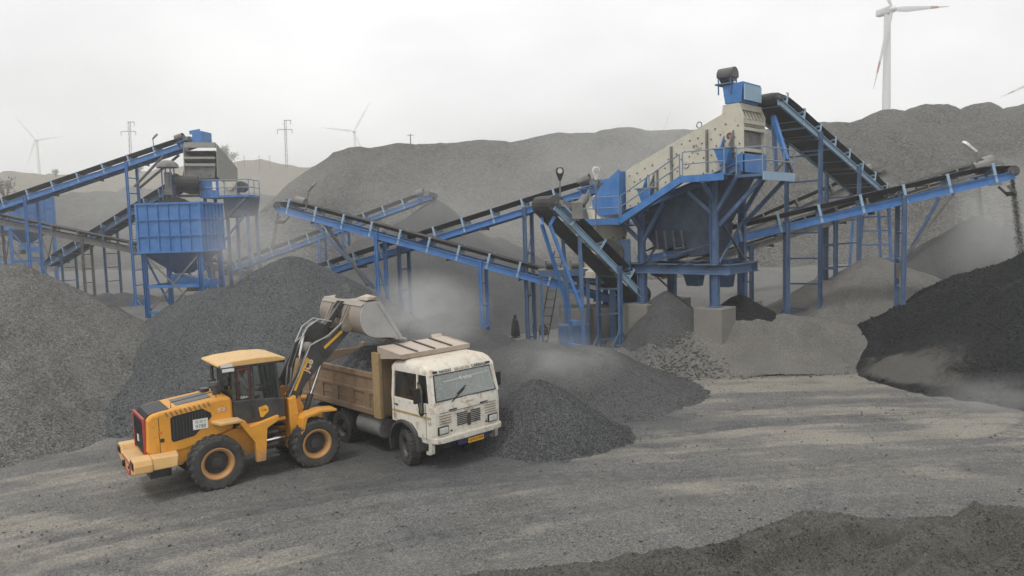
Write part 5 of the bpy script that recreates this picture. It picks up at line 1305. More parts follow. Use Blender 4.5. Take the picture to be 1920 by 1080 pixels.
b = MB(); b.box((-1.60, 0.0, 1.42), (0.02, 0.14, 0.17)); LD.part('grille_badge', b, M_WDEC, hood)
for c, s_ in (((-1.565, 0, 1.985), (0.06, 1.36, 0.07)), ((-1.565, -0.655, 1.52), (0.06, 0.07, 0.90)), ((-1.565, 0.655, 1.52), (0.06, 0.07, 0.90))):
    b = MB(); b.box(c, s_); LD.part('red_surround', b, M_RED, hood, bev=0.01)
for s in (-1, 1):
    b = MB(); b.xz([(-0.92, 1.33), (-0.97, 1.38), (-0.97, 1.93), (-0.92, 1.98), (-0.20, 2.06), (0.0, 1.92), (0.02, 1.82), (-0.42, 1.40)], s * (HY + 0.008), s * (HY - 0.03)); vp = LD.part('side_grille', b, M_BLACK, hood)
    for k in range(11):
        x = -0.90 + k * 0.075; zt = 1.94 + (x + 0.9) * 0.12; zb = 1.36 if x < -0.42 else 1.40 + (x + 0.42) * 0.95
        if zt - zb > 0.1:
            b = MB(); b.box((x, s * (HY + 0.012), (zt + zb) / 2), (0.02, 0.012, zt - zb - 0.05)); LD.part('grille_slat', b, M_LBLK, vp)
    for k in range(10):
        x = -1.02 + k * 0.112; b = MB(); z = 2.045 + (x + 1.0) * 0.10
        b.hexa([(x - 0.02, s * (HY - 0.02), z - 0.06), (x + 0.02, s * (HY - 0.02), z - 0.06), (x + 0.02, s * (HY + 0.006), z - 0.06), (x - 0.02, s * (HY + 0.006), z - 0.06)], [(x - 0.07, s * (HY - 0.02), z + 0.055), (x - 0.03, s * (HY - 0.02), z + 0.055), (x - 0.03, s * (HY + 0.006), z + 0.055), (x - 0.07, s * (HY + 0.006), z + 0.055)])
        LD.part('louvre', b, M_TIP, hood)
LD.inst('lettering', text_mesh('JCB', 0.155, M_BLACK, 0.002), frame_m((0.275, -HY - 0.006, 1.95), (1, 0, 0.06), (0, 0, 1)), hood)
LD.inst('lettering', text_mesh('JCB', 0.14, M_WDEC, 0.003), frame_m((0.268, -HY - 0.009, 1.955), (1, 0, 0.06), (0, 0, 1)), hood)
b = MB(); b.box((-0.27, -HY - 0.026, 1.68), (0.36, 0.012, 0.26)); npl = LD.part('number_board', b, M_WDEC, hood)
M_GRN = plain('green_paint', (0.05, 0.12, 0.07), 0.6)
LD.inst('lettering', text_mesh('GJ 32 T', 0.085, M_GRN, 0.001), frame_m((-0.27, -HY - 0.034, 1.74), (1, 0, 0), (0, 0, 1)), npl)
LD.inst('lettering', text_mesh('9788', 0.13, M_GRN, 0.001), frame_m((-0.27, -HY - 0.034, 1.62), (1, 0, 0), (0, 0, 1)), npl)
for x, z, n_ in ((-1.22, 1.62, 'warning_sticker'), (-1.18, 1.42, 'hood_latch')):
    b = MB(); b.box((x, -HY - 0.004, z), (0.09, 0.01, 0.07 if n_[0] == 'w' else 0.09)); LD.part(n_, b, plain(n_ + '_m', (0.62, 0.16, 0.03) if n_[0] == 'w' else (0.02, 0.02, 0.02)), hood)
b = MB(); b.box((-1.24, -HY - 0.002, 1.55), (0.012, 0.006, 0.9)); LD.part('panel_seam', b, M_BLACK, hood)
# rear frame and counterweight
b = MB(); b.xz([(-1.45, 0.72), (-1.35, 1.07), (-0.10, 1.17), (0.52, 1.38), (1.35, 1.38), (1.35, 0.62), (0.65, 0.62), (0.45, 0.95), (-0.45, 0.95), (-0.75, 0.70)], -0.70, 0.70); LD.part('rear_frame', b, M_YEL, bev=0.02)
b = MB(); b.yz([(-1.18, 0.98), (-1.18, 0.80), (-0.62, 0.66), (0.62, 0.66), (1.18, 0.80), (1.18, 0.98), (1.12, 1.12), (0.72, 1.14), (0.60, 0.98), (-0.60, 0.98), (-0.72, 1.14), (-1.12, 1.12)], -1.92, -1.50)
cw = LD.part('counterweight', b, M_YELP, bev=0.03)
for s in (-1, 1):
    b = MB(); b.hexa([(-1.50, s * 0.60, 0.80), (-0.95, s * 0.60, 0.78), (-0.95, s * 1.17, 0.82), (-1.50, s * 1.17, 0.82)], [(-1.50, s * 0.60, 1.12), (-0.85, s * 0.60, 1.12), (-0.90, s * 1.13, 1.10), (-1.50, s * 1.13, 1.12)]); LD.part('counterweight_wing', b, M_YELP, bev=0.03)
    b = MB(); b.box((-1.925, s * 0.93, 0.98), (0.03, 0.38, 0.17)); lr = LD.part('light_recess', b, M_BLACK, cw)
    b = MB(); b.box((-1.945, s * 0.97, 0.98), (0.02, 0.22, 0.11)); LD.part('tail_light', b, plain('tail_lamp_glass', (0.10, 0.015, 0.012), 0.25), lr)
b = MB(); b.box((-1.93, -0.10, 0.955), (0.03, 1.1, 0.035)); b.box((-1.93, -0.635, 0.83), (0.03, 0.05, 0.28)); b.box((-1.93, -0.05, 0.69), (0.03, 1.15, 0.04)); LD.part('red_trim', b, M_RED, cw)
b = MB(); b.tube((-1.92, 0.15, 0.80), (-1.98, 0.15, 0.80), 0.085, n=12); LD.part('tow_pin', b, M_BLACK, cw)
b = MB(); b.tube((-1.92, -0.42, 0.82), (-1.94, -0.42, 0.82), 0.04, n=10); LD.part('tow_pin', b, M_BLACK, cw)
b = MB(); b.box((-1.2, 0, 0.55), (0.5, 0.8, 0.3)); LD.part('belly_plate', b, M_LBLK)
# side platforms, steps and rear fenders
for s in (-1, 1):
    b = MB(); b.hexa([(-0.02, s * 0.72, 1.62), (0.66, s * 0.72, 1.62), (0.66, s * 1.16, 1.62), (0.12, s * 1.16, 1.62)], [(-0.02, s * 0.72, 1.70), (0.66, s * 0.72, 1.70), (0.66, s * 1.16, 1.70), (0.12, s * 1.16, 1.70)]); LD.part('rear_fender', b, M_YELP if s < 0 else M_YEL, bev=0.02)
    b = MB(); b.hexa([(0.60, s * 0.72, 1.60), (0.74, s * 0.72, 1.64), (0.74, s * 1.16, 1.64), (0.60, s * 1.16, 1.60)], [(1.02, s * 0.80, 0.95), (1.14, s * 0.80, 1.0), (1.14, s * 1.14, 1.0), (1.02, s * 1.14, 0.95)]); LD.part('fender_skirt', b, M_YEL)
    b = MB(); b.xz([(0.98, 0.50), (1.22, 0.50), (1.30, 1.35), (1.62, 1.52), (1.62, 1.64), (0.80, 1.46), (0.98, 1.2)], s * 0.98, s * 1.14); LD.part('step_bracket', b, M_YEL, bev=0.015)
    for z in (0.55, 0.88, 1.2):
        b = MB(); b.box((1.42, s * 0.98, z), (0.36, 0.22, 0.03)); LD.part('step', b, M_LBLK)
    b = MB(); b.hexa([(0.62, s * 0.70, 1.36), (1.85, s * 0.70, 1.36), (1.85, s * 0.98, 1.46), (0.62, s * 0.98, 1.46)], [(0.62, s * 0.70, 1.44), (1.85, s * 0.70, 1.44), (1.85, s * 1.0, 1.56), (0.62, s * 1.0, 1.52)]); LD.part('cab_platform', b, M_YEL, bev=0.01)
# ---- cab
CX0, CX1, CY = 0.58, 1.86, 0.74
b = MB(); b.box(((CX0 + CX1) / 2, 0, 1.49), (CX1 - CX0, 2 * CY - 0.1, 0.08)); cabf = LD.part('cab_floor', b, M_LBLK)
b = MB(); b.xz([(0.20, 3.08), (0.22, 3.13), (0.55, 3.18), (1.25, 3.21), (1.75, 3.18), (1.98, 3.12), (2.0, 3.07), (1.9, 3.04), (0.3, 3.04)], -0.83, 0.83); roof = LD.part('cab_roof', b, M_YELP, bev=0.035)
b = MB(); b.box((1.1, 0, 3.02), (1.45, 1.56, 0.07)); LD.part('roof_liner', b, M_LBLK, roof)
for x, z, tx in ((0.33, 3.10, 'DIL'), (0.36, 2.98, 'KANJI')):
    b = MB(); b.box((x + 0.1, -0.872, z - 0.005), (0.30, 0.012, 0.085)); bd = LD.part('roof_plate', b, M_WDEC, roof)
posts = (((0.60, 1.52), (0.62, 3.0)), ((1.08, 1.52), (1.10, 3.0)), ((1.84, 1.52), (1.72, 3.0)))
for s in (-1, 1):
    for (x0, z0), (x1, z1) in posts:
        b = MB(); b.beam((x0, s * CY, z0), (x1, s * (CY - 0.03), z1), 0.075, 0.075, (1, 0, 0)); LD.part('cab_post', b, M_LBLK)
    b = MB(); b.xz([(0.58, 1.42), (1.88, 1.42), (1.90, 2.0), (1.6, 2.06), (1.06, 2.10), (0.58, 2.12)], s * CY, s * (CY + 0.05)); dr = LD.part('door_panel', b, M_LBLK, bev=0.015)
    b = MB(); b.xz([(1.12, 2.11), (1.60, 2.07), (1.78, 2.05), (1.69, 2.98), (1.14, 2.98)], s * (CY - 0.01), s * (CY - 0.002)); LD.part('door_pane', b, M_GLASS)
    b = MB(); b.xz([(0.64, 2.12), (1.05, 2.11), (1.06, 2.98), (0.66, 2.98)], s * (CY - 0.01), s * (CY - 0.002)); LD.part('side_pane', b, M_GLASS)
    if s < 0:
        b = MB(); b.xz([(1.20, 1.86), (1.40, 1.90), (1.46, 1.82), (1.46, 1.72), (1.30, 1.58), (1.24, 1.6)], -CY - 0.052, -CY - 0.058); lg = LD.part('door_emblem', b, M_YDEC, dr)
        LD.inst('lettering', text_mesh('JCB', 0.085, M_BLACK, 0.001), frame_m((1.335, -CY - 0.062, 1.765), (1, 0, 0.1), (0, 0, 1)), lg)
        for c_, s_ in (((0.86, -CY + 0.02, 2.93), (0.34, 0.03, 0.05)), ((1.02, -CY + 0.02, 2.53), (0.05, 0.03, 0.80)), ((0.71, -CY + 0.02, 2.53), (0.025, 0.03, 0.80))):
            b = MB(); b.box(c_, s_); LD.part('red_window_frame', b, M_RED)
        LD.inst('lettering', text_mesh('ISRA', 0.10, M_WDEC, 0.001), frame_m((0.86, -CY - 0.002, 2.18), (1, 0, 0.05), (0, 0, 1)))
b = MB(); b.box((CX0 + 0.01, 0, 2.5), (0.01, 1.3, 0.9)); LD.part('rear_pane', b, M_GLASS)
b = MB(); b.box((CX0, 0, 1.8), (0.05, 1.44, 0.62)); LD.part('rear_wall', b, M_LBLK)
b = MB(); b.prism([(1.83, -0.68, 1.9), (1.83, 0.68, 1.9), (1.70, 0.66, 2.98), (1.70, -0.66, 2.98)], (0.008, 0, 0)); LD.part('windscreen', b, M_GLASS)
for yy in (-0.25, 0.25):
    b = MB(); b.beam((1.85, yy, 1.55), (1.71, yy, 2.98), 0.05, 0.04, (1, 0, 0)); LD.part('screen_post', b, M_LBLK)
b = MB(); b.box((1.84, 0, 1.72), (0.06, 1.42, 0.4)); LD.part('front_wall', b, M_LBLK)
b = MB(); b.box((0.98, 0, 1.78), (0.5, 0.5, 0.5)); b.box((0.78, 0, 2.2), (0.14, 0.48, 0.7)); LD.part('seat', b, M_BLACK, bev=0.05)
b = MB(); Msw = frame_m((1.50, 0, 2.23), (0.85, 0, 0.5), (0, 1, 0)); 
b.pipe([Msw @ Vector((0.19 * math.cos(a), 0.19 * math.sin(a), 0)) for a in np.linspace(0, 2 * math.pi, 21)], 0.018, 6); b.tube((1.62, 0, 1.55), Msw @ Vector((0, 0, 0)), 0.035, n=8); b.beam(Msw @ Vector((-0.19, 0, 0)), Msw @ Vector((0.19, 0, 0)), 0.03, 0.02); LD.part('steering_wheel', b, M_BLACK)
b = MB(); b.box((0.28, 0.1, 2.75), (0.05, 0.05, 0.05)); 
b = MB(); b.tube((0.30, -0.20, 2.26), (0.30, -0.20, 2.52), 0.10, n=14); b.lathe([(0.0, 0.10), (0.14, 0.08), (0.16, 0.0), (0.0, 0.0)], 16, Matrix.Translation((0.30, -0.20, 2.52))); LD.part('air_cleaner', b, M_LBLK, smooth=40)
b = MB(); b.tube((0.34, 0.30, 2.25), (0.34, 0.30, 2.95), 0.05, n=12); b.tube((0.34, 0.30, 2.35), (0.34, 0.30, 2.6), 0.09, n=12); LD.part('exhaust_stack', b, M_LBLK, smooth=40)
b = MB(); b.pipe([(0.30, -0.78, 3.1), (0.22, -0.92, 3.05), (0.22, -0.95, 2.75)], 0.015, 6); b.box((0.22, -0.95, 2.62), (0.04, 0.17, 0.27)); LD.part('mirror', b, M_BLACK)
for s in (-1, 1):
    b = MB(); b.pipe([(1.05, s * 0.80, 1.62), (1.05, s * 0.86, 1.7), (1.05, s * 0.86, 2.75), (1.05, s * 0.80, 2.82)], 0.016, 6); LD.part('grab_rail', b, M_LBLK, smooth=40)
    b = MB(); b.box((1.96, s * 0.6, 3.02), (0.12, 0.16, 0.11)); wl = LD.part('work_light', b, M_BLACK, bev=0.015)
    b = MB(); b.box((2.025, s * 0.6, 3.02), (0.02, 0.12, 0.08)); LD.part('lamp_glass', b, M_LENS, wl)
b = MB(); b.pipe([(-0.9, -0.55, 2.16), (-0.9, -0.55, 2.30), (0.2, -0.55, 2.42), (0.2, -0.55, 2.27)], 0.014, 6); LD.part('hood_rail', b, M_LBLK, smooth=40)
b = MB(); b.tube((0.45, 0.45, 2.25), (0.45, 0.45, 2.36), 0.07, n=12); b.box((0.15, 0.45, 2.30), (0.2, 0.25, 0.1)); LD.part('filler_cap', b, M_LBLK)
b = MB(); b.pipe([(1.3, -0.35, 1.1), (1.55, -0.45, 1.28), (1.85, -0.42, 1.2), (2.1, -0.3, 1.15)], 0.025, 6); b.pipe([(1.3, -0.28, 1.0), (1.6, -0.5, 1.12), (1.85, -0.45, 1.0), (2.1, -0.3, 0.95)], 0.025, 6); LD.part('hydraulic_hose', b, M_BLACK, smooth=40)
# ---- front frame
FX = 1.98
for s in (-1, 1):
    b = MB(); b.xz([(2.02, 0.52), (2.30, 0.52), (2.42, 0.95), (3.05, 0.95), (3.10, 1.30), (2.55, 1.62), (2.42, 2.05), (2.28, 2.12), (2.05, 2.02)], s * 0.34, s * 0.44); LD.part('tower_plate', b, M_YEL, bev=0.015)
    b = MB(); b.xz([(2.02, 0.48), (2.20, 0.48), (2.26, 1.55), (2.22, 2.02), (2.02, 1.95)], s * 0.50, s * 0.82); LD.part('front_pillar', b, M_YEL, bev=0.015)
    b = MB(); b.xz([(2.24, 1.42), (2.30, 1.50), (2.78, 1.60), (3.22, 1.56), (3.22, 1.50), (2.78, 1.53), (2.38, 1.44), (2.22, 0.95), (2.16, 0.97)], s * 0.70, s * 1.20); LD.part('front_fender', b, M_YEL, bev=0.01)
    b = MB(); b.box((2.4, s * 0.6, 1.35), (0.4, 0.3, 0.3)); LD.part('fender_bracket', b, M_YEL, bev=0.02)
b = MB(); b.box((2.6, 0, 0.75), (1.1, 0.7, 0.5)); LD.part('front_frame', b, M_YEL, bev=0.03)
b = MB(); b.tube((1.68, 0, 0.5), (1.68, 0, 1.35), 0.16, n=14); b.box((1.68, 0, 0.62), (0.7, 0.5, 0.1)); b.box((1.68, 0, 1.2), (0.7, 0.5, 0.1)); LD.part('centre_pivot', b, M_LBLK)
for s in (-1, 1):
    b = MB(); b.tube((1.25, s * 0.5, 0.85), (2.1, s * 0.42, 0.85), 0.05, n=8); LD.part('steering_ram', b, M_CHROME)
# ---- boom
HNG = Vector((4.17, 0, 3.78)); PIV = Vector((2.16, 0, 1.92))
def arm_poly(o): return [(2.06, 1.80), (2.26, 1.78), (2.72, 2.30), (3.20, 2.72), (3.52, 2.92), (4.28, 3.60), (4.32, 3.74), (4.22, 3.86), (4.05, 3.86), (3.55, 3.50), (3.10, 3.42), (2.86, 3.28), (2.30, 2.38), (2.04, 2.02)]
XS = lambda x: 2.06 + (x - 2.06) * 0.86
for s in (-1, 1):
    b = MB(); b.xz([(XS(x), z) for x, z in arm_poly(0)], s * 0.50, s * 0.61); arm = LD.part('lift_arm', b, M_LBLK, bev=0.012)
    if s < 0:
        for (p0, p1) in (((XS(2.30), 2.12), (XS(2.78), 2.98)), ((XS(3.36), 3.20), (XS(4.00), 3.62))):
            b = MB(); b.beam((p0[0], -0.614, p0[1]), (p1[0], -0.614, p1[1]), 0.008, 0.075, (0, 0, 1)); LD.part('arm_stripe', b, M_YDEC, arm)
        d = Vector((0.44, 0, 0.90)); LD.inst('lettering', text_mesh('JCB', 0.24, M_WDEC, 0.002), frame_m((2.70, -0.616, 2.76), d, (-d.z, 0, d.x)), arm)
        LD.inst('lettering', text_mesh('JCB', 0.24, M_YDEC, 0.001), frame_m((2.675, -0.619, 2.785), d, (-d.z, 0, d.x)), arm)
    a0 = Vector((2.48, s * 0.42, 1.18)); a1 = Vector((3.22, s * 0.42, 2.96)); mid = a0.lerp(a1, 0.42)
    b = MB(); b.tube(a0, mid, 0.085, n=14); cyl = LD.part('lift_cylinder', b, M_LBLK, smooth=40)
    b = MB(); b.tube(mid, a1, 0.048, n=12); LD.part('piston_rod', b, M_CHROME, cyl, smooth=40)
    b = MB(); b.tube(a1 + Vector((0, -0.1, 0)), a1 + Vector((0, 0.2 * s + 0.1, 0)), 0.06, n=12); LD.part('pin', b, M_LBLK)
b = MB(); b.tube((3.10, -0.5, 3.10), (3.10, 0.5, 3.10), 0.17, n=18); LD.part('boom_cross_tube', b, M_BUCK, smooth=40)
# bell crank, tilt ram, link
b = MB(); b.xz([(XS(x), z) for x, z in ((3.02, 3.70), (2.92, 3.62), (2.95, 3.52), (3.20, 3.40), (3.48, 3.30), (3.70, 3.36), (3.80, 3.52), (3.66, 3.80), (3.35, 3.92), (3.12, 3.84))], -0.13, 0.13); LD.part('bell_crank', b, M_LBLK, bev=0.02)
t0, t1 = Vector((XS(2.42), 0, 1.72)), Vector((XS(2.98), 0, 3.60)); mid = t0.lerp(t1, 0.62)
b = MB(); b.tube(t0, mid, 0.10, n=14); tc = LD.part('tilt_cylinder', b, M_TIPP, smooth=40)
b = MB(); b.tube(mid, t1, 0.055, n=12); LD.part('piston_rod', b, M_CHROME, tc, smooth=40)
b = MB(); b.beam((XS(3.72), 0, 3.70), (XS(4.28), 0, 4.30), 0.16, 0.14); b.tube((XS(4.28), -0.2, 4.30), (XS(4.28), 0.2, 4.30), 0.06, n=10); LD.part('tilt_link', b, M_LBLK)
for k, s in enumerate((-0.16, 0.16)):
    b = MB(); b.pipe([(XS(2.3), s, 2.0), (XS(2.42), s, 2.7), (XS(2.72), s, 3.35), (XS(3.0), s * 1.2, 3.78), (XS(3.4), s * 1.3, 3.98), (XS(3.85), s * 1.2, 3.88)], 0.022, 6); LD.part('hydraulic_hose', b, M_BUCKS, smooth=40)
b = MB(); b.pipe([(XS(2.25), 0.58, 2.1), (XS(2.6), 0.66, 2.7), (XS(3.0), 0.64, 3.35), (XS(3.5), 0.64, 3.55), (XS(4.1), 0.62, 3.9)], 0.018, 6); LD.part('hydraulic_hose', b, M_BUCKS, smooth=40)
b = MB(); b.pipe([(XS(2.10), -0.64, 2.0), (XS(2.45), -0.635, 2.55), (XS(2.88), -0.635, 3.32), (XS(3.5), -0.635, 3.55), (XS(4.05), -0.635, 3.9), (XS(4.22), -0.635, 4.05)], 0.016, 6); LD.part('hydraulic_hose', b, M_BUCKS, smooth=40)
# ---- bucket: curved shell, side plates, lip, hinge ears
BXO, BZO, BW = 3.92, 3.46, 1.44
shell = [(1.22, -0.10), (0.80, -0.04), (0.42, 0.0), (0.24, 0.06), (0.10, 0.18), (0.03, 0.34), (0.0, 0.52), (0.02, 0.70), (0.08, 0.86), (0.17, 1.00)]
def bk(p, y): return Vector((BXO + p[0], y, BZO + p[1]))
b = MB(); n = len(shell)
inner = []
for i, p in enumerate(shell):
    q0 = shell[max(0, i - 1)]; q1 = shell[min(n - 1, i + 1)]; t_ = Vector((q1[0] - q0[0], q1[1] - q0[1])).normalized(); inner.append((p[0] + t_.y * 0.04, p[1] - t_.x * 0.04))
poly = shell + inner[::-1]
for y in (-BW, BW):
    for p in poly: b.v.append(bk(p, y))
m2 = len(poly)
for i in range(n - 1):
    b.f.append((i, i + 1, m2 + i + 1, m2 + i)); j = m2 - 1 - i; b.f.append((j, j - 1, m2 + j - 1, m2 + j))
b.f.append((0, m2, 2 * m2 - 1, m2 - 1)); b.f.append((n - 1, n, m2 + n, m2 + n - 1))
BK = LD.part('bucket', b, M_BUCK, smooth=40)
for s in (-1, 1):
    b = MB(); b.xz([(BXO + p[0], BZO + p[1]) for p in shell] + [(BXO + 0.50, BZO + 1.02), (BXO + 0.62, BZO + 0.96)], s * BW, s * (BW + 0.035)); LD.part('bucket_side', b, M_BUCKS, BK)
    b = MB(); b.beam(bk((0.58, 0.98), s * (BW + 0.03)), bk((1.24, -0.10), s * (BW + 0.03)), 0.05, 0.10, (0, 0, 1)); LD.part('side_cutter', b, M_BUCKS, BK)
b = MB(); b.beam(bk((1.05, -0.10), 0), bk((1.42, -0.155), 0), 2 * BW + 0.06, 0.04); LD.part('cutting_edge', b, M_BUCKS, BK)
b = MB(); b.hexa([bk((0.06, 0.90), -BW), bk((0.20, 1.0), -BW), bk((0.20, 1.0), BW), bk((0.06, 0.90), BW)], [bk((0.17, 1.01), -BW - 0.02), bk((0.62, 1.04), -BW - 0.02), bk((0.62, 1.04), BW + 0.02), bk((0.17, 1.01), BW + 0.02)]); LD.part('spill_guard', b, M_BUCK, BK)
b = MB(); b.hexa([bk((0.22, 1.045), -BW), bk((0.60, 1.06), -BW), bk((0.60, 1.06), -BW + 0.62), bk((0.22, 1.045), -BW + 0.62)], [bk((0.30, 1.17), -BW + 0.02), bk((0.52, 1.15), -BW - 0.04), bk((0.50, 1.19), -BW + 0.55), bk((0.26, 1.12), -BW + 0.6)]); LD.part('spill_lip_wrinkle', b, M_GUARD, BK, bev=0.02)
for y in (-0.56, 0.56):
    b = MB(); b.xz([(BXO + 0.16, BZO + 0.86), (BXO + 0.06, BZO + 0.88), (BXO - 0.20, BZO + 0.38), (BXO - 0.20, BZO + 0.18), (BXO - 0.05, BZO + 0.12), (BXO + 0.12, BZO + 0.2)], y - 0.10, y - 0.05); b.xz([(BXO + 0.16, BZO + 0.86), (BXO + 0.06, BZO + 0.88), (BXO - 0.20, BZO + 0.38), (BXO - 0.20, BZO + 0.18), (BXO - 0.05, BZO + 0.12), (BXO + 0.12, BZO + 0.2)], y + 0.05, y + 0.10)
    b.tube((BXO - 0.12, y - 0.14, BZO + 0.27), (BXO - 0.12, y + 0.14, BZO + 0.27), 0.055, n=12); LD.part('hinge_ear', b, M_BUCK, BK)
b = MB(); b.xz([(BXO + 0.16, BZO + 0.96), (BXO + 0.02, BZO + 0.98), (BXO - 0.10, BZO + 0.82), (BXO - 0.08, BZO + 0.5), (BXO + 0.1, BZO + 0.45)], -0.16, -0.10); b.xz([(BXO + 0.16, BZO + 0.96), (BXO + 0.02, BZO + 0.98), (BXO - 0.10, BZO + 0.82), (BXO - 0.08, BZO + 0.5), (BXO + 0.1, BZO + 0.45)], 0.10, 0.16); LD.part('link_ear', b, M_LBLK, BK)
# stone left in the bucket (its own thing, carried)
X, Y = np.meshgrid(np.arange(0.12, 1.0, 0.06), np.arange(-1.2, 1.21, 0.06))
Zb = 0.25 + 1.16 * np.exp(-((X - 0.45) / 0.42) ** 2 - ((Y - 0.45) / 0.95) ** 2) + 0.03 * fbm(X * 6, Y * 6, 3, 9)
o = link('bucket_load', grid_mesh('bucket_load', X + BXO, Y, Zb + BZO, M_PILE_B)); o.location = LD.o.location; o.rotation_euler = (0, 0, LH)
tag(o, 'blue grey crushed stone heaped in the raised loader bucket', 'stone load')

# ================================================================== people
def skin_body(name, joints, edges, mat, sub=2):
    me = bpy.data.meshes.new(name); me.from_pydata([j[0] for j in joints], edges, [])
    o = bpy.data.objects.new(name, me); COL.objects.link(o)
    sk = o.modifiers.new('skin', 'SKIN'); sk.use_smooth_shade = True
    for i, j in enumerate(joints):
        r = j[1]; me.skin_vertices[0].data[i].radius = r if isinstance(r, tuple) else (r, r)
    me.skin_vertices[0].data[0].use_root = True
    s = o.modifiers.new('sub', 'SUBSURF'); s.levels = sub; s.render_levels = sub
    me.materials.append(mat)
    return o
def seated_person(label, loc, rotz, shirt, reach=0.42, hands_z=0.42):
    """driver on a seat: origin at the seat, x forward"""
    J = [((0, 0, 0.08), 0.15), ((0, 0, 0.30), 0.145), ((0.01, 0, 0.50), 0.15), ((0.02, 0, 0.60), 0.075),
         ((0.0, 0.19, 0.52), 0.07), ((0.10, 0.25, 0.30), 0.052), ((reach, 0.15, hands_z), 0.038),
         ((0.0, -0.19, 0.52), 0.07), ((0.10, -0.25, 0.30), 0.052), ((reach, -0.15, hands_z), 0.038),
         ((0.05, 0.10, 0.06), 0.10), ((0.46, 0.13, 0.10), 0.075), ((0.50, 0.13, -0.30), 0.055), ((0.62, 0.13, -0.34), 0.04),
         ((0.05, -0.10, 0.06), 0.10), ((0.46, -0.13, 0.10), 0.075), ((0.50, -0.13, -0.30), 0.055), ((0.62, -0.13, -0.34), 0.04)]
    Eg = [(0, 1), (1, 2), (2, 3), (2, 4), (4, 5), (5, 6), (2, 7), (7, 8), (8, 9), (0, 10), (10, 11), (11, 12), (12, 13), (0, 14), (14, 15), (15, 16), (16, 17)]
    o = skin_body('person', J, Eg, shirt)
    o.location = loc; o.rotation_euler = (0, 0, rotz); tag(o, label, 'person')
    b = MB(); b.lathe([(0.0, -0.13), (0.055, -0.115), (0.075, -0.05), (0.085, 0.02), (0.08, 0.08), (0.05, 0.12), (0.0, 0.135)], 16, Matrix.Translation((0.035, 0, 0.775)) @ Matrix.Diagonal((1.12, 0.92, 1.0, 1)))
    b.tube((0.02, 0, 0.58), (0.03, 0, 0.68), 0.05, n=10); b.hexa([(0.12, -0.015, 0.75), (0.145, -0.012, 0.745), (0.145, 0.012, 0.745), (0.12, 0.015, 0.75)], [(0.11, -0.008, 0.80), (0.118, -0.006, 0.80), (0.118, 0.006, 0.80), (0.11, 0.008, 0.80)])
    for s in (-1, 1): b.box((0.03, s * 0.082, 0.775), (0.035, 0.015, 0.055))
    hd = link('head', b.mesh('head', M_SKIN, None, 50), o)
    b = MB(); b.lathe([(0.09, -0.02), (0.095, 0.03), (0.09, 0.09), (0.055, 0.135), (0.0, 0.15)], 16, Matrix.Translation((0.02, 0, 0.78)) @ Matrix.Diagonal((1.1, 0.95, 1.0, 1))); link('hair', b.mesh('hair', M_HAIR, None, 50), o)
    for s in (-1, 1):
        b = MB(); c = Vector((reach, s * 0.15, hands_z)); b.beam(c - Vector((0.02, 0, 0)), c + Vector((0.08, -s * 0.01, 0.01)), 0.075, 0.03)
        for k in range(4): b.pipe([c + Vector((0.07, s * (0.03 - 0.02 * k) - s * 0.01, 0.015)), c + Vector((0.115, s * (0.03 - 0.02 * k) - s * 0.01, 0.005)), c + Vector((0.115, s * (0.03 - 0.02 * k) - s * 0.01, -0.03))], 0.0095, 6)
        b.pipe([c + Vector((0.02, -s * 0.035, 0.0)), c + Vector((0.06, -s * 0.06, -0.005)), c + Vector((0.09, -s * 0.055, -0.015))], 0.0105, 6)
        link('hand', b.mesh('hand', M_SKIN, None, 50), o)
    return o
def lw(p): return Matrix.Translation(LD.o.location) @ Matrix.Rotation(LH, 4, 'Z') @ Vector(p)
seated_person('person in a mauve shirt driving the yellow wheel loader', lw((1.0, -0.05, 2.03)), LH, M_CLOTH, 0.44, 0.26)
# ================================================================== tipper truck (x forward, y left)
TH_ = R(-46.0)
TK = Thing('tipper_truck', 'cream cabbed tipper truck with a brown body being loaded with stone', 'truck', (-2.21, 20.88, 0.0), TH_)
TR = 0.52
for y in (-1.02, 1.02): add_wheel(TK, 0.0, y, TR, 0.30, 34, 0.25, M_LBLK, 0.10, steer=R(-17))
for x in (-3.25, -4.62):
    for y in (-1.06, -0.72, 0.72, 1.06): add_wheel(TK, x, y, TR, 0.29, 30, 0.3, M_LBLK, 0.0 if abs(y) > 1 else 0.1)
for x in (0, -3.25, -4.62):
    b = MB(); b.tube((x, -0.95, TR), (x, 0.95, TR), 0.10, n=10); b.lathe([(0, -0.25), (0.25, -0.1), (0.25, 0.1), (0, 0.25)], 12, Matrix.Translation((x, 0, TR)) @ Matrix.Rotation(R(90), 4, 'X')); TK.part('axle', b, M_LBLK)
for y in (-0.42, 0.42):
    b = MB(); b.box((-2.45, y, 0.88), (6.6, 0.09, 0.26)); TK.part('chassis_rail', b, M_LBLK)
for x in (-0.9, -2.2, -3.9, -5.4):
    b = MB(); b.box((x, 0, 0.88), (0.12, 0.74, 0.2)); TK.part('chassis_cross', b, M_LBLK)
b = MB(); b.tube((-1.15, -0.95, 0.80), (-2.35, -0.95, 0.80), 0.30, n=20); TK.part('fuel_tank', b, M_GREYST, smooth=40, bev=0.03)
b = MB(); b.box((-1.75, 0.95, 0.80), (0.9, 0.5, 0.5)); TK.part('battery_box', b, M_GREYST, bev=0.02)
m = MB(); m.box((0.15, 0, 0.85), (1.5, 1.0, 0.7)); m.box((-1.2, 0, 0.85), (1.2, 0.6, 0.5)); m.tube((-1.8, 0, 0.75), (-4.6, 0, 0.62), 0.07, n=10); TK.part('engine', m, M_LBLK, bev=0.05)
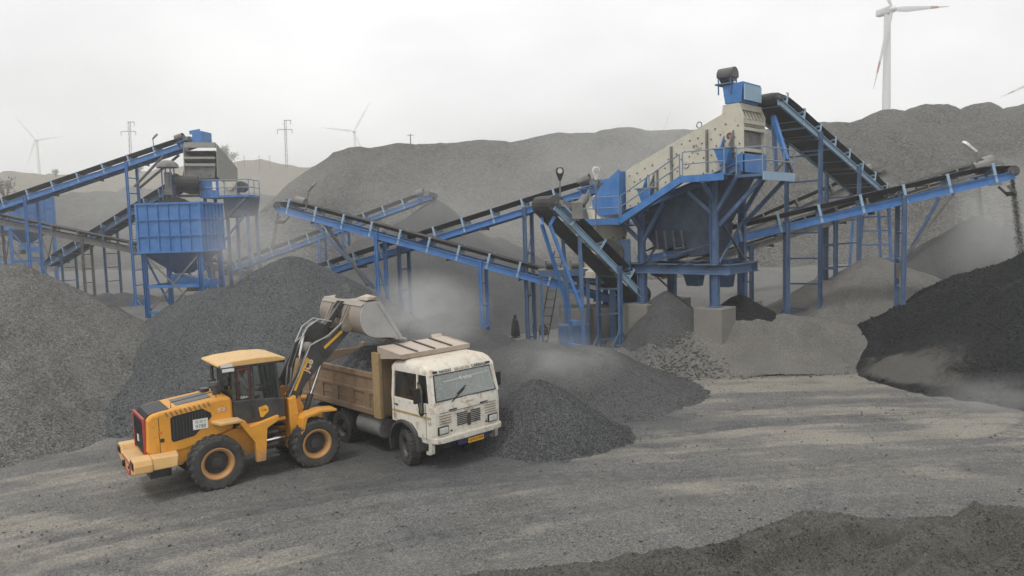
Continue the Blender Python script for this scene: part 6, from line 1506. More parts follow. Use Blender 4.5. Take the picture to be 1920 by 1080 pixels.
# ---- cab shell: side profile lofted, narrower at the roof
CW = 1.20
def cabring(z, x0, x1, w, ch):
    return [(x0, -w, z), (x1 - ch, -w, z), (x1, -w + ch * 0.9, z), (x1, w - ch * 0.9, z), (x1 - ch, w, z), (x0, w, z)]
rings = [cabring(0.98, -0.52, 1.30, CW, 0.10), cabring(1.55, -0.52, 1.32, CW + 0.01, 0.10), cabring(1.86, -0.52, 1.31, CW, 0.10)]
b = MB(); k6 = 6
for r_ in rings: b.v += [Vector(q) for q in r_]
for i in range(2):
    for a in range(k6): b.f.append((i * k6 + a, i * k6 + (a + 1) % k6, (i + 1) * k6 + (a + 1) % k6, (i + 1) * k6 + a))
b.f.append(tuple(range(5, -1, -1)))
# wheel arches are cut by leaving the lower shell short over the wheel: front part and rear part
b2 = MB()
side = [(-0.52, 1.20), (-0.52, 1.88), (1.24, 1.88), (1.26, 0.92), (0.66, 0.92), (0.60, 1.06), (0.44, 1.20), (0.20, 1.28), (-0.10, 1.28), (-0.34, 1.20)]
for s in (-1, 1):
    m = MB(); m.xz(side, s * (CW - 0.04), s * CW); sp = TK.part('cab_side', m, M_CABW, bev=0.012)
    # door seams, stripe, handle
    for c_, sz in (((1.02, s * (CW + 0.002), 1.40), (0.014, 0.006, 0.94)), ((-0.40, s * (CW + 0.002), 1.56), (0.014, 0.006, 0.62))):
        m = MB(); m.box(c_, sz); TK.part('door_seam', m, M_BLACK, sp)
    m = MB(); m.box((0.36, s * (CW + 0.003), 1.50), (1.76, 0.006, 0.06)); TK.part('gold_stripe', m, plain('gold_stripe_m', (0.36, 0.27, 0.11), 0.6), sp)
    m = MB(); m.box((-0.28, s * (CW + 0.015), 1.68), (0.14, 0.02, 0.035)); TK.part('door_handle', m, M_BLACK, sp)
    # pillars and side windows above the waist
    for (x0, x1, xt0, xt1) in ((-0.52, -0.42, -0.50, -0.40), (0.62, 0.67, 0.60, 0.65), (1.15, 1.27, 1.02, 1.12)):
        m = MB(); m.hexa([(x0, s * (CW - 0.05), 1.881), (x1, s * (CW - 0.05), 1.881), (x1, s * CW, 1.881), (x0, s * CW, 1.881)], [(xt0, s * (CW - 0.10), 2.62), (xt1, s * (CW - 0.10), 2.62), (xt1, s * (CW - 0.05), 2.62), (xt0, s * (CW - 0.05), 2.62)]); TK.part('pillar', m, M_CABW)
    m = MB(); m.prism([(-0.42, s * (CW - 0.03), 1.89), (0.62, s * (CW - 0.03), 1.89), (0.60, s * (CW - 0.075), 2.61), (-0.40, s * (CW - 0.075), 2.61)], (0, -s * 0.01, 0)); TK.part('side_window', m, M_GLASS)
    m = MB(); m.prism([(0.67, s * (CW - 0.03), 1.95), (1.14, s * (CW - 0.03), 1.75 + 0.14), (1.02, s * (CW - 0.075), 2.61), (0.65, s * (CW - 0.075), 2.61)], (0, -s * 0.01, 0)); TK.part('quarter_window', m, M_GLASS)
    m = MB(); m.xz([(0.72, 1.56), (0.82, 1.50), (0.93, 1.56), (0.95, 2.20), (0.86, 2.42), (0.70, 2.42)], s * (CW + 0.001), s * (CW + 0.008)); TK.part('corner_window', m, M_BLACK, sp)
    m = MB(); m.xz([(0.76, 1.62), (0.82, 1.57), (0.89, 1.62), (0.905, 2.18), (0.83, 2.37), (0.745, 2.37)], s * (CW + 0.008), s * (CW + 0.012)); TK.part('corner_glass', m, M_WSCR, sp)
    # wheel arch flare
    m = MB(); N = 12
    for i in range(N + 1):
        a = R(-8 + 196 * i / N)
        for rr, yy in ((0.60, s * (CW - 0.22)), (0.60, s * (CW + 0.07)), (0.68, s * (CW + 0.05)), (0.70, s * (CW - 0.22))): m.v.append(Vector((0.04 + rr * math.cos(a), yy, 0.62 + rr * math.sin(a))))
    for i in range(N):
        for k in range(4): m.f.append((i * 4 + k, i * 4 + (k + 1) % 4, (i + 1) * 4 + (k + 1) % 4, (i + 1) * 4 + k))
    TK.part('wheel_arch', m, M_LBLK, smooth=40)
    m = MB(); m.box((-0.58, s * (CW - 0.08), 0.62), (0.04, 0.26, 0.5)); TK.part('mud_flap', m, M_LBLK)
    # mirror arm and mirror
    m = MB(); m.pipe([(1.05, s * CW, 1.62), (1.02, s * (CW + 0.20), 1.66), (0.98, s * (CW + 0.22), 2.0), (0.98, s * (CW + 0.18), 2.3)], 0.016, 6); mr = TK.part('mirror_arm', m, M_BLACK)
    m = MB(); m.box((0.98, s * (CW + 0.24), 2.12), (0.06, 0.22, 0.40)); TK.part('mirror', m, M_BLACK, mr, bev=0.02)
# rounded front corners and nose panel
m = MB(); nx = 1.30
face = []
for y, dx in ((-CW, -0.06), (-CW + 0.06, -0.015), (-CW + 0.14, 0.0), (0, 0.03), (CW - 0.14, 0.0), (CW - 0.06, -0.015), (CW, -0.06)): face.append((y, dx))
zs = ((0.95, 0.0), (1.40, 0.02), (1.72, 0.015), (1.93, -0.02))
for z, dz in zs:
    for y, dx in face: m.v.append(Vector((nx + dx + dz, y, z)))
for z, dz in zs:
    for y, dx in face: m.v.append(Vector((nx + dx + dz - 0.06, y * 0.985, z)))
nf = len(face); o2 = nf * len(zs)
for i in range(len(zs) - 1):
    for a in range(nf - 1):
        m.f.append((i * nf + a, i * nf + a + 1, (i + 1) * nf + a + 1, (i + 1) * nf + a)); m.f.append((o2 + i * nf + a + 1, o2 + i * nf + a, o2 + (i + 1) * nf + a, o2 + (i + 1) * nf + a + 1))
for a in range(nf - 1):
    m.f.append((a + 1, a, o2 + a, o2 + a + 1)); i = len(zs) - 1; m.f.append((i * nf + a, i * nf + a + 1, o2 + i * nf + a + 1, o2 + i * nf + a))
for a in (0, nf - 1):
    for i in range(len(zs) - 1): m.f.append((i * nf + a, (i + 1) * nf + a, o2 + (i + 1) * nf + a, o2 + i * nf + a))
nose = TK.part('front_panel', m, M_CABW, smooth=30)
def fx(z): return nx + 0.03 + float(np.interp(z, [q[0] for q in zs], [q[1] for q in zs]))
# windscreen with pillars and rubber seal, forehead, roof
wz0, wz1, wx0, wx1 = 1.93, 2.60, 1.285, 1.125
m = MB(); m.prism([(wx0, -1.06, wz0), (wx0, 1.06, wz0), (wx1, 0.99, wz1), (wx1, -0.99, wz1)], (0.012, 0, 0.003)); ws = TK.part('windscreen', m, M_WSCR)
sl = [(wx0 + 0.01, -1.06, wz0), (wx0 + 0.01, 1.06, wz0), (wx1 + 0.01, 0.99, wz1), (wx1 + 0.01, -0.99, wz1), (wx0 + 0.01, -1.06, wz0)]
m = MB(); m.pipe(sl, 0.018, 6); TK.part('windscreen_seal', m, M_BLACK, ws)
for s in (-1, 1):
    m = MB(); m.hexa([(1.14, s * 1.07, 1.90), (1.29, s * 1.07, 1.90), (1.235, s * 1.195, 1.90), (1.14, s * 1.2, 1.90)], [(1.00, s * 1.0, 2.63), (1.13, s * 1.0, 2.63), (1.08, s * 1.14, 2.63), (1.00, s * 1.15, 2.63)]); TK.part('front_pillar', m, M_CABW, bev=0.02)
rr = []
m = MB()
roofp = [(-0.52, 2.60), (-0.52, 2.76), (-0.40, 2.88), (0.2, 2.95), (0.75, 2.93), (0.98, 2.86), (1.10, 2.74), (1.135, 2.61)]
for w_, dz in ((-1.15, -0.10), (-1.10, -0.03), (-0.98, 0.0), (0.98, 0.0), (1.10, -0.03), (1.15, -0.10)):
    for x, z in roofp: m.v.append(Vector((x, w_, 2.60 + (z - 2.60) * (1 + dz * 3.2) if z > 2.61 else z)))
kk = len(roofp)
for i in range(5):
    for a in range(kk - 1): m.f.append((i * kk + a, i * kk + a + 1, (i + 1) * kk + a + 1, (i + 1) * kk + a))
m.f.append(tuple(range(kk))); m.f.append(tuple(5 * kk + a for a in range(kk - 1, -1, -1)))
for i in range(5): m.f.append((i * kk, (i + 1) * kk, (i + 1) * kk + kk - 1, i * kk + kk - 1))
roof2 = TK.part('cab_roof', m, M_CABW, smooth=45)
m = MB(); m.box((-0.50, 0, 1.9), (0.05, 2.25, 1.4)); TK.part('cab_back', m, M_CABW)
m = MB(); m.box((0.35, 0, 1.02), (1.6, 1.5, 0.08)); TK.part('cab_floor', m, M_LBLK)
m = MB(); m.box((1.05, 0, 1.72), (0.32, 2.1, 0.34)); TK.part('dashboard', m, plain('dash_grey', (0.10, 0.10, 0.10)), bev=0.04)
for y in (-0.6, 0.6):
    m = MB(); m.box((0.05, y, 1.62), (0.5, 0.55, 0.2)); m.box((-0.22, y, 2.0), (0.12, 0.52, 0.7)); TK.part('seat', m, plain('seat_brown', (0.10, 0.07, 0.05)), bev=0.05)
m = MB(); Msw = frame_m((0.78, -0.6, 2.02), (0.5, 0, 0.86), (0, 1, 0)); m.pipe([Msw @ Vector((0.24 * math.cos(a), 0.24 * math.sin(a), 0)) for a in np.linspace(0, 2 * math.pi, 21)], 0.018, 6); TK.part('steering_wheel', m, M_BLACK)
# nose details: grille slots, vents, headlamps, indicators, wipers, lettering
for s in (-1, 1):
    for k in range(7):
        z = 1.20 + k * 0.052; m = MB(); m.box((fx(z) + 0.004, s * 0.23, z), (0.02, 0.36, 0.026)); TK.part('grille_slot', m, M_BLACK, nose)
    for k in range(4):
        z = 1.33 + k * 0.07; m = MB(); m.box((fx(z) - 0.012, s * 0.80, z), (0.02, 0.40, 0.016)); TK.part('vent_line', m, M_TIP, nose)
    m = MB(); m.box((fx(1.15) - 0.01, s * 0.88, 1.15), (0.05, 0.36, 0.23)); hl = TK.part('headlamp_bezel', m, M_BLACK, nose, bev=0.04)
    m = MB(); m.box((fx(1.15) + 0.018, s * 0.88, 1.15), (0.03, 0.29, 0.165)); TK.part('headlamp', m, M_LENS, hl, bev=0.03)
    m = MB(); m.tube((fx(1.12), s * 0.62, 1.10), (fx(1.12) + 0.03, s * 0.62, 1.10), 0.025, n=10); TK.part('screw_cap', m, M_BLACK, nose)
    m = MB(); m.hexa([(1.22, s * 1.205, 1.34), (1.285, s * 1.14, 1.34), (1.285, s * 1.10, 1.34), (1.2, s * 1.15, 1.34)], [(1.22, s * 1.205, 1.42), (1.285, s * 1.14, 1.42), (1.285, s * 1.10, 1.42), (1.2, s * 1.15, 1.42)]); TK.part('indicator', m, M_BLACK, nose)
    m = MB(); m.beam((fx(1.66) + 0.01, s * 0.55 - 0.13, 1.66), (fx(1.66) + 0.01, s * 0.55 + 0.13, 1.665), 0.03, 0.03); TK.part('panel_handle', m, M_BLACK, nose)
m = MB(); m.box((fx(1.6) + 0.001, 0, 1.615), (0.008, 2.0, 0.012)); TK.part('panel_seam', m, M_BLACK, nose)
m = MB(); m.box((fx(1.35) + 0.012, 0.0, 1.30), (0.02, 0.10, 0.34)); TK.part('grille_badge', m, M_LBLK, nose)
TK.inst('lettering', text_mesh('T A T A', 0.10, M_BUCKS, 0.003), frame_m((fx(1.62) + 0.006, 0.0, 1.57 + 0.0), (0, 1, 0), (0, 0, 1)), nose)
TK.inst('lettering', text_mesh('VAHANVATI', 0.05, plain('faded_red', (0.45, 0.2, 0.14)), 0.002), frame_m((fx(1.78) + 0.004, 0.05, 1.78), (0, 1, 0), (0, 0, 1)), nose)
for (y0, z0, y1, z1) in ((-0.55, 1.86, -0.05, 2.14),):
    m = MB(); m.beam((1.33, y0, z0), (1.275, y1, z1), 0.02, 0.02); m.beam((1.285, y0 + 0.22, z0 + 0.17), (1.245, y1 + 0.06, z1 + 0.06), 0.025, 0.02); TK.part('wiper', m, M_BLACK)
Mf = lambda y, z: frame_m((1.145 + 0.0, y, z), (0, 1, 0), (-0.22, 0, 1))
TK.inst('lettering', text_mesh('NAVDO', 0.115, M_BLACK, 0.006), Mf(-0.60, 2.675), roof2)
TK.inst('lettering', text_mesh('VIR KRUPA', 0.11, plain('faded_gold', (0.40, 0.33, 0.24)), 0.006), Mf(-0.02, 2.675), roof2)
TK.inst('lettering', text_mesh('CARRIAGE', 0.115, M_BLACK, 0.006), Mf(0.60, 2.675), roof2)
for s in (-1, 1):
    m = MB(); m.box((1.125, s * 0.94, 2.685), (0.04, 0.13, 0.05)); TK.part('marker_lamp', m, M_BLACK, roof2)
TK.inst('lettering', text_mesh('Krishna', 0.14, M_WDEC, 0.002), frame_m((1.20, 0.05, 2.42), (0, 1, 0.03), (-0.24, 0, 1)), ws)
m = MB(); m.beam((1.19, -0.7, 2.40), (1.19, 0.9, 2.46), 0.01, 0.01); TK.part('dash_string', m, M_WDEC)
# bumper, number plate, tow bracket
m = MB(); m.prism([(1.18, -1.20, 0.82), (1.36, -1.12, 0.82), (1.42, -0.9, 0.82), (1.44, 0, 0.82), (1.42, 0.9, 0.82), (1.36, 1.18, 0.82), (1.18, 1.26, 0.82)], (0, 0, 0.16)); bp = TK.part('bumper', m, M_CABW, bev=0.02)
m = MB(); m.box((1.30, 0.15, 0.72), (0.08, 1.1, 0.16)); TK.part('under_bar', m, plain('navy_bar', (0.02, 0.03, 0.09), 0.5))
m = MB(); m.box((1.36, 0.22, 0.70), (0.02, 0.56, 0.13)); npl = TK.part('number_plate', m, plain('plate_yellow', (0.75, 0.38, 0.02), 0.5))
TK.inst('lettering', text_mesh('GJ 03 W 9938', 0.085, M_BLACK, 0.002), frame_m((1.373, 0.22, 0.70), (0, 1, 0), (0, 0, 1)), npl)
for s in (-1, 1):
    m = MB(); m.xz([(0.75, 0.92), (1.20, 0.92), (1.20, 0.55), (1.10, 0.50), (0.95, 0.50), (0.95, 0.58), (1.06, 0.62), (1.06, 0.80), (0.80, 0.80)], s * 1.08, s * 1.18); TK.part('cab_step', m, M_CABW)
# ---- tipper body
X0, X1, BY = -5.75, -1.02, 1.22
ZB0, ZB1 = 1.26, 2.42
m = MB(); m.box(((X0 + X1) / 2, 0, ZB0 - 0.06), (X1 - X0, 2 * BY - 0.06, 0.10)); TK.part('body_floor', m, M_TIP)
for y in (-0.45, 0.45):
    m = MB(); m.box(((X0 + X1) / 2, y, 1.10), (X1 - X0 - 0.2, 0.12, 0.2)); TK.part('body_runner', m, M_TIP)
for s in (-1, 1):
    m = MB(); m.box(((X0 + X1) / 2 - 0.05, s * BY, (ZB0 + ZB1) / 2), (X1 - X0 - 0.1, 0.05, ZB1 - ZB0)); sw = TK.part('side_wall', m, M_TIP)
    for z, h_, o_ in ((ZB1 - 0.07, 0.15, 0.06), (1.86, 0.10, 0.045), (ZB0 + 0.03, 0.16, 0.06)):
        m = MB(); m.box(((X0 + X1) / 2 - 0.1, s * (BY + 0.025 + o_ / 2), z), (X1 - X0 - 0.35, o_, h_)); TK.part('side_rail', m, M_TIP, sw, bev=0.012)
    for k in range(5):
        x = X1 - 0.62 - k * 0.86; m = MB(); m.box((x, s * (BY + 0.045), 1.575), (0.27, 0.042, 0.47)); TK.part('stake', m, M_TIP, sw, bev=0.012)
    m = MB(); m.box(((X0 + X1) / 2 - 0.1, s * (BY + 0.033), 1.56), (X1 - X0 - 0.4, 0.018, 0.03)); TK.part('side_rib', m, M_TIP, sw)
    m = MB(); m.box((X1 - 0.10, s * (BY + 0.02), (ZB0 + 3.02) / 2 - 0.05), (0.34, 0.12, 3.02 - ZB0 + 0.12)); TK.part('corner_post', m, M_TIPP, bev=0.015)
    m = MB(); m.box((X0 + 0.06, s * (BY + 0.02), 1.9), (0.2, 0.14, 1.4)); TK.part('corner_post', m, M_TIP, bev=0.015)
m = MB(); m.box((X1 + 0.02, 0, 2.12), (0.06, 2 * BY - 0.1, 1.78)); hb_ = TK.part('headboard', m, M_TIP)
for y in (-0.8, -0.27, 0.27, 0.8):
    m = MB(); m.box((X1 + 0.08, y, 2.1), (0.08, 0.10, 1.7)); TK.part('headboard_rib', m, M_TIP, hb_)
m = MB(); m.box((X0 + 0.02, 0, 1.85), (0.06, 2 * BY - 0.1, 1.2)); TK.part('tailgate', m, M_TIP)
m = MB(); m.hexa([(X1 - 0.10, -1.19, 3.16), (X1 + 1.05, -1.19, 3.02), (X1 + 1.05, 1.19, 3.02), (X1 - 0.10, 1.19, 3.16)], [(X1 - 0.10, -1.19, 3.20), (X1 + 1.05, -1.19, 3.06), (X1 + 1.05, 1.19, 3.06), (X1 - 0.10, 1.19, 3.20)]); cg_ = TK.part('cab_guard', m, M_GUARD)
m = MB(); m.box((X1 + 1.07, 0, 3.02), (0.05, 2.42, 0.13)); TK.part('guard_lip', m, M_GUARD, cg_)
for s in (-1, 1):
    m = MB(); m.prism([(X1 - 0.05, s * 1.2, 2.85), (X1 + 1.05, s * 1.2, 2.97), (X1 + 1.05, s * 1.2, 3.08), (X1 - 0.05, s * 1.2, 3.21)], (0, s * 0.03, 0)); TK.part('guard_side', m, M_GUARD, cg_)
for y in (-0.62, 0.0, 0.62):
    m = MB(); m.beam((X1 - 0.06, y, 3.215), (X1 + 1.0, y, 3.085), 0.045, 0.05); TK.part('guard_rib', m, M_LBLK, cg_)
m = MB(); m.hexa([(X1 - 0.14, 0.80, 3.16), (X1 - 0.10, 0.80, 3.16), (X1 - 0.10, 1.2, 3.16), (X1 - 0.14, 1.2, 3.16)], [(X1 - 0.26, 0.82, 3.27), (X1 - 0.23, 0.82, 3.28), (X1 - 0.20, 1.18, 3.28), (X1 - 0.23, 1.18, 3.27)]); TK.part('bent_flap', m, M_GUARD, cg_)
m = MB(); m.box((X1 - 0.05, 0, 0.0), (0.01, 0.01, 0.01))
# load of stone in the body (its own thing)
X, Y = np.meshgrid(np.arange(X0 + 0.12, X1 - 0.02, 0.08), np.arange(-BY + 0.05, BY - 0.04, 0.08))
Zl = 2.02 + 0.85 * np.exp(-((X + 3.0) / 1.7) ** 2 - (Y / 0.95) ** 2) + 0.35 * np.exp(-((X + 1.9) / 0.8) ** 2 - ((Y - 0.2) / 0.8) ** 2) + 0.05 * fbm(X * 2.5, Y * 2.5, 4, 77)
o = link('truck_load', grid_mesh('truck_load', X, Y, Zl, M_PILE_B)); o.location = TK.o.location; o.rotation_euler = (0, 0, TH_)
tag(o, 'blue grey crushed stone heaped in the brown tipper body', 'stone load')
tw = lambda p: Matrix.Translation(TK.o.location) @ Matrix.Rotation(TH_, 4, 'Z') @ Vector(p)
seated_person('person in a dark shirt sitting behind the truck windscreen', tw((0.08, -0.6, 1.70)), TH_, plain('dark_shirt', (0.05, 0.05, 0.06), 0.9), 0.56, 0.36)
# ================================================================== falling stone, wind turbines, power poles, workers
def stream(label, a, b, n, spread, seed, smax=0.05, mat=None):
    rs = np.random.RandomState(seed); a = np.array(a); b = np.array(b); t = rs.rand(n)[:, None]
    P_ = a + (b - a) * t + rs.normal(0, 1, (n, 3)) * (spread * (0.5 + 0.9 * t)) * np.array([1, 1.6, 0.2])
    o = link('falling_stone', stones_np('falling_stone', P_, 0.006 + (smax - 0.006) * rs.rand(n) ** 2, mat or M_RUBBLE, seed)); tag(o, label, 'falling stone', kind='stuff')
    return o
stream('thin stream of stone falling from the descending blue conveyor head', at(522, 395, 44.0), at(512, 462, 44.0), 3000, 0.06, 1, 0.022)
stream('stream of black grit falling from the long conveyor head', at(1897, 332, 32.4), at(1916, 480, 31.6), 5000, 0.06, 2, 0.022, mat=M_PILE_D)
stream('thin stream of stone falling from the grey rear conveyor head', at(1836, 348, 41.4), at(1842, 432, 42.0), 3000, 0.06, 3, 0.022)
stream('crushed stone pouring from the raised loader bucket', lw((5.45, -0.2, 3.42)), lw((5.55, -0.1, 2.75)), 3500, 0.2, 4, 0.022)

M_TURB = plain('turbine_white', (0.66, 0.66, 0.66), 0.5)
M_TURBR = plain('turbine_red', (0.48, 0.22, 0.20), 0.5)
M_TURBF = plain('turbine_hazed_white', (0.86, 0.86, 0.85), 0.5)  # paler copy with the fading in haze put into the colour
def turbine(label, hub, blade, angles, yaw, zground, M_TURB=M_TURB):
    hub = Vector(hub)
    th = Thing('wind_turbine', label, 'wind turbine', (hub.x, hub.y, zground))
    f = Vector((math.sin(yaw), -math.cos(yaw), 0)); s = UZ.cross(f).normalized()
    k = blade / 35.0
    ax = hub - f * 2.6 * k
    b = MB(); b.tube((ax.x, ax.y, zground), (ax.x, ax.y, hub.z - 1.2 * k), 2.1 * k, 1.3 * k, n=20); th.part('tower', b, M_TURB, smooth=50)
    b = MB(); b.beam(hub - f * 7.5 * k, hub - f * 0.5 * k, 2.9 * k, 3.0 * k); th.part('nacelle', b, M_TURB, bev=0.6 * k)
    b = MB(); b.lathe([(1.4, -1.6), (1.5, -0.4), (1.3, 0.7), (0.7, 1.6), (0, 1.9)], 18, frame_m(hub, s, UZ, f) @ Matrix.Scale(k, 4)); th.part('rotor_hub', b, M_TURB, smooth=50)
    for a in angles:
        d = (s * math.cos(a) + UZ * math.sin(a)); c = d.cross(f)
        def sect(r, g=1.0):
            t = r / blade; ch = (1.0 + 1.6 * math.sin(min(1, t / 0.22) * math.pi / 2)) * (1 - 0.88 * max(0, t - 0.2) / 0.8) * k * g
            thk = ch * 0.28; p = hub + d * r
            return [p + c * (-ch * 0.4) , p + f * thk * 0.5, p + c * (ch * 0.6), p - f * thk * 0.5]
        segs = [(0.0, 0.1), (0.1, 0.22), (0.22, 0.4), (0.4, 0.66), (0.66, 0.80), (0.80, 1.0)]
        b = MB(); b2 = MB()
        for i, (t0, t1) in enumerate(segs):
            b.hexa(sect(t0 * blade), sect(t1 * blade))
            if i == 4: b2.hexa(sect(t0 * blade, 1.05), sect(t1 * blade, 1.05))
        bl = th.part('blade', b, M_TURB, smooth=60); th.part('red_band' if M_TURB is not M_TURBF else 'hazed_band', b2, M_TURBR if M_TURB is not M_TURBF else M_TURBF, bl, smooth=60)  # far bands take the haze-faded white
    return th
turbine('large wind turbine with red banded blades above the spoil mounds', at(1674, 17, 170), 18.6, (R(7), R(-108), R(128)), R(24), 10)
turbine('distant hazy wind turbine above the left end of the spoil hill', at(663, 246, 420), 18, (R(58), R(172), R(-68)), R(0), 30, M_TURBF)
turbine('faint wind turbine above the far left hill', at(66, 262, 430), 17, (R(-112), R(5), R(128)), R(0), 30, M_TURBF)
turbine('wind turbine half out of view behind the spoil mounds with a blade pointing down', at(1952, 148, 250), 14.4, (R(203), R(-40), R(82)), R(0), 25)
turbine('very faint wind turbine blade rising behind the spoil hill crest', at(1238, 262, 470), 19, (R(70), R(190), R(-50)), R(0), 20, M_TURBF)

M_POLE = plain('pole_steel', (0.12, 0.12, 0.12), 0.7)
def power_pole(label, px, ytop, ybot, d, group=None):
    top = at(px, ytop, d); bot = at(px + 2, ybot, d)
    th = Thing('power_pole', label, 'power pole', (bot.x, bot.y, bot.z - 1))
    H_ = top.z - bot.z
    for dx in (-0.16, 0.16):
        b = MB(); b.beam((bot.x + dx * 1.3, bot.y, bot.z - 1), (top.x + dx, bot.y, top.z), 0.09, 0.09); th.part('mast', b, M_POLE)
    n = 9
    for k in range(n):
        z = bot.z + H_ * k / n; b = MB(); b.beam((bot.x - 0.18, bot.y, z), (bot.x + 0.18, bot.y, z + H_ / n * (1 if k % 2 else 0.9)), 0.05, 0.05); th.part('lattice', b, M_POLE)
    for z, x0, x1 in ((top.z - 0.1, -0.1, 1.5), (top.z - H_ * 0.22, -1.7, 1.7)):
        b = MB(); b.beam((bot.x + x0, bot.y, z), (bot.x + x1, bot.y, z), 0.10, 0.12); th.part('cross_arm', b, M_POLE)
        for x in (x1, x0) if x0 < -1 else (x1,):
            b = MB(); b.tube((bot.x + x * 0.97, bot.y, z), (bot.x + x * 0.97, bot.y, z - 0.9), 0.06, n=6); th.part('insulator', b, M_POLE)
power_pole('lattice power pole behind the head of the left conveyor', 243, 228, 312, 170)
power_pole('lattice power pole standing beside the left end of the spoil hill', 535, 225, 306, 170)
PL_ = {440: 'thin post on the far crest beside the hazy shrubs', 458: 'thin post second from the hazy shrubs on the far crest', 486: 'thin post on the far crest midway between shrubs and power pole', 506: 'thin post on the far crest next to the lattice power pole', 770: 'short post on the spoil hill crest'}
for i, px in enumerate((440, 458, 486, 506, 770)):
    p = at(px, 302 if px < 600 else 268, 240 if px < 600 else 97); b = MB(); hh = 2.2 if px < 600 else 1.4
    b.tube((p.x, p.y, p.z - 2.5), (p.x, p.y, p.z + hh * 0.8), 0.10, 0.06, n=6); b.beam((p.x - 0.4, p.y, p.z + hh * 0.7), (p.x + 0.4, p.y, p.z + hh * 0.7), 0.06, 0.06)
    single('marker_post', b, M_POLE, PL_[px], 'post', (p.x, p.y, p.z - 2.5), group='posts along the hill crests' if px < 600 else None)

# shrubs on the far crest and behind the left bin
M_LEAF = plain('dry_leaf', (0.06, 0.065, 0.04), 0.8)
M_BARK = plain('dry_bark', (0.07, 0.055, 0.04), 0.9)
def shrub(label, base, r, seed, n=420, group=None):
    base = Vector(base); th = Thing('shrub', label, 'shrub', base, None, group); rg = random.Random(seed)
    b = MB(); tips = []
    for k in range(9):
        a = rg.uniform(0, 6.28); e = Vector((math.cos(a) * r * rg.uniform(0.3, 0.8), math.sin(a) * r * rg.uniform(0.3, 0.8), r * rg.uniform(0.7, 1.5))); b.tube(base - Vector((0, 0, 0.4)), base + e, 0.05 * r, 0.015 * r, n=5); tips.append(e)
    th.part('stem', b, M_BARK)
    b = MB()
    for k in range(n):
        e = rg.choice(tips) * rg.uniform(0.55, 1.05); c = base + e + Vector((rg.gauss(0, 0.16), rg.gauss(0, 0.16), rg.gauss(0, 0.14))) * r
        u_ = Vector((rg.uniform(-1, 1), rg.uniform(-1, 1), rg.uniform(-1, 1))).normalized(); v_ = u_.orthogonal().normalized(); s = r * rg.uniform(0.05, 0.10)
        b.add([c - u_ * s, c + v_ * s * 0.5, c + u_ * s, c - v_ * s * 0.5], [(0, 1, 2, 3)])
    o = th.part('foliage', b, M_LEAF); o['kind'] = 'stuff'
    return th
for i, (px, py, d, r, lab) in enumerate(((12, 372, 150, 2.6, 'tall dry shrub behind the low end of the long left conveyor'), (40, 384, 150, 1.8, 'small dry shrub beside the taller one behind the left conveyor'),
        (415, 306, 235, 3.4, 'wide hazy shrub on the far crest behind the left screen'), (432, 304, 235, 2.8, 'narrow hazy shrub on the far crest right of the left screen'),
        (105, 330, 250, 1.6, 'small faint shrub on the crest near the faint wind turbine'), (262, 322, 250, 2.0, 'faint shrub on the crest below the power pole'))):
    shrub(lab, at(px, py, d), r, 30 + i, group='shrubs on the far slopes')

# ---- workers
M_SHAWL = plain('dark_green_shawl', (0.018, 0.026, 0.023), 0.95)
M_SHAWL2 = plain('dark_brown_shawl', (0.035, 0.026, 0.024), 0.95)
pw = on_z(967, 628, -0.62); gzw = Tz(pw.x, pw.y)
hgt_ = 1.47
J = [((0, 0, 0.82), 0.13), ((0, 0, 1.05), 0.13), ((0.02, 0, 1.20), 0.14), ((0.03, 0, 1.28), 0.06), ((0.0, 0.16, 1.18), 0.06), ((0.05, 0.2, 0.95), 0.045), ((0.18, 0.08, 0.85), 0.035),
     ((0.0, -0.16, 1.18), 0.06), ((0.05, -0.2, 0.95), 0.045), ((0.18, -0.08, 0.85), 0.035), ((0.0, 0.09, 0.75), 0.09), ((0.10, 0.09, 0.42), 0.065), ((0.06, 0.09, 0.06), 0.045), ((0.18, 0.09, 0.03), 0.035),
     ((0.0, -0.09, 0.75), 0.09), ((-0.02, -0.09, 0.42), 0.065), ((-0.12, -0.09, 0.08), 0.045), ((0.0, -0.09, 0.03), 0.035)]
EG = [(0, 1), (1, 2), (2, 3), (2, 4), (4, 5), (5, 6), (2, 7), (7, 8), (8, 9), (0, 10), (10, 11), (11, 12), (12, 13), (0, 14), (14, 15), (15, 16), (16, 17)]
def worker(label, loc, rotz, joints, shawl, head, cloak):
    o = skin_body('person', joints, EG, M_SKIN); o.location = loc; o.rotation_euler = (0, 0, rotz); tag(o, label, 'person')
    b = MB(); b.lathe([(0.0, -0.12), (0.05, -0.105), (0.07, -0.04), (0.08, 0.02), (0.075, 0.07), (0.0, 0.12)], 14, Matrix.Translation(head)); link('head', b.mesh('head', M_SKIN, None, 50), o)
    b = MB(); n = 20
    for (z, rx, ry, ox) in cloak:
        for k in range(n):
            a = 2 * math.pi * k / n; fold = 1 + 0.07 * math.sin(5 * a + z * 3) * (1.4 - z if z < 1.2 else 0.1)
            b.v.append(Vector((ox + rx * fold * math.cos(a), ry * fold * math.sin(a), z)))
    for i in range(len(cloak) - 1):
        for k in range(n): b.f.append((i * n + k, i * n + (k + 1) % n, (i + 1) * n + (k + 1) % n, (i + 1) * n + k))
    b.f.append(tuple((len(cloak) - 1) * n + k for k in range(n)))
    c = link('shawl', b.mesh('shawl', shawl, None, 60), o); c.modifiers.new('thick', 'SOLIDIFY').thickness = 0.012
    return o
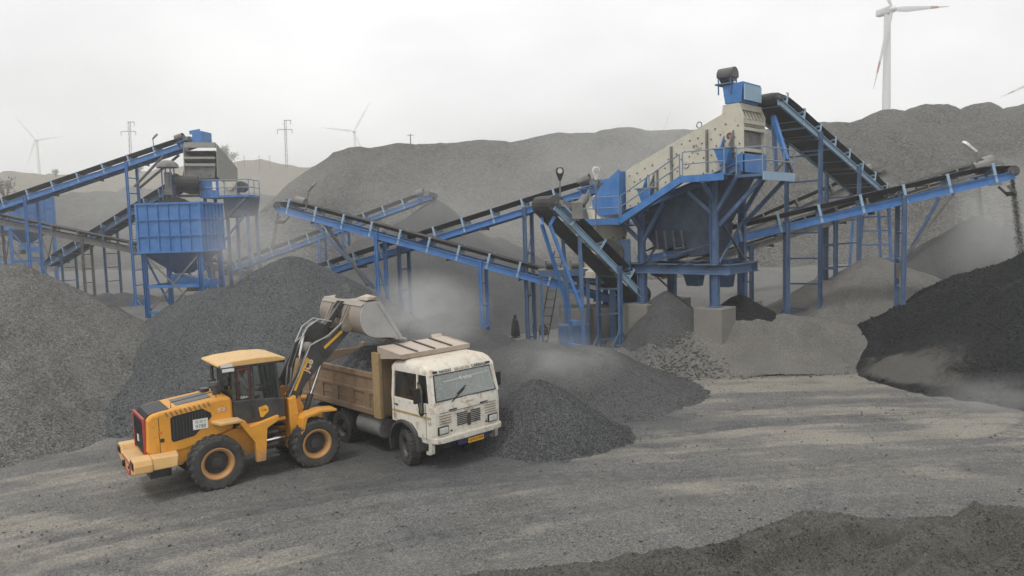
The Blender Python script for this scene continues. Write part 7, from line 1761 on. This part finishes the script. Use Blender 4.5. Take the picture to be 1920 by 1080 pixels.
worker('person standing wrapped in a dark green shawl near the conveyor post', (pw.x, pw.y, gzw), R(200), J, M_SHAWL, (0.045, 0, 1.39),
       [(0.10, 0.30, 0.27, 0.02), (0.45, 0.28, 0.27, 0.02), (0.8, 0.24, 0.26, 0.01), (1.08, 0.19, 0.24, 0.01), (1.20, 0.15, 0.20, 0.02), (1.27, 0.11, 0.12, 0.02), (1.36, 0.105, 0.10, 0.025), (1.46, 0.095, 0.095, 0.02), (1.53, 0.04, 0.04, 0.01)])
J2 = [((0, 0, 0.22), 0.14), ((0.05, 0, 0.45), 0.13), ((0.12, 0, 0.62), 0.14), ((0.16, 0, 0.70), 0.06), ((0.12, 0.16, 0.60), 0.06), ((0.25, 0.2, 0.40), 0.045), ((0.38, 0.08, 0.30), 0.035),
      ((0.12, -0.16, 0.60), 0.06), ((0.25, -0.2, 0.40), 0.045), ((0.38, -0.08, 0.30), 0.035), ((0.02, 0.10, 0.2), 0.09), ((0.34, 0.14, 0.42), 0.065), ((0.18, 0.14, 0.06), 0.045), ((0.30, 0.14, 0.03), 0.035),
      ((0.02, -0.10, 0.2), 0.09), ((0.34, -0.14, 0.42), 0.065), ((0.18, -0.14, 0.06), 0.045), ((0.30, -0.14, 0.03), 0.035)]
pw2 = on_z(1020, 620, -0.5); 
worker('person crouching in a dark brown shawl beside the machine plinth', (pw2.x, pw2.y, Tz(pw2.x, pw2.y)), R(250), J2, M_SHAWL2, (0.20, 0, 0.82),
       [(0.05, 0.30, 0.30, 0.08), (0.25, 0.31, 0.31, 0.08), (0.45, 0.25, 0.28, 0.10), (0.60, 0.18, 0.23, 0.13), (0.69, 0.11, 0.12, 0.17), (0.80, 0.105, 0.10, 0.18), (0.89, 0.09, 0.09, 0.17), (0.95, 0.03, 0.03, 0.16)])

# ================================================================== dust in the air
def dust(label, c, rad, dens, seed, scale=1.5, lo=0.30, hi=0.72):
    me = bpy.data.meshes.new('dust_cloud'); bm = bmesh.new(); bmesh.ops.create_icosphere(bm, subdivisions=3, radius=1); bm.to_mesh(me); bm.free()
    o = link('dust_cloud', me); o.location = c; o.scale = rad; tag(o, label, 'dust', kind='stuff')
    m = bpy.data.materials.new('dust_volume'); m.use_nodes = True; t = m.node_tree; t.nodes.clear()
    out = _n(t, 'ShaderNodeOutputMaterial'); pv = _n(t, 'ShaderNodeVolumePrincipled'); pv.inputs['Color'].default_value = (0.95, 0.945, 0.93, 1); pv.inputs['Anisotropy'].default_value = 0.2
    co = objco(t); ln = _n(t, 'ShaderNodeVectorMath'); ln.operation = 'LENGTH'; t.links.new(co, ln.inputs[0])
    fall = ramp(t, ln.outputs['Value'], 1.0, 0.15, 0, 1)
    mp = _n(t, 'ShaderNodeMapping'); mp.inputs['Location'].default_value = (seed * 3.7, seed * 1.9, seed); t.links.new(co, mp.inputs['Vector'])
    nz_ = ramp(t, noise(t, mp.outputs['Vector'], scale, 4, 0.6, 0.5), lo, hi, 0, 1)
    t.links.new(math_n(t, 'MULTIPLY', math_n(t, 'MULTIPLY', math_n(t, 'MULTIPLY', fall, 1.0), nz_), dens * 2.2), pv.inputs['Density'])
    t.links.new(pv.outputs[0], out.inputs['Volume']); me.materials.append(m)
    return o
DUSTS = [
    ('dust cloud drifting off the raised loader bucket', at(800, 585, 24.5), (2.3, 2.0, 1.5), 0.30, 1),
    ('dust rising behind the pointed gravel pile', at(1055, 680, 26.0), (2.4, 1.6, 1.2), 0.22, 2),
    ('dust curling from the top of the blue grey pile', at(490, 460, 38.0), (4.2, 3.0, 2.8), 0.10, 3),
    ('dust hanging over the grey pile under the rear conveyor', at(1885, 430, 37.0), (3.4, 3.0, 4.4), 0.13, 4),
    ('dust trailing from the screen top', at(1240, 250, 40.0), (8.0, 4.5, 3.8), 0.065, 5),
    ('dust bank hanging behind the crossing conveyors', at(980, 400, 62), (19, 9, 9), 0.030, 6),
    ('dust bank hanging behind the left bin', at(440, 400, 88), (24, 10, 10), 0.022, 7),
    ('faint dust smudge drifting high above the left conveyor', at(230, 170, 125), (34, 16, 24), 0.009, 9),
    ('dust drifting low between the long conveyor trestles', at(1560, 500, 41), (6.5, 4, 3.2), 0.035, 10),
    ('dust low along the foot of the black grit pile', at(1890, 745, 24.0), (3.2, 2.0, 0.9), 0.14, 8),
]
for k in DUSTS: dust(*k)
hz_me = MB(); hz_me.box((0, 2600, 34), (9400, 7600, 82))
hm = bpy.data.materials.new('haze_air'); hm.use_nodes = True; t = hm.node_tree; t.nodes.clear()
_o = t.nodes.new('ShaderNodeOutputMaterial'); _v = t.nodes.new('ShaderNodeVolumePrincipled')
_v.inputs['Color'].default_value = (0.985, 0.985, 0.975, 1); _v.inputs['Density'].default_value = 0.0014; _v.inputs['Anisotropy'].default_value = 0.45
t.links.new(_v.outputs[0], _o.inputs['Volume'])
haze = link('haze', hz_me.mesh('haze', hm)); tag(haze, kind='stuff')
